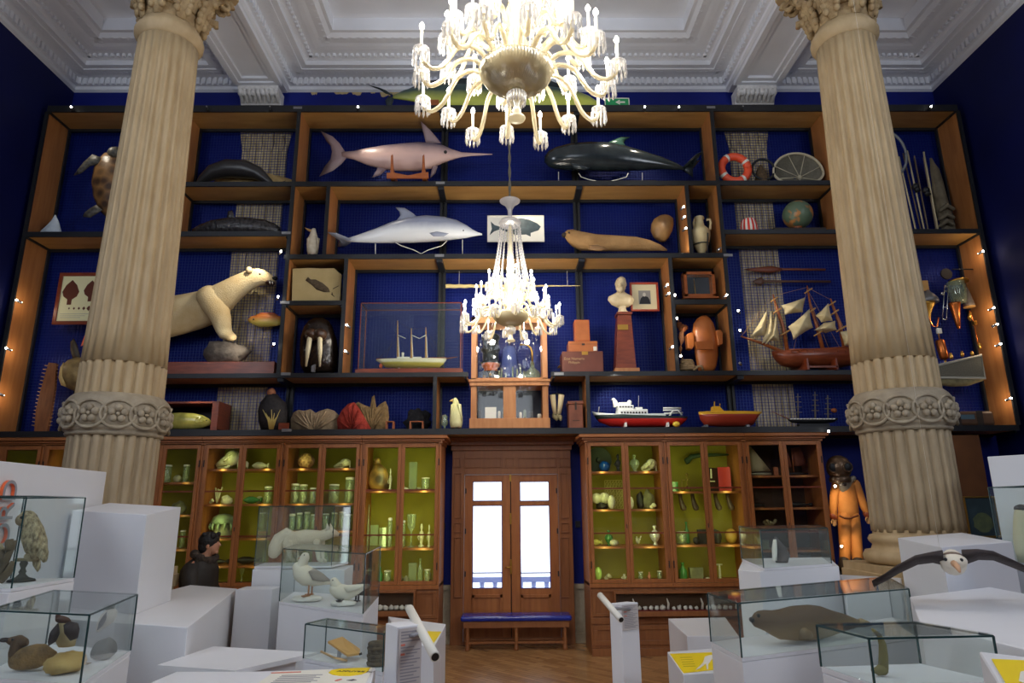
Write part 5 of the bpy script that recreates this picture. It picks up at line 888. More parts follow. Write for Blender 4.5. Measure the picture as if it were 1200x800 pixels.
for u0, u1 in ((647.5, 650.5), (658, 655)): b = MB(); b.tube([P(u0, 462.5, Y), P((u0+u1)/2, 475, Y), P(u1, 485, Y)], [(.055, .045), (.045, .035), (.035, .028)], 10); g = b.build('cuff', mat('cream_leather', (226, 206, 160), .6), t)
b = MB()
for k in range(6): b.ell(P(649+k*1.6, 487+(k % 3)*1.3, Y), (.026, .03, .05), 8, 6)
b.build('fingers', mat('aged_glove', (150, 136, 96), .7, bump=.4), t); b = MB(); b.tube([P(653, 446, Y), P(653, 461, Y)], .004, 5); b.tube([P(647, 461.5, Y), P(660, 461.5, Y)], .012, 6); b.build('cord', 'black', t)
t = thing('leather_case', 'tall brown leather case with lid, right of the pale oak cabinet', 'case', P(675, 501, 10.45)); Y = 10.4; a, e = P(667, 503, Y), P(683, 474.5, Y); lc = mat('brown_leather', (140, 80, 54), .5, c2=(116, 62, 40), scale=8, bump=.2); MB().box((a.x, Y, a.z), (e.x, Y+.3, e.z)).build('case_body', lc, t, bevel=.012); b = MB(); b.box((a.x-.012, Y-.012, e.z), (e.x+.012, Y+.312, e.z+.05)); b.build('lid', lc, t, bevel=.01); b = MB(); xm = (a.x+e.x)/2; b.box((xm-.014, Y-.016, e.z-.09), (xm+.014, Y-.001, e.z+.03)); b.box((a.x+.06, Y-.006, a.z+.12), (e.x-.06, Y, a.z+.128)); b.build('strap', 'dark', t); drop(t, 'h4')
# research ship, red and white
Y = 10.5; t = thing('model_research_ship', 'white superstructured model ship with black stripe and red hull bottom', 'model ship', P(750, 500, Y))
SECS = [(693.5,479.5,480,.01),(697,481,486,.05),(702,482,492,.1),(715,483.5,497,.15),(740,485,498,.17),(775,486,498,.17),(796,486.5,497,.15),(802,486.5,492,.12),(804,486.5,489,.1)]
m_ = tone('ship_hull_bands', (236, 238, 230), (204, 44, 36), .5, .02); 
cr = [n for n in m_.node_tree.nodes if n.type == 'VALTORGB'][0].color_ramp; cr.interpolation = 'CONSTANT'; cr.elements[0].position = 0; cr.elements[0].color = lin((206, 40, 34)); cr.elements[1].position = .74; cr.elements[1].color = lin((236, 238, 230)); k_ = cr.elements.new(.48); k_.color = lin((30, 34, 32)); k_ = cr.elements.new(.58); k_.color = lin((28, 46, 36))
for n_ in m_.node_tree.nodes:
    if n_.type == 'MATH': n_.inputs[1].default_value = .0
    
hull(SECS, Y, 11).build('hull', m_, t)
wh = mat('ship_white', (240, 242, 236), .4); b = MB()
def sbox(u0, u1, v0, v1, hw2): a, e = P(u0, v1, Y), P(u1, v0, Y); b.box((a.x, Y-hw2, a.z), (e.x, Y+hw2, e.z))
sbox(723,757,478,486,.13); sbox(723,741,473,478,.11); sbox(724,738,469.5,473,.08); sbox(757,778,483,487,.13); sbox(744,752,475,478,.06)
b.tube([P(722, 474, Y), P(720.5, 468, Y), P(718, 464, Y)], [.05, .04, .02], 8); b.ell(P(737.5, 469, Y), .04, 10, 8); b.build('superstructure', wh, t, bevel=.008); b = MB()
for k in range(9): sbox(726+k*3.4, 728+k*3.4, 481, 483, .133)
for k in range(5): sbox(724.5+k*3.2, 726.5+k*3.2, 474.5, 476, .113)
b.build('portholes', 'dark', t); b = MB(); b.tube([P(748, 478, Y), P(748.3, 461, Y)], .005, 5); b.tube([P(701, 482, Y), P(702, 474, Y)], .008, 5); b.tube([P(719, 465, Y), P(716, 466, Y)], .008, 5); b.build('mast', 'grey', t); b = MB()
for v in (475.5, 478): b.tube([P(777, v, Y-.08), P(798, v, Y-.08)], .012, 6); b.tube([P(777, v, Y+.08), P(798, v, Y+.08)], .012, 6)
b.tube([P(784, 486, Y-.08), P(788, 479, Y-.08), P(794, 478, Y-.08), P(799, 484, Y-.08)], .016, 6); b.tube([P(784, 486, Y+.08), P(788, 479, Y+.08), P(794, 478, Y+.08), P(799, 484, Y+.08)], .016, 6); b.tube([P(778, 482, Y), P(800, 481, Y)], .014, 6); b.build('stern_gantry', wh, t); MB().ell(P(792.5, 494.5, Y-.17), (.06, .06, .045), 12, 8).build('yellow_sphere', mat('buoy_yellow', (230, 200, 70), .4), t); b = MB()
for u in (731, 779.5): sbox(u-.8, u+.8, 494, 499, .2)
b.build('cradle', wh, t); drop(t, 'h4')
t = thing('model_submarine_boat', 'yellow-topped red model boat with a small conning tower', 'model ship', P(855, 497, Y)); m2 = tone('red_yellow_hull', (226, 172, 44), (158, 56, 36), .82, .02); cr = [n for n in m2.node_tree.nodes if n.type == 'VALTORGB'][0].color_ramp; cr.interpolation = 'CONSTANT'
for n_ in m2.node_tree.nodes:
    if n_.type == 'MATH': n_.inputs[1].default_value = 0
cr.elements[0].position = 0; cr.elements[1].position = .8
hull([(818.5,480,481.5,.02),(821,480,490,.07),(826,480,496,.12),(845,480,497,.15),(870,480,497,.14),(882,480,495,.1),(890,480,482,.06),(892.5,480,481,.02)], Y, 11).build('hull', m2, t)
b = MB(); b.prism([P(819,480,Y-.02), P(826,480,Y-.12), P(845,480,Y-.15), P(870,480,Y-.14), P(891,480,Y-.05), P(891,480,Y+.05), P(870,480,Y+.14), P(845,480,Y+.15), P(826,480,Y+.12)], (0, 0, .01)); b.prism(px_poly([(835,480),(835.5,473),(843,473),(849.5,480)], Y-.06), (0, .12, 0)); b.tube([P(837,473,Y), P(837,467.5,Y)], .01, 6); b.tube([P(843.5,473,Y), P(843.5,470,Y)], .008, 6); b.build('conning_tower', mat('boat_yellow', (232, 178, 44), .45), t); b = MB()
for u in (826, 874): b.box(tuple(P(u-1.5, 498.5, Y)+Vector((0,-.1,0))), tuple(P(u+1.5, 495.5, Y)+Vector((0,.1,0))))
b.build('cradle', 'plate', t); drop(t, 'h4')
t = thing('model_tall_ship', 'small black model tall ship with three bare masts, lower right', 'model ship', P(950, 493, Y)); hull([(923,487,488.5,.01),(928,487.5,491.5,.05),(940,487.5,492.5,.08),(965,487.5,492.5,.08),(976,487,491,.06),(981,486.5,488,.02)], Y).build('hull', 'black', t); b = MB()
for k in range(14): b.box(tuple(P(926+k*3.8, 487.2, Y-.1)), tuple(P(928+k*3.8, 486.3, Y-.08)))
b.build('white_gunports', 'offwhite', t); b = MB(); b.prism([P(924,487.4,Y-.01), P(940,487.4,Y-.08), P(970,487.2,Y-.08), P(981,486.6,Y-.01), P(981,486.6,Y+.01), P(970,487.2,Y+.08), P(940,487.4,Y+.08)], (0,0,.01)); b.build('deck', 'dark', t)
for u, v0 in ((935, 457), (955, 455), (970, 459)):
    b = MB(); b.tube([P(u, 487.5, Y), P(u-.5, v0, Y)], [.014, .006], 6)
    for k in range(4): v = v0+4+k*6; b.tube([P(u-3-k*.5, v, Y-.02), P(u+3+k*.5, v, Y-.02)], .006, 5)
    b.build('mast', mat('grey_spar', (110, 104, 90), .6), t)
b = MB(); b.tube([P(924, 487, Y), P(904, 478, Y)], [.01, .004], 5); b.ell(P(977, 477, Y+.1), (.05, .03, .04), 8, 6); b.build('bowsprit', 'wood', t); b = MB(); b.box(tuple(P(935, 497, Y)+Vector((0,-.05,0))), tuple(P(970, 492.5, Y)+Vector((0,.05,0)))); b.build('stand', 'black', t); drop(t, 'h4')
# ================================================================== SMALL LED SPOTLIGHTS AND THEIR LIGHT
LS = [(85,129.5,0,1,'in the far left top corner over the hanging turtle'),(243,129,0,0,'under the top board over the arched porpoise, left of two'),(317,129,0,0,'under the top board over the arched porpoise, right of two'),(420,129.5,0,1,'under the top board above the swordfish'),(755,129.5,0,1,'under the top board above the pilot whale fin'),(795,129.5,0,1,'under the top board near the tail of the pilot whale'),(1090,129,0,1,'in the far right top corner over the leaning poles'),(870,128.5,0,0,'under the top board over the orange life ring'),
 (24,354,-1,1,'on the far left upright, highest of three'),(12,410,-1,1,'on the far left upright, middle of three'),(3,463,-1,1,'on the far left upright, lowest of three'),(328.5,297,1,1,'on the upright beside the polar bear, at its muzzle height'),(325,350,1,1,'on the upright beside the polar bear, just above the orange fish'),(320,405,1,1,'on the upright beside the polar bear, below the orange fish'),(409,383,-1,1,'on the upright right of the walrus head, upper of two'),(407.5,413.5,-1,1,'on the upright right of the walrus head, lower of two'),
 (798.5,245,1,1,'on the upright left of the amphora, top of three'),(799.5,256.5,1,1,'on the upright left of the amphora, middle of three'),(801,270,1,1,'on the upright left of the amphora, bottom of three'),(779.5,336,1,1,'on the upright right of the framed portrait, upper one'),(781,346,1,1,'on the upright right of the framed portrait, lower one'),(785.5,408.5,1,1,'on the upright left of the carved shield, below the portrait pair'),(792,348,-1,1,'in the niche at the left foot of the small framed case'),(848.5,348,1,1,'in the niche at the right foot of the small framed case'),(794.5,375,-1,1,'inside the carved shield niche, upper left'),(799,419,-1,1,'inside the carved shield niche, beside the rope coil'),(866,366,-1,1,'on the upright left of the sailing ship, upper one'),(868,389,-1,1,'on the upright left of the sailing ship, at the bowsprit'),(868,427,-1,0,'on the upright left of the sailing ship, lowest one'),(841.5,293,1,0,'at the foot of the niche holding the amphora, right side'),
 (1147.5,297,1,1,'on the far right upright, highest one just under the shelf'),(1160,363,1,1,'on the far right upright, just under the grey cone'),(1164,382,1,1,'on the far right upright, second below the grey cone'),(1168,405,1,1,'on the far right upright, third below the grey cone'),(1180,468.5,1,1,'on the far right upright, lowest one above the bottom shelf'),(971.5,507,-1,1,'beside the diving suit, above its helmet'),(979,571,-1,1,'beside the diving suit, at its chest'),(986.5,641,-1,1,'beside the diving suit, at its knee')]
YL = 10.262
for u, v, k, on, lab in LS:
    c = P(u, v, YL); t = thing('led_spotlight', 'tiny round %sspotlight %s' % ('lit ' if on else 'unlit ', lab), 'spotlight', c, 'tiny spotlights on the shelving'); d = Vector((-.5*k, .75, -.35)) if k else Vector((0, .6, -.8)); d.normalize()
    b = MB(); b.tube([c-d*.05, c+d*.02], .02, 10); b.tube([c-d*.02, c-d*.02+Vector((0, .03, .02 if not k else 0))], .008, 6); b.build('lamp_body', 'chrome' if k else 'black', t)
    b = MB(); b.ell(c-d*.055+Vector((0, -.012, 0)), .016 if on else .013, 10, 8); b.build('lens', 'led' if on else 'plate', t)
for p, q, e, a in (((-2.6,10.1,8.7),(-1.7,10.6,7.6),34,70),((1.9,10.1,8.7),(2.0,10.6,7.6),30,75),((2.6,10.1,8.7),(2.6,10.6,7.6),24,70),((-7.4,10.2,8.7),(-6.8,10.7,7.2),26,80),((-4.0,10.2,6.3),(-4.6,10.6,5.2),60,75),((-4.0,10.2,4.7),(-5.2,10.6,4.2),14,80),((-2.3,10.0,5.0),(-2.9,10.5,4.4),10,60),((2.8,10.1,6.9),(2.55,10.6,6.5),6,50),((2.9,10.2,6.1),(3.2,10.6,6.5),10,55),((2.5,10.2,5.4),(1.8,10.6,5.0),8,70),((2.85,10.2,4.9),(3.2,10.6,4.5),7,80),((3.8,10.2,5.4),(4.5,10.6,4.9),22,80),((7.4,10.2,5.2),(6.6,10.6,4.8),16,80),((-6.7,10.2,5.0),(-6.4,10.6,4.4),5,80),((.2,10.2,7.1),(.6,10.8,6.6),16,80)): spot('shelf_spot', p, q, e, a)
for u, v, e in ((24,354,2.2),(12,410,2.2),(3,463,2.2),(1147.5,297,2.2),(1160,363,2.2),(1168,405,2.2),(1180,468.5,2.2)): point('upright_spot_glow', P(u, v, 10.32)+Vector((-.12 if u > 600 else .12, .05, 0)), e, (1, .8, .55), .03)
spot('suit_spot', (4.85, 9.9, 2.3), (5.2, 10.4, 1.7), 13, 90, (1, .82, .5)); spot('suit_spot', (4.95, 9.9, 1.5), (5.25, 10.4, 1.2), 6, 90, (1, .82, .5)); spot('fish_spot', (-4.9, 10.1, 4.0), (-4.75, 10.5, 3.45), 12, 60, (1, .95, .7)); spot('penguin_spot', (-.9, 10.2, 4.05), (-.8, 10.5, 3.6), 5, 70, (.9, 1, .55)); spot('ship_spot', (1.7, 10.2, 4.05), (2.0, 10.6, 3.5), 16, 110, (1, .97, .85))
# ================================================================== OAK DISPLAY CABINETS UNDER THE SHELVING
YC, YCB = 10.0, 10.72; ZCT = P(840, 507.5, YC-.08).z; ZCT = min(ZCT, LV['h4'][0]-.01)
zv = lambda v, Y=YC, u=600: P(u, v, Y).z
LB = [P(u, 600, YC).x for u in (516, 231)]; PL = (LB[0]-LB[1])/3; RB = [P(u, 600, YC).x for u in (688, 972)]; PR = (RB[1]-RB[0])/3
ZD0, ZD1 = zv(684), zv(517)
CABX = {}; SHELF = {}
def cabinet(key, x0, x1, label, back, shelves, lit, lend=False, rend=False):
    t = thing('display_cabinet', label, 'cabinet', ((x0+x1)/2, YC+.36, 0), 'oak display cabinets along the wall'); CABX[key] = (x0, x1); e = .002; x0 += e; x1 -= e
    b = MB(); b.box((x0, YC+.02, ZD0-.05), (x0+.025, YCB, ZCT-.12)); b.box((x1-.025, YC+.02, ZD0-.05), (x1, YCB, ZCT-.12)); b.box((x0, YC+.02, ZD1), (x1, YCB, ZCT-.12)); b.box((x0, YC-.03, ZD0-.06), (x1, YCB, ZD0-.005)); b.box((x0, YC, ZD1), (x1, YC+.02, ZCT-.12))
    b.box((x0, YC-.0, ZD0-.005), (x0+.03, YC+.02, ZD1)); b.box((x1-.03, YC, ZD0-.005), (x1, YC+.02, ZD1)); b.build('carcass', 'oak', t, bevel=.003)
    b = MB(); a = .06 if lend else 0; c = .06 if rend else 0
    for z0_, z1_, o in ((ZCT-.12, ZCT-.08, .02), (ZCT-.08, ZCT-.045, .05), (ZCT-.045, ZCT, .09)): b.box((x0-(o if lend else 0), YC-o, z0_), (x1+(o if rend else 0), YCB, z1_))
    b.build('cornice', 'oakh', t, bevel=.004)
    MB().box((x0+.025, YCB-.02, ZD0-.01), (x1-.025, YCB, ZD1)).build('back_panel', back, t)
    b = MB(); b.box((x0, YC, .1), (x1, YCB, ZD0-.06)); b.box((x0, YC-.03, 0), (x1, YCB, .1)); b.box((x0, YC-.02, .42), (x1, YC, .5)); w2 = (x1-x0)/2
    for k in range(2):
        a = x0+k*w2+.03; c = a+w2-.06
        for q in ((a, .14, c, .2), (a, .34, c, .4), (a, .2, a+.06, .34), (c-.06, .2, c, .34)): b.box((q[0], YC-.018, q[1]), (q[2], YC, q[3]))
        for q in ((a, .52, c, .56), (a, ZD0-.12, c, ZD0-.08), (a, .56, a+.05, ZD0-.12), (c-.05, .56, c, ZD0-.12)): b.box((q[0], YC-.018, q[1]), (q[2], YC, q[3]))
    b.build('base', 'oakdk', t, bevel=.003)
    SHELF[key] = [zv(v, 10.14) for v in shelves]+[ZD0-.004]
    for z in SHELF[key][:-1]: MB().box((x0+.026, 10.12, z-.03), (x1-.026, YCB-.021, z)).build('shelf', 'oakh', t)
    xm = (x0+x1)/2
    for a, c, hs in ((x0+.032, xm-.002, 1), (xm+.002, x1-.032, -1)):
        s = .05; b = MB(); b.box((a, YC-.02, ZD0), (a+s, YC+.015, ZD1-.004)); b.box((c-s, YC-.02, ZD0), (c, YC+.015, ZD1-.004)); b.box((a+s, YC-.02, ZD1-.08), (c-s, YC+.015, ZD1-.004)); b.box((a+s, YC-.02, ZD0), (c-s, YC+.015, ZD0+.05))
        d = b.build('door', 'oak', t, bevel=.003); 
        for v in (573, 625.5): z = zv(v); MB().box((a+s, YC-.015, z-.011), (c-s, YC+.01, z+.011)).build('glazing_bar', 'mahog', d)
        MB().box((a+s, YC-.002, ZD0+.05), (c-s, YC+.003, ZD1-.08)).build('glass_pane', 'cabglass', d); xk = c-.02 if hs > 0 else a+.02
        if hs > 0: MB().box((xk-.006, YC-.024, 1.72), (xk+.006, YC-.02, 1.78)).build('keyhole_plate', 'black', d)
        xh = a if hs > 0 else c
        for z in (ZD0+.25, ZD1-.3): MB().box((xh-.008, YC-.026, z-.05), (xh+.008, YC-.018, z+.05)).build('hinge', 'dark', d)
    if lit:
        for x in (x0+.26, x1-.26): area('cabinet_light', (x, YC+.06, (ZD0+ZD1)/2), (x+(xm-x)*.3, YCB+3, (ZD0+ZD1)/2-.2), .05, lit, (.86, 1, .34), 1.9)
ul = 'oak glazed cabinet '
for k in range(5, -1, -1):
    x1 = LB[0]-PL*(5-k); lab = ('at the far left photo edge, behind the white lettered slab', 'just left of the left column, with plain yellow-lit interior', 'partly behind the left column, with white-lidded jar', 'behind the man in dark coat, with an animal skull on top shelf', 'with rows of jars, behind the white fox', 'left of the door, with a mottled turtle on its upper shelf')[k]
    cabinet('L%d' % k, x1-PL, x1, ul+lab, 'olive', ((547,588,628), (547,588,628), (562,600,640), (547,588,628,660), (547,588,620,660), (573.5,641))[k], (.9, 2.6, .8, 2.3, 2.1, 3.6)[k], rend=k == 5)
for k in range(3):
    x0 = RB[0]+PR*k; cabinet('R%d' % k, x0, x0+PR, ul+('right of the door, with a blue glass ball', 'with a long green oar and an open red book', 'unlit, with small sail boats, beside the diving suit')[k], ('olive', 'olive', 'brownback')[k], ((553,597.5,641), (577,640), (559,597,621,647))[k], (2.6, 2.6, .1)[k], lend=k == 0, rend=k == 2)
# ------------------------------------------------------------------ contents of the cabinets
BONE = mat('specimen_bone', (226, 222, 190), .55, c2=(190, 184, 146), scale=12, bump=.3); SPEC = mat('pickled_specimen', (196, 186, 140), .5, c2=(140, 128, 84), scale=14); GRN = mat('green_glass', (70, 130, 70), .15); STN = mat('specimen_stone', (150, 150, 116), .8, c2=(110, 108, 80), scale=10, bump=.5); DKO = mat('dark_object', (50, 44, 36), .5, c2=(32, 28, 24), scale=14, bump=.3); PALE = mat('pale_object', (214, 210, 180), .5, c2=(186, 180, 146), scale=8)
YI = 10.36
def item(kind, key, si, u, w, h, lab, cat, m_=None, dy=0, name=None, group=None):
    z = SHELF[key][si]+.002; Y = YI+dy; s = px(u, 600, Y); W, H = w*s, h*s; x = P(u, 560 if si == 0 else 620, Y).x; x0, x1 = CABX[key]; x = max(x0+.05+W/2, min(x1-.05-W/2, x)); r = W/2
    nm = name or {'jar': 'specimen_jar', 'skull': 'animal_skull', 'stone': 'stone', 'egg': 'egg', 'coral': 'coral', 'bottle': 'bottle', 'glass': 'drinking_glass', 'box': 'box', 'ball': 'ball', 'vase': 'vase', 'fish': 'fish_specimen', 'shell': 'seashell', 'figure': 'figurine'}[kind]
    loc = (x, Y, z); m_ = m_ or PALE; part = []
    if kind == 'jar':
        t = thing(nm, lab, cat, loc, group); MB().lathe(loc, [(r*.92, 0), (r, .012), (r, H*.84), (r*.86, H*.9)], 14).build('glass_jar', 'jar', t); MB().lathe((x, Y, z+H*.9+.001), [(r*.95, 0), (r, H*.02), (r, H*.08), (r*.6, H*.1)], 14).build('lid', 'offwhite', t); b = MB(); b.tube([(x-.1*r, Y, z+.02), (x+.25*r, Y, z+H*.3), (x-.2*r, Y, z+H*.55), (x+.1*r, Y, z+H*.75)], [r*.3, r*.55, r*.45, r*.12], 8); b.build('specimen', m_, t); return t
    b = MB()
    if kind == 'skull':
        b.ell((x+W*.18, Y, z+H*.6), (W*.32, W*.26, H*.4), 14, 10); b.tube([(x+W*.05, Y, z+H*.55), (x-W*.2, Y, z+H*.4), (x-W*.48, Y, z+H*.22)], [(H*.3, W*.2), (H*.22, W*.14), (H*.1, W*.07)], 10, flat=(0, 0, 1)); b.tube([(x+W*.2, Y, z+H*.3), (x-W*.05, Y, z+H*.1), (x-W*.42, Y, z+H*.08)], [H*.1, H*.08, H*.06], 8); b.tube([(x+W*.2, Y-W*.2, z+H*.75), (x+W*.02, Y-W*.28, z+H*.5), (x-W*.1, Y-W*.16, z+H*.42)], [H*.06]*3, 6); b.tube([(x+W*.3, Y, z+H*.9), (x+W*.45, Y, z+H*.75), (x+W*.48, Y, z+.01)], [H*.09, H*.1, H*.06], 7)
    elif kind == 'stone': b.rock((x, Y, z+H*.42), (r, r*.8, H*.55), int(u), .25)
    elif kind in ('egg', 'ball'): b.ell((x, Y, z+H/2), (r, r*.9, H/2), 16, 12)
    elif kind == 'coral':
        for k in range(9):
            a = k*2.4; q = Vector((x+r*.85*cos(a)*(.3+.08*k), Y+r*.5*sin(a), z+H*(.55+.05*(k % 9)))); b.tube([(x, Y, z+.02), (x+r*.3*cos(a), Y+r*.2*sin(a), z+H*.35), tuple(q)], [r*.2, r*.15, r*.1], 7); b.ell(q, r*.18, 7, 5)
    elif kind == 'bottle': b.lathe(loc, [(r*.9, 0), (r, .01), (r, H*.55), (r*.4, H*.72), (r*.34, H*.92), (r*.5, H*.93), (r*.5, H)], 14)
    elif kind == 'glass': b.lathe(loc, [(r*.8, 0), (r*.8, .008), (r*.15, .02), (r*.15, H*.45), (r*.8, H*.6), (r, H*.98), (r*.95, H)], 14)
    elif kind == 'box': b.box((x-r, Y-r*.5, z), (x+r, Y+r*.5, z+H*.86)); b.box((x-r*1.03, Y-r*.53, z+H*.86), (x+r*1.03, Y+r*.53, z+H))
    elif kind == 'vase': b.lathe(loc, [(r*.5, 0), (r*.45, H*.05), (r*.25, H*.12), (r*.7, H*.28), (r, H*.48), (r*.75, H*.66), (r*.25, H*.76), (r*.22, H*.86), (r*.42, H*.92), (r*.3, H)], 18)
    elif kind == 'fish': b.rings([[Vector((x+W*(f-.5), Y+q*r*.35*sin(a), z+H*.5+q*H*.5*cos(a))) for a in [2*pi*k/12 for k in range(12)]] for f, q in ((0, .05), (.1, .5), (.3, .95), (.55, .9), (.8, .4), (.88, .25), (.92, .6), (1, .7))])
    elif kind == 'shell':
        R = []
        for i in range(30):
            a = i*.55; q = .96**(30-i); R.append((Vector((x+r*.62*q*cos(a), Y+r*.5*q*sin(a), z+H*(.95-.7*q))), r*.42*q+.003))
        b.tube([p for p, _ in R], [q for _, q in R], 9)
    elif kind == 'figure': b.lathe(loc, [(r*.9, 0), (r*.9, H*.06), (r*.35, H*.1), (r*.5, H*.3), (r*.8, H*.5), (r*.5, H*.66), (r*.2, H*.72), (r*.4, H*.82), (r*.3, H*.95), (r*.08, H)], 12); b.tube([(x-r*.5, Y, z+H*.56), (x-r, Y-.02, z+H*.42), (x-r*.6, Y-.04, z+H*.3)], r*.16, 6)
    o = b.build(nm, m_); return tag(o, lab, cat, group)
in_ = ' in the cabinet '
for a in (('jar','L2',0,195,10,21,'tall glass jar with a white lid'+in_+'beside the left column','jar'),('egg','L2',0,208,9.5,9,'round white ball between two jars'+in_+'beside the left column','ball',BONE),('jar','L2',0,217.5,7,21,'narrow bright green-lit jar'+in_+'beside the left column','jar'),('stone','L2',1,191,14,7,'low tan stone just above the tall white plinth','stone',STN),('stone','L2',1,207,17,16,'big rounded greenish stone just above the tall white plinth','stone',STN),('jar','L2',2,215,6,20,'jar low'+in_+'beside the left column, at the plinth edge','jar'),
 ('skull','L3',0,255,28,23,'large toothed animal skull on the top shelf, brightly green-lit','skull',BONE),('skull','L3',0,285,8.5,10,'small round skull beside the door stile, left of a jawbone','skull',BONE),('fish','L3',0,304,20,9,'long pale jawbone on the top shelf of the skull cabinet','bone',BONE,0,'jawbone'),('coral','L3',1,247,11,20,'white branching coral'+in_+'below the big skull','coral',BONE),('stone','L3',1,262.5,13,10,'rough pale lump right of the white branching coral','stone',PALE),('shell','L3',1,241,6,8,'small yellowish shell left of the white branching coral','shell',PALE,-.1),('fish','L3',1,293,22,9,'long green lizard-like specimen on the middle shelf of the skull cabinet','specimen',GRN,0,'lizard_specimen'),('jar','L3',1,311,9,20,'bright green-lit jar at the right end of the skull cabinet shelf','jar'),('egg','L3',1,301.5,9,9,'pale round specimen beside the bright green-lit jar','specimen',PALE,.12,'round_specimen'),
 ('fish','L3',3,258,26,7,'dark flat tray of specimens beside the man in dark coat','tray',DKO,0,'specimen_tray'),('glass','L3',4,288,6,21,'stemmed glass low'+in_+'right of the man in dark coat','glass','jar'),('fish','L3',3,294,30,9,'long dark wooden tray low in the skull cabinet, left of the fox case','tray',DKO,0,'specimen_tray'),
 ('ball','L4',0,357.5,20,19,'round spiny pufferfish on the top shelf','pufferfish',mat('puffer_skin', (196, 150, 100), .6, c2=(150, 110, 66), scale=24, kind='voronoi', bump=.8),0,'pufferfish'),('skull','L4',0,400,20,12,'slender fish skull on the top shelf right of the pufferfish','skull',BONE),('jar','L4',1,337,9.5,23,'wide jar at the left end of the shelf under the pufferfish','jar'),('jar','L4',1,352.5,9,22,'wide jar in the middle of the shelf under the pufferfish','jar'),('jar','L4',1,364,7,18,'small jar at the stile on the shelf under the pufferfish','jar'),('jar','L4',1,389,12,22,'wide jar with curled specimen under the fish skull','jar'),('jar','L4',1,407.5,11,30,'tallest jar, right end of the shelf under the fish skull','jar')): item(*a)
for k, u in enumerate((333, 341, 350, 359, 367, 381, 391, 400, 408)): item('jar', 'L4', 2, u, 7, 18+(k*5 % 4), 'small specimen jar in the close row above the white fox', 'jar', None, 0, None, 'row of small jars above the white fox')
for k, u in enumerate((337, 349, 361, 384, 396, 407)): item('bottle', 'L4', 3, u, 6, 17+(k*3 % 5), 'slim bottle on the low shelf seen through the fox case', 'bottle', 'jar', 0, None, 'bottles behind the fox case')
t = thing('jellyfish_model', 'large grey-green dome on a stout column, like a mushroom, behind the man', 'model', (P(253, 625, YI).x, YI, SHELF['L3'][2]+.002)); X = max(P(253, 620, YI).x, CABX['L3'][0]+.25); z = SHELF['L3'][2]+.002; MB().lathe((X, YI, z), [(.12, 0), (.13, .05), (.12, .2), (.08, .24)], 18).build('column', STN, t); b = MB(); b.lathe((X, YI, z+.2), [(.17, 0), (.185, .03), (.15, .1), (.08, .14), (.01, .15)], 20)
for k in range(12): a = 2*pi*k/12; b.tube([(X+.17*cos(a), YI+.17*sin(a), z+.21), (X+.19*cos(a), YI+.19*sin(a), z+.16), (X+.175*cos(a), YI+.175*sin(a), z+.11)], [.02, .02, .006], 6)
b.build('dome', mat('grey_green_dome', (140, 156, 120), .5, c2=(104, 120, 86), scale=10), t)
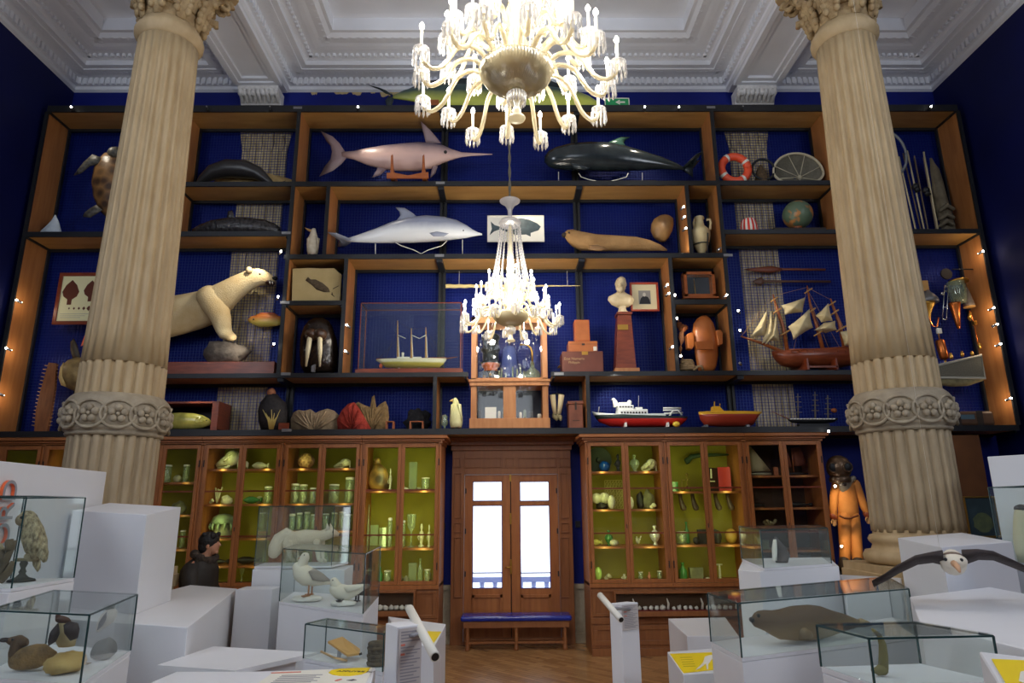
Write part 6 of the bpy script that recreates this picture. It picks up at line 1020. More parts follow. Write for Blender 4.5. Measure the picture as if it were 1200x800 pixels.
# cabinet left of the door
t = thing('mottled_turtle', 'mottled brown turtle shell set upright with its head up, left of the door', 'turtle', (P(441, 570, YI).x, YI, SHELF['L5'][0]+.002)); MB().upright([(574,434,453,.4),(566,431.5,456,.4),(557,432,456,.4),(549,435,453,.4),(543,438,447,.4)], YI+.02).build('shell', mat('mottled_shell', (170, 130, 64), .4, c2=(64, 46, 28), scale=6, kind='voronoi', bump=.5), t); MB().upright([(543,438.5,446,.8),(539,438,446.5,.8),(535.5,440.5,444,.8)], YI).build('head', MATS['mottled_shell'], t); drop(t, SHELF['L5'][0])
for a in (('figure','L5',0,457.5,5,26,'slender white candlestick-like figure right of the mottled turtle','figurine',PALE),('box','L5',0,484,9,33,'tall pale green-lit rectangular jar above the row of specimens, left of the door','jar','jar',0,'square_jar'),('jar','L5',0,499,9.5,15,'short jar with a white lid, upper right pane left of the door','jar'),('stone','L5',0,475,9,4,'small white pebble beside the tall rectangular jar','stone',PALE),('shell','L5',0,491,8,4,'low grey shell between the rectangular jar and the short jar','shell',STN,-.12),
 ('box','L5',1,439,9,25,'wide pale rectangular specimen jar, middle shelf left of the door','jar','jar',0,'square_jar'),('box','L5',1,449,8,22,'narrower pale rectangular jar beside the wider one, middle shelf','jar','jar',0,'square_jar'),('jar','L5',1,457,5,33,'tall thin tube jar left of the door stile, middle shelf','jar'),('bottle','L5',1,430.5,2.5,48,'very tall thin green rod bottle at the left edge of the middle shelf','bottle','jar'),('jar','L5',1,471.5,7,30,'jar with a white base just right of the door stile, middle shelf','jar'),('glass','L5',1,482,11,37,'tallest clear glass cylinder on the middle shelf left of the door','glass','jar'),('figure','L5',1,494,8,26,'white foot-shaped stand, middle shelf, left one of two','figurine',BONE),('figure','L5',1,503,5,25,'white narrow stand, middle shelf, at the right door stile','figurine',BONE),
 ('jar','L5',2,434,8,14,'jar at the left end of the bottom shelf beside the gull case','jar'),('bottle','L5',2,447.5,6,17,'dark-necked bottle in the left pane of the bottom shelf','bottle',GRN),('jar','L5',2,456,8,13,'squat jar beside the dark-necked bottle, bottom shelf','jar'),('stone','L5',2,470,8,9,'grey stone at the left of the bottom right pane beside the door','stone',STN),('stone','L5',2,477.5,6,8,'smaller grey stone next to the block specimen, bottom shelf','stone',STN,-.08),('box','L5',2,485,9,21,'green-lit rectangular block jar, bottom shelf left of the door','jar','jar',0,'square_jar'),('bottle','L5',2,493.5,6,26,'tall clear stoppered bottle, bottom shelf left of the door','bottle','jar'),('jar','L5',2,502,7,14,'bright short jar at the right end of the bottom shelf','jar'),
 ('ball','R0',0,709,13.5,13,'deep blue glass ball on the top shelf right of the door','ball',mat('blue_glass_ball', (24, 70, 150), .12)),('figure','R0',0,725,9,21,'black figurine right of the blue glass ball','figurine',DKO),('vase','R0',0,744.5,12,20,'dim clear glass vessel left of the white skull','vase','jar'),('skull','R0',0,762,19,15,'bright white skull on the top shelf right of the door','skull',BONE),
 ('egg','R0',1,718,9,16,'oval white carved medallion in front of the yellow lattice','medallion',BONE,-.12,'medallion'),('egg','R0',1,741,6.5,14,'white egg-shaped stone at the stile below the glass vessel','stone',BONE,0,'egg_stone'),('stone','R0',1,752,9,20,'dark pointed stone under the white skull','stone',DKO,.14),('stone','R0',1,762,13,22,'big draped green-lit lump below the white skull','sponge',STN,.1,'sponge'),('shell','R0',1,767.5,9,8,'bright white shell at the right end, second shelf right of the door','shell',BONE,-.14),
 ('vase','R0',2,713,10,17,'green and white cup-shaped vase, third shelf right of the door','vase',GRN),('fish','R0',2,699,12,7,'yellow fish-shaped carving at the left edge, third shelf','carving',mat('yellow_carving', (200, 190, 90), .5),0,'fish_carving'),('egg','R0',2,719,10.5,7,'white oval shell right of the green vase, third shelf','shell',BONE,-.14,'oval_shell'),('coral','R0',2,747,10,10,'white crab-like specimen with a black spike, third shelf','coral',BONE),('vase','R0',2,767,12.5,22,'silvery round-bodied vase with tall neck, third shelf','vase',mat('silvery_glaze', (226, 228, 220), .15, .4)),
 ('egg','R0',3,699,8.5,15,'glossy green egg at the lower left corner of the cabinet right of the door','egg',mat('green_egg', (186, 220, 110), .2)),('shell','R0',3,711,10,9,'grey twin-lobed shell beside the glossy green egg','shell',PALE),('figure','R0',3,729,8,7,'small white bird figure on the bottom shelf, left pane right of the door','figurine',BONE),('jar','R0',3,748,5,9,'small grey vial in the bottom right pane','vial',None),('figure','R0',3,758,5,9,'small pink figure between two vials','figurine',mat('pink_figure', (214, 140, 120), .5)),('jar','R0',3,770,5.5,10,'small pale vial nearest the door stile, bottom shelf','vial',None),
 ('box','R1',0,790,7,11,'small green castle-like box at the left of the oar cabinet','box',GRN),('box','R1',1,822,9,16,'black camera-like box at the stile of the oar cabinet','box',DKO),('ball','R1',1,815,8,8,'dark glass float beside the black box','ball',DKO,-.1),('jar','R1',1,798,11,14,'jar with dark contents, middle shelf of the oar cabinet','jar'),('bottle','R1',1,804.5,6,24,'green bottle behind the jar in the oar cabinet','bottle',GRN,.14),('stone','R1',1,839,11,16,'black lumpy specimen in the right pane of the oar cabinet','specimen',DKO,0,'lumpy_specimen'),('ball','R1',1,856,14,17,'yellow and red ball-like cap seen above the glass corner','cap',mat('yellow_red_cap', (206, 190, 80), .5, c2=(150, 60, 40), scale=3),0,'cap'),
 ('bottle','R1',2,797,9,19,'green lantern-like bottle, bottom left of the oar cabinet','bottle',GRN),('box','R1',2,812,15,13,'grey-green box on the bottom shelf of the oar cabinet','box',STN),('fish','R1',2,826,8,4,'small white horn lying beside the grey-green box','horn',PALE,-.12,'horn'),
 ('box','R2',0,910,5,10,'small brown box right of the white sail','box','wood'),('fish','R2',1,891,15,5,'small dark model boat hull under the white sail','model boat',DKO,0,'boat_hull'),('fish','R2',1,938,32,6,'long dark model boat hull in the right pane of the unlit cabinet','model boat',DKO,0,'boat_hull'),('coral','R2',2,902,22,8,'low ornate pale branching specimen in the unlit cabinet','coral',SPEC),('box','R2',3,890,16,10,'grey box low in the unlit cabinet behind the auk case','box',STN),('box','R2',4,951,13,11,'brown wooden box in the bottom right corner of the unlit cabinet','box','wood')): item(*a)
# big dark disc and white twin shell, yellow lattice, oar, brass instrument, book, boots, sails
x0, x1 = CABX['R0']; z = SHELF['R0'][0]; b = MB(); X = max(P(702, 545, 10.6).x, CABX['R0'][0]+.27); b.tube([(X, 10.6, z+.22), (X+.005, 10.625, z+.222)], [.2, .2], 28); b.tube([(X, 10.6, z+.22), (X, 10.59, z+.22)], [.05, .03], 12); o = b.build('dark_shield', mat('dark_green_shield', (56, 70, 50), .5, c2=(40, 50, 36), scale=8)); drop(tag(o, 'big dark round shield behind the blue glass ball', 'shield'), z)
t = thing('twin_shell', 'white double-lobed shell on a dark base at the left end of the second shelf', 'shell', (P(703, 590, 10.36).x, 10.36, SHELF['R0'][1]+.002)); X = max(P(703, 590, 10.36).x, CABX['R0'][0]+.19); z = SHELF['R0'][1]+.002; MB().rock((X+.03, 10.36, z+.04), (.1, .07, .055), 4).build('dark_base', DKO, t); b = MB(); b.ell((X-.05, 10.36, z+.16), (.085, .07, .08)); b.ell((X+.07, 10.36, z+.165), (.09, .07, .085)); b.build('shell_lobes', BONE, t)
b = MB(); a, e = P(710, 598, 10.6), P(729, 563, 10.6); z = SHELF['R0'][1]+.002
for k in range(7): f = k/6; b.bar((a.x+(e.x-a.x)*f, 10.6, z), (a.x+(e.x-a.x)*f, 10.6, e.z), .012); b.bar((a.x, 10.6, z+(e.z-z)*f+.007), (e.x, 10.6, z+(e.z-z)*f+.007), .012)
for k in range(6):
    f = k/6; b.bar((a.x+(e.x-a.x)*f, 10.6, z+.01), (e.x, 10.6, z+(e.z-z)*(1-f)), .012); b.bar((a.x, 10.6, z+.01+(e.z-z)*f), (a.x+(e.x-a.x)*(1-f), 10.6, e.z), .012)
tag(b.build('lattice_panel', mat('yellow_lattice', (200, 186, 90), .6)), 'yellowish woven lattice panel standing behind the white medallion', 'lattice')
t = thing('long_oar', 'long dark green curved paddle hung across two panes above the red book', 'oar', P(820, 533, 10.6)); m_ = mat('dark_green_wood', (54, 76, 50), .5); b = MB(); b.tube([P(u, v, 10.6) for u, v in ((803,541),(806,539.5),(810,535),(822,533),(854,532.5))], [(.045, .02), (.05, .02), (.04, .02), (.035, .015), (.012, .01)], 8, flat=(0, 0, 1)); b.build('oar_blade', m_, t); b = MB()
for u in (806, 838): b.tube([P(u, 534, 10.6), P(u, 534, YCB-.03)], .008, 6)
b.build('wall_hook', 'black', t)
t = thing('brass_sextant', 'spindly brass instrument with cross arm in the oar cabinet', 'instrument', (P(802, 577, YI).x, YI, SHELF['R1'][0]+.002)); X = P(804, 577, YI).x; z = SHELF['R1'][0]+.014; b = MB(); b.tube([(X+.03, YI, z+.02), (X+.03, YI, z+.26)], .01, 6); b.tube([(X-.06, YI, z+.16), (X+.07, YI, z+.17)], .01, 6); b.tube([(X-.06, YI, z), (X-.05, YI, z+.16)], .009, 6); b.tube([(X+.07, YI, z), (X+.03, YI, z+.1), (X-.03, YI, z)], .009, 6); b.ell((X+.03, YI, z+.24), .025, 8, 6); b.build('frame', mat('dull_brass', (150, 130, 60), .35, .7), t)
t = thing('open_book', 'open red and black bound book standing upright in the oar cabinet', 'book', (P(842, 577, YI).x, YI, SHELF['R1'][0]+.002)); X0, X1, X2 = (P(u, 577, YI).x for u in (829, 845, 857)); z = SHELF['R1'][0]+.002; H = 27*px(842, 577, YI); MB().prism([(X0, YI-.03, z), (X1, YI+.08, z), (X1, YI+.095, z), (X0, YI-.015, z)], (0, 0, H)).build('black_page', mat('black_print_page', (40, 16, 14), .5, c2=(24, 12, 12), scale=8), t); MB().prism([(X1, YI+.08, z), (X2, YI-.03, z), (X2, YI-.015, z), (X1, YI+.095, z)], (0, 0, H*1.03)).build('red_page', mat('red_page', (170, 34, 26), .45), t); b = MB(); b.bar((X0+.07, YI-.02, z+H*.55), (X0+.075, YI-.02, z+H*.95), .02); b.bar((X0+.04, YI-.03, z+H*.42), (X0+.13, YI+.01, z+H*.42), .015); b.build('pale_print', PALE, t)
for k, (u, lab) in enumerate(((799, 'leftmost'), (813.5, 'second from left'), (840.5, 'third from left'), (855, 'rightmost'))):
    zt = SHELF['R1'][0]-.032; X = P(u, 590, YI).x; s = px(u, 590, YI); b = MB(); b.tube([(X-.02, YI, zt), (X-.015, YI, zt-6*s), (X, YI-.01, zt-12*s), (X+.02, YI-.02, zt-16.5*s), (X+.03, YI-.025, zt-19*s)], [(.03, .03), (.03, .03), (.045, .04), (.055, .045), (.03, .025)], 10); tag(b.build('hanging_club', mat('dark_paddle_wood', (84, 62, 48), .5, c2=(60, 44, 34), scale=6)), '%s of four dark wooden clubs hung below the red book' % lab, 'club', 'clubs hung under the oar cabinet shelf')
b = MB(); X = P(844, 676, YI).x; z = SHELF['R1'][2]+.002; s = px(844, 676, YI); b.tube([(X, YI, z), (X, YI, z+.02), (X, YI, z+16*s)], [.045, .02, .014], 8); b.tube([(X-3.5*s, YI, z+16.5*s), (X+3.5*s, YI, z+16.5*s)], .012, 6); tag(b.build('corer_handle', PALE), 'T-shaped tool standing at the bottom right of the oar cabinet', 'tool')
def sailboat(name, lab, key, u, sails, w, h):
    z = SHELF[key][0]+.002; X = P(u, 555, YI).x; s = px(u, 555, YI); t = thing(name, lab, 'model boat', (X, YI, z)); b = MB(); L_ = w*s
    b.rings([[Vector((X+L_*(f-.5), YI+q*.05*cos(a), z+.045+.045*min(0, sin(a))*(1-abs(f-.5)**2) if sin(a) < 0 else z+.045)) for a in [2*pi*k/10 for k in range(10)]] for f, q in ((0, .15), (.2, .8), (.5, 1), (.8, .8), (1, .1))]); b.build('hull', sails[0], t)
    for pts in sails[2]: b = MB(); b.puff([(X+a*s, YI, z+.05+c*s) for a, c in pts], (0, .025, 0)); b.build('sail', sails[1], t)
    b = MB(); b.tube([(X+sails[3]*s, YI, z+.04), (X+sails[3]*s, YI, z+h*s)], .008, 6); b.build('mast', 'wood', t)
sailboat('toy_sailboat', 'white triangular-sailed toy boat on the top shelf of the unlit cabinet', 'R2', 892, (PALE, mat('cream_sail', (196, 180, 140), .8), [[(-11, 1), (11.5, 2), (3, 14), (-9, 30), (-11.5, 31)]], -11.8), 24, 33)
sailboat('toy_lugger', 'toy boat with two rust-red sails on the top shelf of the unlit cabinet', 'R2', 934, ('dark', mat('rust_sail', (122, 62, 40), .8), [[(-13, 5), (-5, 6), (-8, 27), (-13, 26)], [(-2, 7), (12, 8), (8, 30), (-4, 28)]], -3.5), 26, 32)
# shell vitrines set into the cabinet bases
def vitrine(name, lab, u0, u1, bed, seed, tall):
    a, e = P(u0, 716, YC-.12), P(u1, 694, YC-.12); y0, y1 = YC-.16, YC-.035; t = thing(name, lab, 'display case', ((a.x+e.x)/2, (y0+y1)/2, 0)); zb = a.z; zt = e.z
    b = MB(); b.box((a.x, y0, zb-.07), (e.x, y1, zb)); b.box((a.x, y0, zt), (e.x, y1, zt+.03)); b.box((a.x, y0, zb), (a.x+.025, y1, zt)); b.box((e.x-.025, y0, zb), (e.x, y1, zt)); b.build('frame', 'oakdk', t, bevel=.003)
    b = MB(); b.box((a.x+.025, y1-.01, zb), (e.x-.025, y1, zt)); b.build('back_panel', 'brownback', t); b = MB(); b.box((a.x+.025, y0+.004, zb), (e.x-.025, y0+.008, zt)); b.build('glass_pane', 'cabglass', t); MB().box((a.x+.03, y0+.012, zb+.001), (e.x-.03, y1-.012, zb+.008)).build('cloth_bed', mat('red_velvet', (120, 30, 30), .9) if bed else 'brownback', t)
    b = MB(); b.box((a.x+.02, y0+.02, 0), (a.x+.08, y1, zb-.071)); b.build('leg', 'oakdk', t); b = MB(); b.box((e.x-.08, y0+.02, 0), (e.x-.02, y1, zb-.071)); b.build('leg', 'oakdk', t)
    r = random.Random(seed); n = int((u1-u0)/7)
    for k in range(n):
        x = a.x+.08+(e.x-a.x-.16)*(k+.5)/n; s = r.uniform(.025, .04); b = MB()
        if tall and k % 6 == 2: b.tube([(x, YC-.09, zb+.012), (x+.012, YC-.09, zb+.09), (x-.01, YC-.09, zb+.16)], [.02, .016, .006], 8)
        else: b.rock((x, YC-.1+r.uniform(-.015, .015), zb+.009+s*.75), (s, s*.8, s), k+seed, .5, 2.2, 10, 8)
        o = tag(b.build('white_shell', 'offwhite'), 'small white shell laid out in the low glass vitrine %s of the door' % ('right' if tall else 'left'), 'shell', 'shells in the vitrine %s of the door' % ('right' if tall else 'left'))
vitrine('shell_vitrine', 'low glass-fronted vitrine of white shells left of the door', 398, 487, 0, 3, False); vitrine('shell_vitrine', 'long low glass-fronted vitrine of shells on red cloth right of the door', 720, 872, 1, 8, True)
# ================================================================== CHANDELIERS
def chandelier(name, lab, C0):
    t = thing(name, lab, 'chandelier', C0); X, Y, Z = C0; q = lambda r, a, z: Vector((X+r*cos(a), Y+r*sin(a), Z+z))
    b = MB(); R = []
    for r, z in ((.02, -.07), (.06, -.068), (.1, -.060), (.14, -.046), (.17, -.028), (.20, -.004), (.225, .022), (.243, .05), (.252, .078), (.255, .1), (.22, .12)):
        R.append([Vector((X+r*(1+.045*abs(sin(36*(w+z*4+r*1.2))))*cos(w), Y+r*(1+.045*abs(sin(36*(w+z*4+r*1.2))))*sin(w), Z+z)) for w in [2*pi*k/288 for k in range(288)]])
    b.rings(R); b.build('bowl', 'bowlglass', t)
    b = MB(); b.lathe((X, Y, Z), [(.005, -.31), (.055, -.30), (.062, -.285), (.03, -.25), (.025, -.2), (.05, -.15), (.06, -.12), (.04, -.09), (.04, -.072)], 20); b.build('finial', 'crystalb', t)
    b = MB(); b.lathe((X, Y, Z), [(.08, .12), (.05, .2), (.09, .3), (.05, .42), (.1, .52), (.06, .62), (.035, .75), (.05, .95), (.03, 1.1), (.05, 1.3), (.03, 1.44)], 16); b.build('stem', 'crystalb', t)
    b = MB(); b.lathe((X, Y, Z), [(.03, 1.45), (.15, 1.46), (.165, 1.5), (.14, 1.54), (.04, 1.57), (.03, 1.6), (.035, 1.7), (.07, 1.78), (.15, 1.84), (.155, 1.855), (.05, 1.86)], 24, mod=lambda f: 1+.03*abs(sin(12*2*pi*f))); b.build('crown', 'crystalw', t)
    for k in range(18):
        a = 2*pi*k/18; b = MB(); pr = []
        for j in range(39): f = j/38; pr.append((q(.15+.12*f**1.5, a, 1.43-.83*f), .012 if j % 2 else .004))
        b.tube([p for p, _ in pr], [r for _, r in pr], 6); b.build('bead_strand', 'crystalw', t)
    for k in range(14):
        a = 2*pi*k/14; b = MB(); pr = [(q(.24-.1*(j/24), a, .62-.44*j/24), .013 if j % 2 else .004) for j in range(25)]; b.tube([p for p, _ in pr], [r for _, r in pr], 6); b.build('bead_strand', 'crystalw', t)
    b = MB()
    for k in range(20):
        a = 2*pi*k/20; b.tube([q(.06, a, -.1), q(.062, a, -.18)], [.012, .004], 5)
    b.build('fringe_drops', 'crystalw', t)
    proto = {}
    for ti, (n, R, z, off, m_) in enumerate(((16, .71, 0, 0, 'crystalb'), (12, .53, .26, .13, 'crystalb'), (8, .34, .5, .2, 'crystalb'))):
        for k in range(n):
            a = 2*pi*(k+off)/n+.1; R_ = R*(1 if k % 2 else .93); dz = .04 if k % 2 == 0 else 0
            s = R_/.71; zb = .08+z*.9
            pts = [(.2, zb), (.2+(R_-.2)*.22, zb+.09), (.2+(R_-.2)*.48, zb+.06), (.2+(R_-.2)*.68, z-.07+dz), (.2+(R_-.2)*.86, z-.12+dz), (R_-.012, z-.075+dz), (R_, z-.01+dz)]
            key = (ti, k % 2); pr = proto.get(key)
            if pr is None:
                P0 = [Vector((X+r, Y, Z+zz)) for r, zz in pts]; b = MB(); P1 = []
                for i in range(len(P0)-1):
                    for j in range(3): P1.append(P0[i].lerp(P0[i+1], j/3))
                P1.append(P0[-1]); b.tube([(P1[max(i-1, 0)]+P1[i]*2+P1[min(i+1, len(P1)-1)])/4 for i in range(len(P1))], [.018-.004*i/len(P1) for i in range(len(P1))], 7); arm = b.build('arm', m_, t)
                e = P0[-1]
                b = MB(); b.lathe(tuple(e), [(.012, -.012), (.02, -.005), (.052, .006), (.056, .014), (.03, .016), (.024, .024), (.026, .036)], 14, mod=lambda f: 1+.05*abs(sin(7*2*pi*f))); b.build('drip_pan', 'crystalw', arm)
                b = MB()
                for j in range(10): w = 2*pi*j/10; c = e+Vector((.052*cos(w), .052*sin(w), .004)); b.lathe(tuple(c), [(.001, -.115), (.011, -.09), (.006, -.035), (.009, -.02), (.001, 0)], 5, sm=False)
                b.build('crystal_drops', 'crystalw', arm); h = (.13, .14, .13)[ti]
                b = MB(); b.lathe((e.x, e.y, e.z+.036), [(.0105, 0), (.0105, h)], 8); b.build('candle', 'candle', arm)
                b = MB(); b.lathe((e.x, e.y, e.z+.037+h), [(.008, 0), (.017, .014), (.018, .026), (.01, .045), (.001, .058)], 8); b.build('bulb', 'bulb', arm)
                arm.rotation_euler = (0, 0, a); proto[key] = arm
            else: copytree(pr, t, None, a)
    b = MB(); n = 60; L_ = 10.42-(Z+1.86)
    for w in range(2): b.tube([Vector((X+.012*cos(i*.9+pi*w), Y+.012*sin(i*.9+pi*w), Z+1.862+L_*i/n)) for i in range(n+1)], .012, 5)
    b.build('twisted_rope', mat('braided_rope', (110, 104, 90), .6), t)
    for k in range(6): a = 2*pi*k/6; point('chandelier_light', q(.60, a, .24), EB, (1, .93, .82), .05)
    point('chandelier_light', q(.2, -pi/2, .75), EB, (1, .93, .82), .05)
    return t
EB = 24
big = P(605, 96, 4.05); small = P(598.5, 376, 9.0)
chandelier('chandelier', 'huge near crystal chandelier hanging at the top centre', (big.x, 4.05, big.z)); chandelier('chandelier', 'smaller-looking far crystal chandelier hanging in front of the shelving', (small.x, 9.0, small.z))
# ================================================================== WHITE STAGE BLOCKS, GLASS CASES AND THEIR ANIMALS
def block(name, lab, top, cat='plinth', m_='white', zb=0, group=None, bev=.004):
    b = MB(); n = len(top); top = [Vector(p) for p in top]; bot = [Vector((p.x, p.y, zb)) for p in top]; b.add(top+bot, [tuple(range(n)), tuple(range(2*n-1, n-1, -1))]+[(n+i, n+(i+1) % n, (i+1) % n, i) for i in range(n)])
    o = b.build(name, m_, bevel=0); me = o.data
    import bmesh
    bm = bmesh.new(); bm.from_mesh(me); bmesh.ops.recalc_face_normals(bm, faces=bm.faces); bm.to_mesh(me); bm.free()
    if bev: md = o.modifiers.new('bevel', 'BEVEL'); md.width = bev; md.segments = 1
    return tag(o, lab, cat, group)
def gcase(name, lab, base, z0, z1, open_=()):
    base = [Vector((p.x, p.y, z0)) for p in base]; n = len(base); c = sum(base, Vector())/n; t = thing(name, lab, 'display case', c); T = .007
    MB().prism([c+(p-c)*1.0 for p in base], (0, 0, .02)).build('base_plate', 'white', t)
    tops = [Vector((p.x, p.y, z1)) for p in base]; zb = z0+.021
    for i in range(n):
        a, d = base[i], base[(i+1) % n]; nrm = (d-a).cross(Vector((0, 0, 1))).normalized()*T
        if nrm.dot(a-c) > 0: nrm = -nrm
        MB().prism([Vector((a.x, a.y, zb)), Vector((d.x, d.y, zb)), Vector((d.x, d.y, z1)), Vector((a.x, a.y, z1))], nrm).build('glass_pane', 'glass', t)
    MB().prism([p+Vector((0, 0, .001)) for p in tops], (0, 0, T)).build('glass_top', 'glass', t)
    b = MB()
    for i in range(n): b.bar((base[i].x, base[i].y, zb), tops[i], .007); b.bar(tops[i], tops[(i+1) % n], .007)
    b.build('glass_edges', 'seam', t); return t
def ext(a, d, k): return a+(d-a)*k
def back(a, d, L_):                         # step L_ away from the viewer, square to edge a-d
    e = (d-a); nr = Vector((-e.y, e.x, 0)).normalized(); nr = nr if nr.dot(a+d) > 0 else -nr; return nr*L_
# --- left group
zN = P(125, 553, 6.7).z; a, d = PZ(-90, 530.5, zN), PZ(125, 553, zN); k = back(a, d, .3)
ns = block('lettered_slab', 'tall white slab with big orange upright lettering at the far left edge', [a, d, d+k, a+k], 'panel'); e = (d-a).normalized(); nr = -back(a, d, 1); ang = atan2(e.y, e.x)
R3 = Matrix((e, Vector((0, 0, 1)), nr)).transposed() @ Matrix.Rotation(pi/2, 3, 'Z')
c = PZ(21, 542, zN); zt = P(15, 672, c.y).z
for dx, m_, nm, ex in ((.012, 'orange', 'orange_letters', .012), (.0265, 'grey', 'letter_faces', .002)):
    o = text('NORD', nm, Vector((c.x, c.y, zt))+nr*dx, .235, m_, ns, (0, 0, 0), ex); o.rotation_euler = R3.to_euler()
block('stepped_plinth', 'tall white plinth with a slightly sloping top in front of the left column', [P(85, 598, 6.1), P(172, 603, 5.6), P(212, 594, 6.4), P(128, 589, 6.7)], zb=P(218, 735, 5.0).z+.001)
zo = 1.55; a, d = PZ(12.5, 694, zo), PZ(86, 681, zo); k = back(a, d, .46)
block('owl_plinth', 'white plinth under the glass case of the perched owl', [ext(d, a, 1.02), ext(a, d, 1.02), d+k, a+k])
gcase('owl_case', 'tall glass case holding the mottled owl at the far left', [a, d, d+k*.97, a+k*.97], zo+.003, P(60, 582.5, (a.y+d.y)/2).z)
Y = (a.y+d.y)/2+.1; zf = zo+.025
t = thing('owl', 'mottled buff owl facing left on a small dark turned perch', 'owl', P(38, 650, Y)); OWL = mat('owl_plumage', (214, 198, 156), .85, c2=(84, 70, 48), scale=55, detail=6, bump=.8, stretch=(1, 1, .6), contrast=.26)
b = MB(); b.upright([(655,36,49,.7),(645,30,54.5,.8),(632,26.5,54,.85),(618,25.5,50,.85),(609,24.5,45,.9),(603,24,42,.9),(599.5,27,39,.85),(598,30,36,.8)], Y); b.build('body', OWL, t); fin([(43,650),(52,632),(56,645),(54,658),(51,659)], Y-.1, .06).build('wing', OWL, t); fin([(38,648),(46,652),(47,666),(44,670),(40,664)], Y+.03, .05).build('tail', OWL, t); MB().ell(P(24.5, 609, Y-.03), (.03, .04, .04)).build('face', mat('owl_face', (150, 134, 104), .8), t); eye(25.5, 606, Y-.09, .011).build('eye', 'black', t)
b = MB(); b.tube([P(33, 650, Y-.03), P(31, 652, Y-.06)], .018, 7); b.tube([P(37, 652, Y+.02), P(35, 655, Y-.03)], .018, 7); b.build('feet', mat('pale_claw', (170, 156, 120), .6), t)
t = thing('perch', 'small dark turned wooden perch under the owl', 'stand', (P(28, 680, Y).x, Y, zf)); X = P(28, 660, Y).x; zp = P(28, 653.5, Y).z; h = zp-zf; MB().lathe((X, Y, zf), [(.085, 0), (.08, .012), (.04, .025), (.018, .05), (.024, h*.4), (.014, h*.55), (.026, h*.75), (.02, h-.02), (.03, h-.018)], 16).build('post', 'black', t); b = MB(); b.tube([(X-.06, Y, zp-.012), (X+.08, Y, zp-.012)], .012, 8); b.build('crossbar', mat('pale_branch2', (150, 136, 100), .7), t)
b = MB()
for k_, pts in enumerate(([(-4,688),(4,668),(12,652),(17,643)], [(-2,690),(8,680),(14,668)], [(3,672),(-2,655)], [(10,655),(9,642)])): b.tube([P(u, v, Y-.15) for u, v in pts], [.03, .025, .018, .008][:len(pts)], 7)
drop(tag(b.build('driftwood_branch', mat('driftwood', (112, 96, 70), .85, c2=(78, 66, 46), scale=10, bump=.6)), 'forked grey-brown branch at the very left edge inside the owl case', 'branch'), zf)
t = thing('speckled_bird', 'speckled pale bird cut off by the left photo edge beside the branch', 'bird', P(-5, 660, Y-.05)); b = MB(); b.upright([(668,-8,4,.5),(655,-9,6,.5),(645,-8,5,.5),(638,-5,2,.5)], Y-.02); b.build('body', OWL, t); MB().tube([P(-3, 667, Y-.02), P(-1, 676, Y-.05)], .012, 6).build('legs', MATS['pale_claw'], t); drop(t, P(0, 676, Y-.05).z)
# front left case
zt = 1.55; F_ = [PZ(105, 720.5, zt), PZ(161, 696.5, zt), PZ(63, 692, zt), PZ(-14, 715.2, zt)]; z0 = P(156, 767, F_[1].y).z
block('front_plinth', 'white plinth under the nearest left glass case of small animals', [Vector((p.x, p.y, z0)) for p in F_]); gcase('front_glass_case', 'large glass case with three small animals in the lower left corner', F_, z0+.003, zt); zf = z0+.025
c = sum(F_, Vector())/4; Y = 3.74
t = thing('brown_duck', 'brown duck sitting facing left, leftmost in the lower left glass case', 'duck', P(30, 780, Y)); DK = mat('duck_plumage', (172, 134, 78), .75, c2=(92, 72, 48), scale=14, bump=.5, bscale=90)
MB().side([(14,766,786,.8),(20,764,788,.85),(30,760,788,.85),(42,757,786,.8),(52,757,782,.7),(60,762,775,.5),(66,766,771,.4)], Y).build('body', DK, t); b = MB(); b.limb([(20,776,9),(18,766,7.5),(20,756,6.5),(22,752,6)], 12, Y); b.side([(5.5,752,754.5,.6),(10,750,758,.7),(14,748.5,760,.8),(20,747.5,761,.85),(27,748,761,.85),(32,751,759,.7)], Y); b.build('head', mat('duck_head', (112, 84, 54), .7, c2=(76, 58, 40), scale=5), t); b = MB(); b.ell(P(5.5, 752.5, Y), (.03, .02, .012)); b.build('bill', 'dark', t); eye(14, 752, Y-.05, .006).build('eye', 'black', t); drop(t, zf)
Y2 = 3.7; t = thing('yellow_rock', 'rough yellowish rock base in the lower left glass case', 'rock', P(76, 790, Y2)); MB().rock(P(76, 782, Y2), (21*px(76, 780, Y2), .1, 12*px(76, 780, Y2)), 6, .3).build('rock', mat('yellow_stone', (206, 176, 110), .8, c2=(176, 140, 74), scale=8, bump=.5), t); drop(t, zf); zr = zf
t = thing('diving_bird', 'dark brown and cream bird with spread wings on the yellowish rock', 'bird', P(74, 770, Y2)); BR_ = mat('dark_brown_wing', (62, 46, 44), .6, c2=(40, 30, 30), scale=8)
MB().upright([(777,66,84,.8),(768,62,86,.8),(758,63,84,.8),(750,66,79,.8),(745,66,78,.8)], Y2).build('body', mat('cream_breast', (196, 178, 132), .7, c2=(150, 130, 90), scale=8), t); fin([(65,750),(58,758),(55,770),(54,777),(62,772),(66,762)], Y2-.08, .05).build('wing', BR_, t); fin([(78,748),(88,750),(90,757),(88,768),(80,771),(73,762),(72,752)], Y2-.09, .06).build('wing', BR_, t); b = MB(); b.side([(62.5,743,748,.6),(66,741,750,.8),(71,741,750,.85),(77,743,750,.8),(80,746,749.5,.6)], Y2-.06, 12); b.ell(P(65, 741.5, Y2-.06), (.012, .012, .012)); b.build('head', mat('chestnut_head', (110, 66, 44), .7, c2=(60, 40, 30), scale=12), t); drop(t, zf+.12)
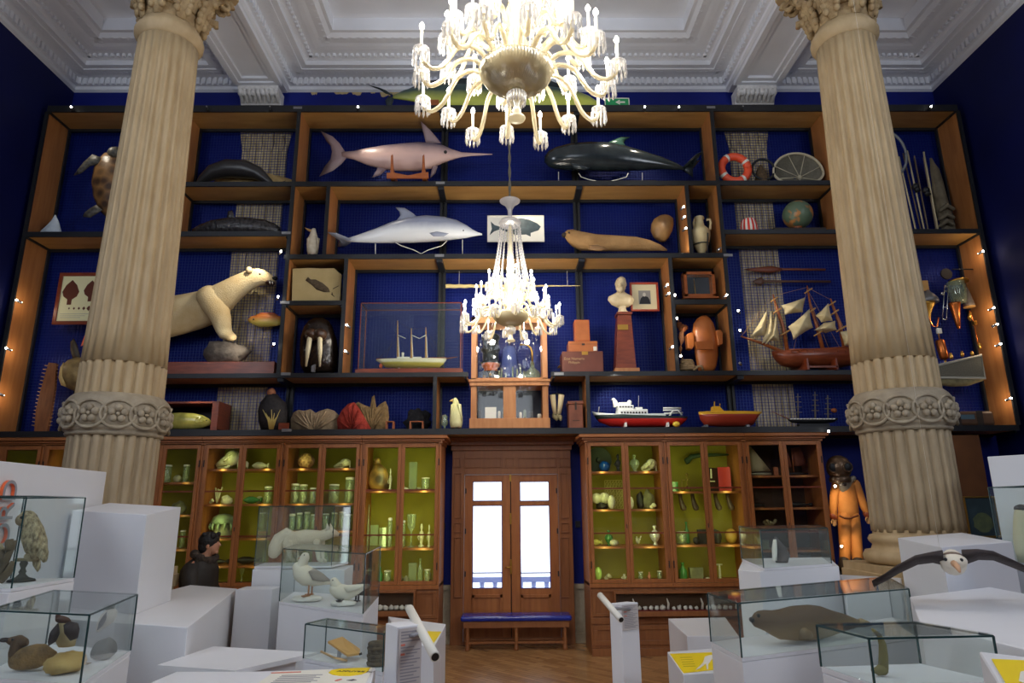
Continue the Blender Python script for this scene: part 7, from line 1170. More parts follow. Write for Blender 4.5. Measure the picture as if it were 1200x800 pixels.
b = MB(); b.limb([(88,766,2),(95,764,3),(100,765.5,2.4),(104,766,1)], 8, Y+.1); b.tube([P(104, 766, Y+.1), P(109, 765, Y+.1)], [.006, .002], 5); drop(tag(b.build('small_brown_shorebird', mat('ochre_small', (150, 124, 70), .7, c2=(90, 74, 46), scale=12)), 'small ochre long-billed bird lying behind the yellowish rock', 'bird'), zf)
Y3 = 4.0; rk = thing('auk_rock', 'small grey rock under the black and white auk', 'rock', P(122, 770, Y3)); b = MB(); b.rock(P(122, 761, Y3), (12.5*px(122, 761, Y3), .07, 13*px(122, 761, Y3)), 12, .22); b.build('rock', mat('slate_rock', (106, 106, 98), .8, c2=(76, 78, 72), scale=10, bump=.4), rk); drop(rk, zf)
t = thing('little_auk', 'small black and white auk perched on a grey rock in the lower left case', 'bird', P(124, 748, Y3)); MB().limb([(114,747,3),(118,741,6),(125,733,8.5),(129,726,7),(127.5,720.5,4.2),(127,718.5,3)], 12, Y3).build('body', mat('white_breast', (216, 208, 194), .7), t); bk_ = mat('auk_black', (58, 54, 56), .6); b = MB(); b.puff(px_poly([(112.5,748),(115,738),(121,729),(124,726),(123,735),(119,742),(115,746)], Y3-.06), (0, .03, 0)); b.build('wing', bk_, t); b = MB(); b.ell(P(127, 720, Y3-.005), (.028, .03, .02)); b.tube([P(130, 720.5, Y3-.02), P(133, 722, Y3-.02)], [.009, .003], 6); b.build('head_cap', bk_, t); MB().limb([(116,747,1.5),(113,749,1.2)], 6, Y3).build('tail', bk_, t); drop(t, zf+.135)
# low blocks in the middle left
zb = P(218, 735, 5.0).z; block('long_white_block', 'long low white block with a grey front between the left plinths and the man', [Vector((-3.88, 5.62, zb)), PZ(220, 735, zb), PZ(278, 689.5, zb), Vector((-3.45, 7.66, zb)), Vector((-3.45, 6.76, zb)), Vector((-3.88, 6.76, zb))])
zq = P(300, 690.5, 6.9).z; block('low_white_infill_block', 'narrow white block filling the gap left of the white fox plinth', [Vector((-2.66, 6.9, zq)), Vector((-2.3, 6.9, zq)), Vector((-2.3, 7.18, zq)), Vector((-2.66, 7.18, zq))])
zb2 = P(184, 779, 4.75).z; q = [PZ(184, 779, zb2), PZ(275, 785.5, zb2), PZ(372, 764, zb2), PZ(250, 757, zb2)]; b = MB(); b.prism([p-Vector((0, 0, .03)) for p in q], (0, 0, .03)); st_ = sum(q, Vector())/4; lowt = b.build('floating_slab', 'white'); tag(lowt, 'thin white slab with a pointed left tip, lower left centre', 'slab')
qq = [p.lerp(st_, .25) for p in q]; block('slab_support', 'recessed white support under the thin pointed white slab', [Vector((p.x, p.y, zb2-.032)) for p in qq], bev=0)
zb3 = P(300, 786, 3.85).z; block('front_label_desk', 'white desk with a printed label and yellow oval, bottom left centre', [PZ(140, 815, zb3), PZ(430, 815, zb3), PZ(440, 782, zb3), PZ(300, 786.5, zb3), PZ(207, 786.5, zb3)], 'desk')
desk = bpy.data.objects['front_label_desk']; zl = zb3+.002
def flat(pts, z, m_, name, parent, h=.002): return MB().prism([PZ(u, v, z) for u, v in pts], (0, 0, h)).build(name, m_, parent)
flat([(300,802),(322,787),(437,782.5),(428,802)], zl, 'offwhite', 'label_sheet', desk); zl += .0022
flat([(384+1+24.5*cos(a), 788.5+4.6*sin(a)) for a in [2*pi*k/20 for k in range(20)]][:0] or [(385,788),(389,785),(398,783.6),(414,782.8),(434,782.3),(431,787),(424,790),(410,792),(398,791.8),(389,790.3)], zl, 'yellow', 'yellow_oval', desk)
b = MB()
for k in range(6): b.prism([PZ(u, v, zl) for u, v in ((330-k*2.5, 791+k*1.7), (378-k*1.5-(k % 2)*6, 790+k*1.7), (378-k*1.5-(k % 2)*6, 790.6+k*1.7), (330-k*2.5, 791.6+k*1.7))], (0, 0, .001))
b.build('grey_text_lines', 'inklt', desk); flat([(318,787.9),(353,786.6),(352.8,787.6),(317.5,788.9)], zl, 'inkred', 'red_heading', desk, .001)
o = text('APPUYEZ ICI', 'dark_lettering', PZ(394.5, 786.6, zl+.003), .036, 'ink', desk, (0, 0, radians(-7)), .0005)
flat([(392,797.5),(395,796),(400,795),(401,796),(398,797),(394,798)], zl, 'inkred', 'red_fish_mark', desk, .001); flat([(406,797),(411,796.2),(414,795.5),(418,796.5),(412,797.6)], zl, 'ink', 'dark_bird_mark', desk, .001)
# fox case and plinth
zt, z0 = P(345, 593, 7.3).z, P(345, 665.5, 7.3).z; fa, fd = P(298, 665, 7.3), P(388, 667.5, 7.3); fb = [fa, fd, P(408, 660, 7.8), P(310, 660, 7.8)]; fb = [Vector((p.x, p.y, z0)) for p in fb]
block('fox_plinth', 'tall white plinth under the glass case of the white fox', [P(296, 667, 7.22), P(404, 667.5, 7.22), P(414, 662, 7.85), P(306, 661.5, 7.85)]); z0 = max(v.co.z+ORG['fox_plinth'].z for v in bpy.data.objects['fox_plinth'].data.vertices)+.003
gcase('fox_case', 'glass case holding the white fox, with a bright blue-white reflection', fb, z0, zt); Y = 7.56; zf = z0+.022
t = thing('arctic_fox', 'white arctic fox stepping right with a thick drooping tail', 'fox', P(350, 660, Y)); FX = mat('white_fox_fur', (232, 220, 196), .9, c2=(212, 198, 168), scale=6, bump=.6, bscale=70)
b = MB(); b.limb([(340,642,9),(346,637,9.5),(358,634.5,9),(370,634,8),(378,633,6.5),(385,630,6.5),(389,629,5.8),(394,630,3.5),(398,631.5,2)], 14, Y); b.build('body', FX, t); MB().limb([(346,634,5),(337,630,7),(329,637,9),(324,647,9),(321.5,653,7)], 12, Y+.03).build('tail', FX, t)
for u, dy in ((341, -.06), (349, .07), (372, -.06), (377, .06)): MB().limb([(u,640,4.5,Y+dy),(u+(1 if u > 360 else -2),650,3,Y+dy),(u+(2 if u > 360 else 1),660,2.2,Y+dy),(u+5,662.5,2.2,Y+dy-.02)], 10).build('leg', FX, t)
for du, dy in ((382, -.05), (386, .05)): fin([(du,627),(du+2,617.5),(du+6,625)], Y+dy, .03).build('ear', FX, t)
MB().ell(P(398.5, 631.5, Y), (.018, .018, .016)).build('nose', 'black', t); eye(391, 628, Y-.055, .008).build('eye', 'black', t); drop(t, zf); t.location.x -= .01
# gull case and plinth
zt = 1.68; G = [PZ(331.7, 643, zt), PZ(428.5, 649, zt), PZ(446, 640, zt), PZ(348, 638, zt)]; z0 = (P(325, 712, G[0].y).z+P(422.5, 718, G[1].y).z)/2
block('gull_plinth', 'white plinth under the glass case of gulls', [Vector((p.x, p.y, z0)) for p in G]); gcase('gull_case', 'glass case with three gulls in front of the white fox', G, z0+.003, zt); zf = z0+.025; c = sum(G, Vector())/4; Y = G[0].y+(G[1].y-G[0].y)*.3+.2
WH = mat('gull_white', (236, 230, 212), .75, c2=(222, 212, 186), scale=5, bump=.2); GW = mat('gull_grey_wing', (170, 160, 146), .7, c2=(146, 136, 122), scale=6); BRW = mat('gull_brown', (104, 88, 76), .75, c2=(66, 54, 46), scale=9)
def gull(name, lab, neck, belly, wing, legs, Y, base_m, wing_m, bill, bm_, group=None):
    t = thing(name, lab, 'gull', P(*legs[0], Y), group); MB().limb(belly, 14, Y).build('body', base_m, t); MB().limb(neck, 12, Y).build('head', base_m, t)
    for dy in (-.075, .075): b = MB(); b.puff(px_poly(wing, Y+dy), (0, .03, 0)); b.build('wing', wing_m, t)
    b = MB(); b.tube([P(bill[0], bill[1], Y), P(bill[2], bill[3], Y)], [.014, .004], 7); b.build('bill', bm_, t); eye(neck[-1][0]-1.2, neck[-1][1]-1, Y-.05, .006).build('eye', 'black', t)
    for k, (u, v) in enumerate(legs):
        b = MB(); dy = -.03+.06*k; b.tube([P(u+1, v-14, Y+dy), P(u, v, Y+dy)], .009, 6); p = P(u, v, Y+dy); b.prism([p+Vector(q) for q in ((.02, 0, 0), (-.03, -.06, 0), (-.06, -.01, 0), (-.04, .04, 0))], (0, 0, .008)); b.build('leg', bm_, t)
    return t
b = MB(); cc = P(360, 703, Y); b.rock((cc.x, Y, zf+.02), (.14, .08, .03), 7, .25); sl = tag(b.build('plaster_base', 'offwhite'), 'flat white plaster slab under the standing gull', 'base'); drop(sl, zf)
drop(gull('standing_gull', 'tall white gull with grey wings standing upright in the left of the gull case', [(352,676,8.5),(353,667,6.8),(355.5,660,5.3),(357,656.5,5.6),(357.5,654.5,4.8)], [(348,667,6),(352,673,10.5),(360,679,11),(370,682,8),(380,684,4.5),(388,686,2)], [(361,673),(368,669),(378,675),(388,684),(378,685),(366,683)], [(361,702),(365,700)], Y, WH, GW, (353,656,349,658), mat('gull_orange', (176, 120, 70), .5)), zf+.045)
Y2 = G[0].y+(G[1].y-G[0].y)*.72+.22; b = MB(); cc = P(402, 708, Y2); b.rock((cc.x, Y2, zf+.015), (.11, .07, .03), 9, .3); drop(tag(b.build('snow_base', 'offwhite'), 'small white snow-like mound under the crouching gull', 'base'), zf)
drop(gull('white_gull', 'all-white gull leaning forward in the middle of the gull case', [(395,690,6.5),(392,685,5.2),(391,682.5,4.8)], [(392,692,7),(398,695,9),(407,696,8.5),(416,693,6.5),(424,690,4),(432,688,2)], [(402,690),(412,688),(424,687),(432,687),(418,693),(406,696)], [(402,706),(405,705)], Y2, WH, WH, (389.5,682.5,388,684.5), 'dark'), zf+.04)
Y3 = G[1].y+.62; drop(gull('brown_gull', 'dark brown gull at the back right of the gull case', [(428,680,4.5),(430.5,674,3.8),(431.5,671,3.4)], [(430,682,5.5),(424,685,7),(416,687,6),(408,688,4),(401,690,2)], [(428,680),(420,681),(404,689),(412,691),(424,688)], [(420,700),(417,701)], Y3, BRW, BRW, (433,671,435.5,672.5), 'dark'), zf+.0)
# tool case
zt = P(358, 731, 4.55).z; H_ = [PZ(358, 731, zt), PZ(450, 743, zt), PZ(462, 735, zt), PZ(383, 725, zt)]; z0 = P(351, 776, 4.55).z
block('tool_plinth', 'white plinth under the low glass case with the tilted wooden tablet', [Vector((p.x, p.y, z0)) for p in H_]); gcase('tool_case', 'low glass case holding a tilted wooden tablet, left of the pipe lectern', H_, z0+.003, zt); zf = z0+.025; c = sum(H_, Vector())/4; Y = 4.5
t = thing('wooden_tablet', 'honey-coloured tilted wooden tablet on a small metal foot', 'tablet', P(406, 770, Y)); MB().prism([P(384, 754, Y+.03), P(401, 748.5, Y+.1), P(422, 763, Y+.04), P(421, 768, Y-.06), P(407, 770, Y-.05)], (0, .0, .012)).build('tablet', mat('honey_board', (214, 166, 94), .5, c2=(196, 144, 72), scale=5), t); b = MB(); b.bar(P(397, 772, Y), P(398, 760, Y+.02), .022); b.build('metal_foot', 'grey', t); b = MB(); b.bar(P(421, 767, Y-.07), P(424, 766, Y-.07), .012); b.build('clip', 'black', t); drop(t, zf)
t = thing('wooden_stick', 'thin wooden stick with a flat paddle end lying under the tablet', 'stick', P(390, 770, Y)); b = MB(); b.tube([P(376, 762, Y+.0), P(392, 769.5, Y-.07)], .007, 6); b.tube([P(392, 769.5, Y-.07), P(399, 771, Y-.07), P(407, 773, Y-.07)], [(.012, .006), (.02, .006), (.012, .005)], 8, flat=(0, 1, 0)); b.build('stick', mat('pale_stick', (206, 166, 116), .6), t); drop(t, zf)
b = MB(); X = P(442, 770, 4.33)
for k in range(6): torus(b, Vector((X.x, X.y, zf+.012+k*.021)), .05-.004*(k % 2), .014, 18, 7, (1, 0, 0), (0, 1, 0))
drop(tag(b.build('cord_bundle', mat('brown_cord', (110, 92, 66), .9, c2=(60, 48, 36), scale=40, bump=.6)), 'coiled dark brown cord half hidden behind the pipe lectern', 'cord'), zf)
# volume and lecterns with pipes
zv_ = 1.0; block('yellow_marked_block', 'white block with a yellow triangular label behind the left pipe lectern', [PZ(455, 722, zv_), PZ(522.5, 731, zv_), PZ(508.5, 758, zv_), PZ(470, 752, zv_)]); o = bpy.data.objects['yellow_marked_block']; flat([(497,739.5),(517.5,740),(508,753.5)], zv_+.001, 'yellow', 'yellow_label', o)
def lectern(name, lab, A, B, C_, z, txt, T0, T1, Y0, Y1, plate):
    a, d, e = PZ(*A, z), PZ(*B, z), PZ(*C_, z); f = a+(e-d); t = thing(name, lab, 'lectern', ((a.x+e.x)/2, (a.y+e.y)/2, 0)); b = MB(); tp = [a, d, e, f]; b.add(tp+[Vector((p.x, p.y, 0)) for p in tp], [(0,1,2,3),(7,6,5,4),(4,5,1,0),(5,6,2,1),(6,7,3,2),(7,4,0,3)]); b.build('column', 'white', t, bevel=.004)
    n = (e-d).cross(Vector((0, 0, 1))).normalized(); n = n if n.y < 0 else -n; w = (e-d); hz = Vector((0, 0, 1))
    def q(f, g): return d+w*f-hz*g+n*.004
    b = MB(); b.prism([q(.06, plate[0]), q(.96, plate[0]), q(.96, plate[1]), q(.06, plate[1])], n*.003); b.build('text_plate', mat('plate_grey', (196, 188, 186), .5), t); bb, br_ = MB(), MB(); N_ = 17
    for k in range(N_):
        g = plate[0]+(plate[1]-plate[0])*(.05+.9*k/N_); hh = (plate[1]-plate[0])*.022; f1 = .9-.12*((k*7) % 3)
        if k in (4, 7): br_.prism([q(.14, g)+n*.004, q(.3, g)+n*.004, q(.3, g+hh*1.6)+n*.004, q(.14, g+hh*1.6)+n*.004], n*.001)
        if k not in (4,): bb.prism([q(.14 if k != 7 else .34, g)+n*.004, q(f1, g)+n*.004, q(f1, g+hh)+n*.004, q(.14 if k != 7 else .34, g+hh)+n*.004], n*.001)
    bb.build('text_lines', 'inklt', t); br_.build('red_words', 'inkred', t)
    p0, p1 = P(*T0, Y0), P(*T1, Y1); dd = (p1-p0).normalized(); r = .024; b = MB(); b.tube([p0, p1], r, 16); b.tube([p1, p1-dd*.05], [r*.8, r*.8], 16); pp = b.build('pipe', 'offwhite', t); b = MB(); b.tube([p1+dd*.001, p1+dd*.002], r*.8, 16); b.build('dark_bore', 'black', pp)
    b = MB(); m1 = p0.lerp(p1, .55); m2 = d.lerp(e, .5)-hz*.05; b.tube([m1, m2], .012, 8); b.build('pipe_bracket', 'grey', t); return t
lectern('pipe_lectern', 'white lectern with text panel and white pipe, left of the floor gap', (452, 730), (465.5, 734.5), (495, 731), 1.45, 0, (480, 713), (510, 769.5), 3.95, 3.45, (.01, .29)); lectern('pipe_lectern', 'slim white lectern with text panel and white pipe, right of the floor gap', (714, 706.5), (727, 707.5), (747.5, 705.5), 1.2, 0, (703, 697), (728, 726), 5.6, 5.25, (.01, .22))
# --- right group
zA = .85; block('low_white_block', 'low white block just right of the slim pipe lectern, behind the yellow label', [PZ(783, 724.5, zA), PZ(805, 745, zA), PZ(866, 745, zA), PZ(850, 723, zA)])
zB = .87; o = block('yellow_label_block', 'white block topped by a yellow label with a white bird print', [PZ(782, 763.5, zB), PZ(800.5, 790, zB), PZ(898, 783.5, zB), PZ(848, 758.5, zB)]); flat([(785,766),(841,764),(862,782),(801,788.5)], zB+.001, 'yellow', 'yellow_label', o); flat([(826,769),(831,767.5),(837,767),(839,770),(834,772.5),(830,778),(830,784),(828,784),(827.5,777),(820,783),(815,785),(824,776)], zB+.0035, 'offwhite', 'white_bird_print', o, .001); b = MB()
for k in range(5): b.prism([PZ(u, v, zB+.0035) for u, v in ((797+k*.9, 770+k*2.6), (811+k, 769.5+k*2.6), (811.2+k, 770+k*2.6), (797.2+k*.9, 770.6+k*2.6))], (0, 0, .001))
b.build('label_text_lines', mat('olive_print', (196, 176, 40), .6), o)
zt = 1.5; S_ = [PZ(864, 707, zt), PZ(1065, 690, zt)]; S_ += [PZ(1040, 676, zt), PZ(829, 695, zt)]; z0 = P(872, 776, S_[0].y).z
block('seal_plinth', 'white plinth under the glass case of the baby seal', [Vector((p.x, p.y, z0)) for p in S_]); gcase('seal_case', 'long glass case holding the brown baby seal', S_, z0+.003, zt); zf = z0+.025; c = sum(S_, Vector())/4; Y = 4.55; YS = lambda u: S_[0].y+(S_[1].y-S_[0].y)*(u-864)/201+.2
t = thing('baby_seal', 'brown baby seal lying on its belly facing left in a glass case', 'seal', P(940, 760, Y)); SL = tone('seal_fur', (96, 74, 50), (158, 132, 92), .42, .25, .75, .5)
MB().side([(882,735,742,.6),(885,730,746,.7),(890,727,748,.8),(897,726,751,.85),(905,726.5,756,.85),(915,725,761,.9),(930,721,762,.95),(948,719.5,762,.95),(962,721,760,.9),(976,726,756,.8),(990,730,751,.65),(1003,735,747,.5),(1010,738,744,.4)], YS, 18).build('body', SL, t); fn = mat('seal_flipper', (150, 128, 92), .7, c2=(110, 90, 62), scale=8); fin([(938,748),(945,747),(953,752),(955,760),(948,762.5),(938,761)], YS(946)-.13, .035).build('flipper', fn, t); fin([(1002,738),(1010,735),(1020,739),(1024,744),(1012,746),(1003,745)], YS(1012), .05).build('hind_flipper', fn, t); MB().ell(P(882, 738, YS(882)), (.014, .03, .016)).build('nose', 'black', t); eye(890, 733, YS(890)-.07, .012).build('eye', 'black', t); drop(t, zf)
# auk case above it
Y = 5.9; zr = P(920, 665, Y).z; RC = [P(865, 668, 5.75), P(890, 666, 5.6), P(983, 664, 6.0), P(975, 660, 6.7), P(870, 662, 6.6)]; RC = [Vector((p.x, p.y, zr)) for p in RC]; block('auk_plinth', 'white plinth in front of the unlit cabinet, under a faint glass case', RC); ZT = P(910, 620, 5.8).z; gcase('auk_case', 'faint glass case with a small upright auk before the unlit cabinet', [ext(RC[2], RC[0], .97), RC[1].lerp(RC[2], .05), ext(RC[0], RC[2], .93), RC[3].lerp(RC[4], .1), RC[4]][1:5], zr+.003, ZT)
t = thing('small_auk', 'small upright auk with white front and dark back in the faint glass case', 'bird', P(914, 664, 6.1)); Y = 6.1; MB().upright([(667,910,924,.8),(658,908,926,.8),(650,907,922,.8),(645,907,918,.8),(640,907.5,913,.8),(637,908,911,.8)], Y).build('body', mat('auk_grey_back', (110, 100, 96), .7, c2=(60, 54, 54), scale=14), t); fin([(906,665),(905.5,650),(907,640),(910.5,640),(911.5,652),(911,665)], Y-.07, .05).build('white_front', 'offwhite', t); drop(t, zr+.025)
zD = 1.765; block('tall_white_block', 'tall white block behind the flying albatross', [PZ(1052, 630, zD), PZ(1103, 641, zD), PZ(1186, 634.5, zD), PZ(1127, 623.8, zD)])
zE = P(1157, 535, 6.6).z; block('white_back_panel', 'tall white panel cut off at the right photo edge', [P(1157, 535, 6.14), P(1240, 530, 5.77), P(1262, 530, 6.42), P(1166, 536, 6.7)], 'panel')
zF0 = 1.52; Fq = [PZ(1175, 667, zF0), PZ(1245, 675, zF0)]; Fk = back(Fq[0], Fq[1], .8); Fq = [Fq[0], Fq[1], Fq[1]+Fk, Fq[0]+Fk]; block('right_edge_plinth', 'white plinth under the glass case at the right photo edge', [p.copy() for p in Fq]); gcase('right_edge_case', 'glass case with a cream-fronted bird at the right photo edge', Fq, zF0+.003, P(1185, 571, Fq[0].y).z)
Y = Fq[0].y+.3; t = thing('razorbill', 'cream-fronted black-backed bird at the right photo edge', 'bird', P(1200, 660, Y)); MB().upright([(668,1196,1212,.8),(655,1193,1216,.85),(640,1190.5,1216,.85),(620,1190.5,1212,.85),(610,1191,1209,.85),(604,1192,1206,.8)], Y).build('body', mat('cream_front', (218, 208, 176), .75), t); b = MB(); b.ell(P(1199, 604.5, Y), (.06, .055, .035)); b.limb([(1199,604,3),(1197,600.5,1.5)], 8, Y); b.build('head', bk_, t); fin([(1214,612),(1218,630),(1219,655),(1213,660),(1210,630)], Y, .06).build('wing', bk_, t); drop(t, zF0+.025)
zG = 1.5; block('wide_white_platform', 'wide low white platform under the flying albatross', [PZ(1066, 699, zG), PZ(1078, 729, zG), PZ(1260, 775, zG), PZ(1300, 715, zG), PZ(1160, 687.5, zG)], 'platform'); block('back_white_ledge', 'low white ledge in front of the right column', [PZ(984, 673, 1.4), PZ(990, 690, 1.4), PZ(1055, 690, 1.4), PZ(1056, 677, 1.4)], 'ledge')
zt = 1.25; H2 = [PZ(1018, 748, 1.55), PZ(1164, 745, 1.55), PZ(1072, 729.5, 1.55), PZ(957, 732.5, 1.55)]; H2 = [Vector((p.x, p.y, 0)) for p in H2]; z0 = P(1037, 800, H2[0].y+.12).z
block('corner_plinth', 'white plinth under the nearest right glass case', [Vector((p.x, p.y, z0)) for p in H2]); gcase('corner_glass_case', 'nearest right glass case with a curved olive-brown horn, bottom right', H2, z0+.003, 1.55); c = sum(H2, Vector())/4; zf = z0+.025
b = MB(); Y = H2[0].y+.12; b.limb([(1037,796,5.5),(1037,780,5),(1036,768,4.2),(1032,757,3),(1024,750,1.5)], 10, Y); b.limb([(1036,797,7),(1030,799,5),(1024,798,2)], 8, Y); drop(tag(b.build('olive_horn', mat('olive_horn_skin', (142, 132, 84), .6, c2=(110, 100, 60), scale=8, bump=.3)), 'curved olive-brown horn standing in the bottom right glass case', 'horn'), zf)
zI = 1.63; o = block('corner_yellow_block', 'white block with yellow label at the bottom right corner', [PZ(1147, 763, zI), PZ(1177, 812, zI), PZ(1250, 812, zI), PZ(1250, 775, zI)]); flat([(1162,772.5),(1240,776),(1240,808),(1180,803)], zI+.001, 'yellow', 'yellow_label', o); flat([(1196,787),(1206,785),(1212,790),(1203,792),(1200,800),(1194,798)], zI+.0035, 'offwhite', 'white_print', o, .001)
# albatross
Y = 3.75; t = thing('albatross', 'flying albatross with long dark wings facing the camera, hung on a thread', 'bird', P(1117, 660, Y)); b = MB(); p = P(1117, 660, Y); s = px(1117, 660, Y); ax_ = Vector((p.x, p.y, 0)).normalized(); sx_ = Vector((ax_.y, -ax_.x, 0))
b.rings([[p+sx_*(q*s*cos(a))+ax_*dy+Vector((0, 0, q*s*sin(a)*.95+dz)) for a in [2*pi*k/16 for k in range(16)]] for dy, q, dz in ((-.16, 1.5, .01), (-.15, 7, .008), (-.11, 11.5, .004), (-.04, 13.2, 0), (.1, 13, 0), (.28, 11, .01), (.45, 6, .02), (.56, 2, .03))]); b.build('body', mat('albatross_white', (232, 226, 212), .7, c2=(220, 208, 186), scale=6), t)
WB = mat('albatross_wing', (58, 46, 44), .7, c2=(40, 32, 32), scale=10, bump=.4, stretch=(1, 4, 1))
for pts in ([(1106,653.5,.0),(1092,653,.02),(1074,656,.02),(1052,667,.06),(1038,676,.12),(1023,684,.2)], [(1128,653,.0),(1146,649.5,.02),(1164,651,.02),(1186,660,.06),(1204,668,.12),(1228,679,.2)]):
    b = MB(); R = []; n = len(pts)
    for i, (u, v, dy) in enumerate(pts):
        f = i/(n-1); ch = .17*(1-f*.72); th = (.032 if i else .04)*(1-f*.75); cc = P(u, v, Y+dy); R.append([cc+ax_*(ch*cos(a))+Vector((0, 0, th*sin(a)-.02*cos(a))) for a in [2*pi*k/14 for k in range(14)]])
    b.rings(R); b.build('wing', WB, t)
b = MB(); h = P(1117, 655.5, Y)-ax_*.13; b.ell(h, (.062, .07, .04), 14, 10); b.build('head', MATS['albatross_white'], t); b = MB(); b.ell(h+ax_*.02+Vector((0, 0, .022)), (.05, .05, .026), 12, 8); b.build('dark_crown', mat('grey_brown_cap', (120, 100, 88), .7), t); b = MB(); b.tube([h-ax_*.06+Vector((0, 0, -.005)), h-ax_*.11+sx_*.014+Vector((0, 0, -.02)), h-ax_*.13+sx_*.02+Vector((0, 0, -.042))], [.017, .014, .006], 8); b.build('bill', mat('pink_horn_bill', (206, 160, 124), .45), t)
for dx in (-.034, .036): MB().ell(h-ax_*.052+sx_*dx+Vector((0, 0, .012)), .009, 8, 6).build('eye', 'black', t)
b = MB(); b.tube([p+Vector((-.03, .05, .08)), Vector((p.x-.03, p.y+.05, 10.15))], .0006, 4); b.build('thread', 'offwhite', t)
# ================================================================== DIVING SUIT, SIDE CASE, FRAMED PICTURES, MAN
Y = 10.35; zb = P(995, 671, Y).z; b = MB(); x0, x1 = RB[1]+.12, P(1030, 680, 10.1).x; block('suit_plinth', 'black plinth under the old diving suit', [(x0, 10.06, zb), (x1, 10.06, zb), (x1, 10.7, zb), (x0, 10.7, zb)], 'plinth', 'black')
t = thing('diving_suit', 'old orange canvas diving suit with dark round metal helmet', 'diving suit', (P(996, 668, Y).x, Y, zb)); OC = mat('orange_canvas', (214, 142, 70), .8, c2=(186, 112, 48), scale=4, bump=.4, bscale=14)
b = MB(); b.upright([(613,984,1006,.6),(605,983,1007,.6),(596,982.5,1006,.55),(585,981,1005,.55),(576,979.5,1004,.5),(569,981,1001,.5),(564,985,996,.6)], Y); b.build('torso', OC, t)
for pts in ([(990,609,7.5),(990.5,625,7.2),(991,645,6.5),(990.5,664,6)], [(1000,609,7.5),(1002,625,7.4),(1004,645,6.8),(1006,664,6.2)]): MB().limb(pts, 12, Y).build('leg', OC, t)
for pts in ([(1003,571,5),(1008,585,5),(1013,598,4.5),(1017.5,607,3.8)], [(981,571,5),(978,586,5),(977,600,4.5),(978,610,3.8)]): a_ = MB().limb(pts, 12, Y).build('sleeve', OC, t); b = MB(); u, v, r = pts[-1]; b.limb([(u-1.5,v-1,4.2),(u,v+1.5,4.2)], 10, Y); b.build('cuff', mat('red_rubber', (140, 66, 40), .5), a_)
for u, v in ((1018.5, 612), (978.5, 615)):
    b = MB(); b.limb([(u-1,v-3,2.6),(u,v,3),(u+.5,v+2,2.2)], 10, Y); 
    for k in range(4): b.limb([(u-1.6+k*1.05,v+1,.85,Y-.02),(u-1.2+k*1.1,v+4,.8,Y-.04),(u-1.6+k*1.1,v+6.6-(.9 if k in (0, 3) else 0),.6,Y-.06)], 6)
    b.limb([(u-2,v-1,1,Y-.04),(u-3.4,v+1.5,.9,Y-.06),(u-3,v+3.4,.7,Y-.08)], 6); b.build('glove', mat('old_glove', (186, 140, 92), .7), t)
for u in (990, 1006): MB().limb([(u,662,6),(u,667,6.5),(u-1,671,6)], 12, Y-.03).build('boot', 'dark', t)
b = MB(); b.limb([(985,609.5,1.2),(990,612,1.3),(996,612.5,1.3),(1006,609,1.2)], 8, Y-.17); b.build('belt', mat('brown_belt', (120, 66, 32), .5), t)
HM = mat('tarnished_copper', (128, 100, 74), .35, .55, c2=(76, 62, 50), scale=6, bump=.2); c = P(983.5, 553, Y); r = 14.5*px(983, 553, Y); b = MB(); b.ell(c, (r*.95, r*.95, r), 24, 18); b.lathe((c.x, c.y, c.z-r*1.15), [(r*.78, 0), (r*.82, .02), (r*.82, .06), (r*.7, .1)], 24); hh = b.build('helmet', HM, t)
for dx, dz, dy in ((.28, .02, -.92), (-.72, 0, -.6)): b = MB(); torus(b, c+Vector((dx*r, dy*r, dz*r)), r*.36, r*.07, 20, 8, (1, dx*.5, 0), (0, 0, 1)); b.build('window_ring', HM, hh); b = MB(); b.ell(c+Vector((dx*r, dy*r, dz*r)), (r*.34, r*.1, r*.34), 14, 8); b.build('window_glass', 'black', hh)
b = MB(); b.limb([(978,566,3),(984,569.5,4),(996,569,4),(1001,565,3)], 10, Y-.05); b.upright([(583,987,992,.5),(578,984,997,.45),(571,982,999,.5),(566,982,998,.6)], Y-.05, 14); b.build('breastplate', mat('grey_breastplate', (176, 164, 142), .4, .5), t); MB().limb([(990.5,572,2.2),(990.5,573,2.2)], 10, Y-.2).build('plate_boss', 'dark', t); drop(t, zb)
# glazed side case and framed picture right of the right column
Y = 10.3; t = thing('side_display_case', 'dark wooden case with green-lit glass, half hidden right of the right column', 'cabinet', (P(1128, 640, Y).x, Y, 0)); x0, x1, x2 = P(1076, 560, Y).x, P(1120, 560, Y).x, P(1156, 560, Y).x; zt_ = LV['h4'][0]-.07
MB().box((x1+.0, Y, 0), (x2, YW-.02, zt_)).build('wood_side', mat('dim_side_wood', (116, 72, 34), .5, c2=(92, 54, 24), scale=3), t); b = MB(); b.box((x0, Y+.3, 0), (x1-.002, YW-.02, zt_)); b.build('green_back', mat('green_case_back', (92, 120, 50), .6, c2=(60, 84, 36), scale=6), t); b = MB()
for v in (519, 551): z = P(1110, v, Y).z; b.box((x0, Y+.02, z-.03), (x1-.002, Y+.06, z+.03))
b.box((x1-.05, Y+.02, 0), (x1-.002, Y+.06, zt_)); b.box((x0, Y+.02, zt_-.06), (x1-.002, Y+.3, zt_)); b.build('dark_frame', mat('blue_black_frame', (34, 38, 76), .5), t); b = MB(); b.box((x0, Y+.03, 0), (x1-.05, Y+.036, zt_-.06)); b.build('glass_pane', 'cabglass', t); area('case_light', (x1-.2, Y+.16, 2.2), (x0+.3, Y+.3, 1.9), .3, 1.2, (.7, 1, .4))
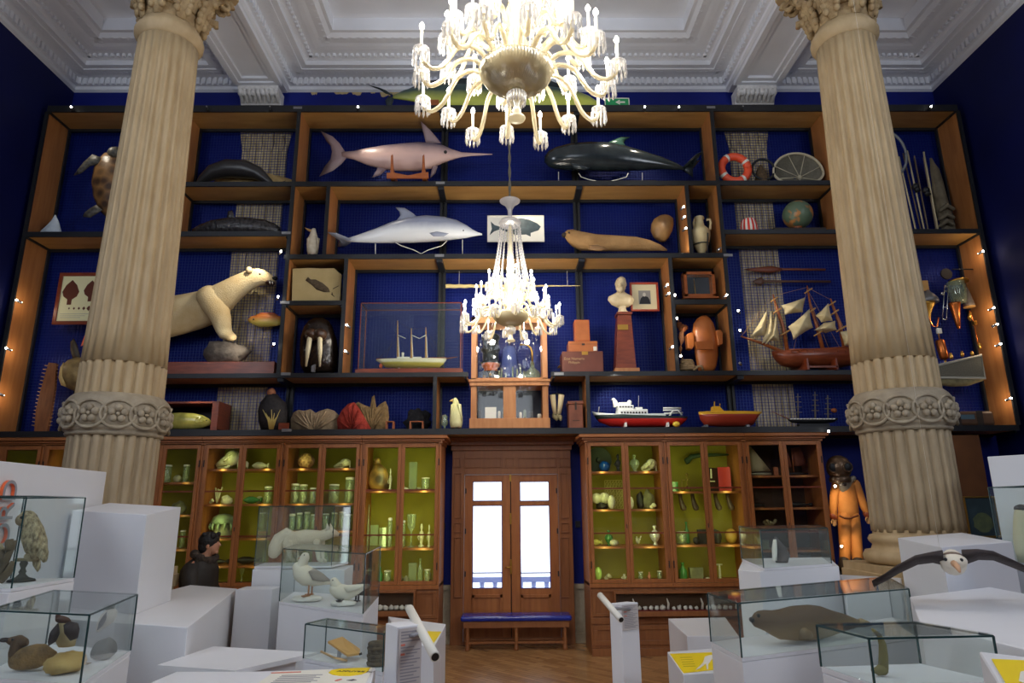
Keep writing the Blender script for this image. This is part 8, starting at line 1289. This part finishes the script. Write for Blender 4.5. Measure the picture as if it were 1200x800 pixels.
def art4(t, x0, x1, z0, z1, y):
    W, H = x1-x0, z1-z0; b = MB(); b.prism([(x0+W*(.5+.3*cos(k*pi/8)*(1+.1*sin(3*k))), y, z0+H*(.36+.24*sin(k*pi/8))) for k in range(16)], (0, .003, 0)); b.build('yellowish_shape', mat('murky_yellow', (104, 112, 70), .6, c2=(70, 84, 60), scale=10), t)
framed('gilt_framed_picture', 'murky blue-green picture in a thin gilt frame, right of the right column', 1137, 581, 1167, 630, 9.4, 'brass', mat('murky_picture', (52, 72, 76), .5, c2=(36, 52, 58), scale=6), .025, art4)
b = MB(); a = P(1137, 630, 9.4); e = P(1168, 630, 9.4); b.box((a.x, 9.36, 0), (e.x+.03, 9.6, a.z-.003)); tag(b.build('picture_ledge', 'dark'), 'dark ledge under the gilt-framed picture', 'ledge')
# man looking into the cabinet
Y = 8.2; t = thing('person', 'man with black hair and dark fur-collared jacket, looking into a cabinet', 'person', (P(235, 700, Y).x, Y, 0)); X = P(236, 660, Y).x; zh = P(243, 627, Y).z; H = zh; s = px(240, 640, Y)
sk_ = mat('skin_tone', (206, 150, 120), .55, c2=(190, 132, 104), scale=8); me = bpy.data.meshes.new('body'); bo = bpy.data.objects.new('body', me); COL.objects.link(bo); bo.parent = t; ORG[bo.name] = ORG['person']
hx = P(243.5, 640, Y).x-X+0; k = H/1.75
V = [(0,0,.98*k,.15), (0,0,1.18*k,.15), (.0,0,1.36*k,.16), (.03,0,1.49*k,.065), (.06,0,1.56*k,.065), (.085,.01,1.62*k,.09), (.09,.01,1.69*k,.075), (-.02,-.19,1.40*k,.062), (.03,-.25,1.14*k,.048), (.2,-.16,1.0*k,.036), (-.02,.19,1.40*k,.062), (.05,.25,1.14*k,.048), (.22,.17,1.0*k,.036), (0,-.1,.9*k,.1), (.02,-.1,.5*k,.065), (0,-.1,.09*k,.045), (.15,-.1,.04,.035), (0,.1,.9*k,.1), (.02,.1,.5*k,.065), (0,.1,.09*k,.045), (.15,.1,.04,.035)]
E_ = [(0,1),(1,2),(2,3),(3,4),(4,5),(5,6),(2,7),(7,8),(8,9),(2,10),(10,11),(11,12),(0,13),(13,14),(14,15),(15,16),(0,17),(17,18),(18,19),(19,20)]
me.from_pydata([(x, y, z) for x, y, z, _ in V], E_, []); bo.location = (X-ORG['person'].x, Y-ORG['person'].y, 0); md = bo.modifiers.new('skin', 'SKIN'); sv = me.skin_vertices[0].data
for i, v in enumerate(V): sv[i].radius = (v[3], v[3])
sv[0].use_root = True; bo.modifiers.new('subsurf', 'SUBSURF').levels = 2; bo.modifiers['subsurf'].render_levels = 2; me.materials.append(sk_)
o3 = Vector((X, Y, 0)); hc = o3+Vector((.088, .01, 1.645*k)); b = MB(); b.ell(hc+Vector((.03, 0, -.02)), (.066, .07, .1), 16, 12); b.tube([hc+Vector((.085, 0, .025)), hc+Vector((.107, 0, -.012)), hc+Vector((.09, 0, -.022))], [.008, .015, .01], 7); b.ell(hc+Vector((.084, 0, -.05)), (.012, .024, .008), 8, 6); b.ell(hc+Vector((.07, 0, -.085)), (.024, .032, .024), 8, 6); b.build('face', sk_, t); b = MB(); b.ell(hc+Vector((.0, -.088, -.015)), (.02, .014, .032), 10, 8); b.build('ear', sk_, t)
b = MB(); b.ell(hc+Vector((-.03, 0, .04)), (.118, .112, .108), 18, 14); b.ell(hc+Vector((-.06, 0, -.02)), (.085, .1, .1), 16, 12)
for j in range(22): b.ell(hc+Vector((-.025+.07*cos(j*2.1), .075*sin(j*1.7), .1+.012*sin(j*3.3))), .03, 8, 6)
b.build('hair', mat('black_hair', (26, 22, 22), .6, bump=.6, bscale=60), t)
JK = mat('dark_jacket', (48, 42, 38), .7, c2=(34, 30, 28), scale=6, bump=.5, bscale=16); b = MB(); R = []
for z, rx, ry, dx in ((.80,.2,.25,.0),(.95,.205,.26,0),(1.1,.195,.255,0),(1.25,.2,.265,-.01),(1.36,.195,.265,-.01),(1.43,.165,.23,0),(1.48,.12,.15,.015),(1.51,.095,.11,.03)): R.append([o3+Vector((dx+rx*cos(a), ry*sin(a), z*k)) for a in [2*pi*j/24 for j in range(24)]])
b.rings(R); b.build('jacket', JK, t)
for y_ in (-1, 1): MB().tube([o3+Vector(q) for q in ((-.02, .2*y_, 1.42*k), (-.0, .26*y_, 1.28*k), (.035, .275*y_, 1.13*k), (.13, .22*y_, 1.04*k), (.2, .17*y_, 1.0*k))], [.085, .09, .08, .07, .06], 14).build('sleeve', JK, t)
b = MB()
for j in range(26): a = 2*pi*j/26; b.ell(o3+Vector((.03+.11*cos(a), .125*sin(a), 1.5*k+.02*sin(2*a)-.03*cos(a))), .038+.008*(j % 3), 7, 5)
b.build('fur_collar', mat('brown_fur', (70, 58, 50), .95, c2=(46, 38, 34), scale=40, bump=.8), t)
for y_ in (-1, 1): MB().tube([o3+Vector(q) for q in ((0, .1*y_, .9*k), (.02, .1*y_, .5*k), (.0, .1*y_, .08))], [.125, .095, .075], 12).build('trouser_leg', mat('dark_trousers', (36, 38, 46), .8), t); b = MB(); b.ell(o3+Vector((.06, .1*y_, .045)), (.15, .055, .05), 12, 8); b.build('shoe', 'black', t)
for y_ in (-1, 1):
    b = MB(); w = o3+Vector((.23, .16*y_, .985*k)); b.tube([w-Vector((.04, 0, -.01)), w, w+Vector((.06, -.01*y_, -.02))], [(.03, .02), (.042, .02), (.036, .018)], 10)
    for j in range(4): q = w+Vector((.055, (-.03+.02*j), -.015)); L4 = (.06, .075, .07, .055)[j]; b.tube([q, q+Vector((L4*.5, 0, -.008)), q+Vector((L4*.8, 0, -.03)), q+Vector((L4*.85, 0, -.05))], [.009, .0088, .008, .006], 7)
    q = w+Vector((0, -.035*y_, -.005)); b.tube([q, q+Vector((.03, -.022*y_, -.01)), q+Vector((.06, -.026*y_, -.02))], [.011, .01, .008], 7); b.build('hand', sk_, t)
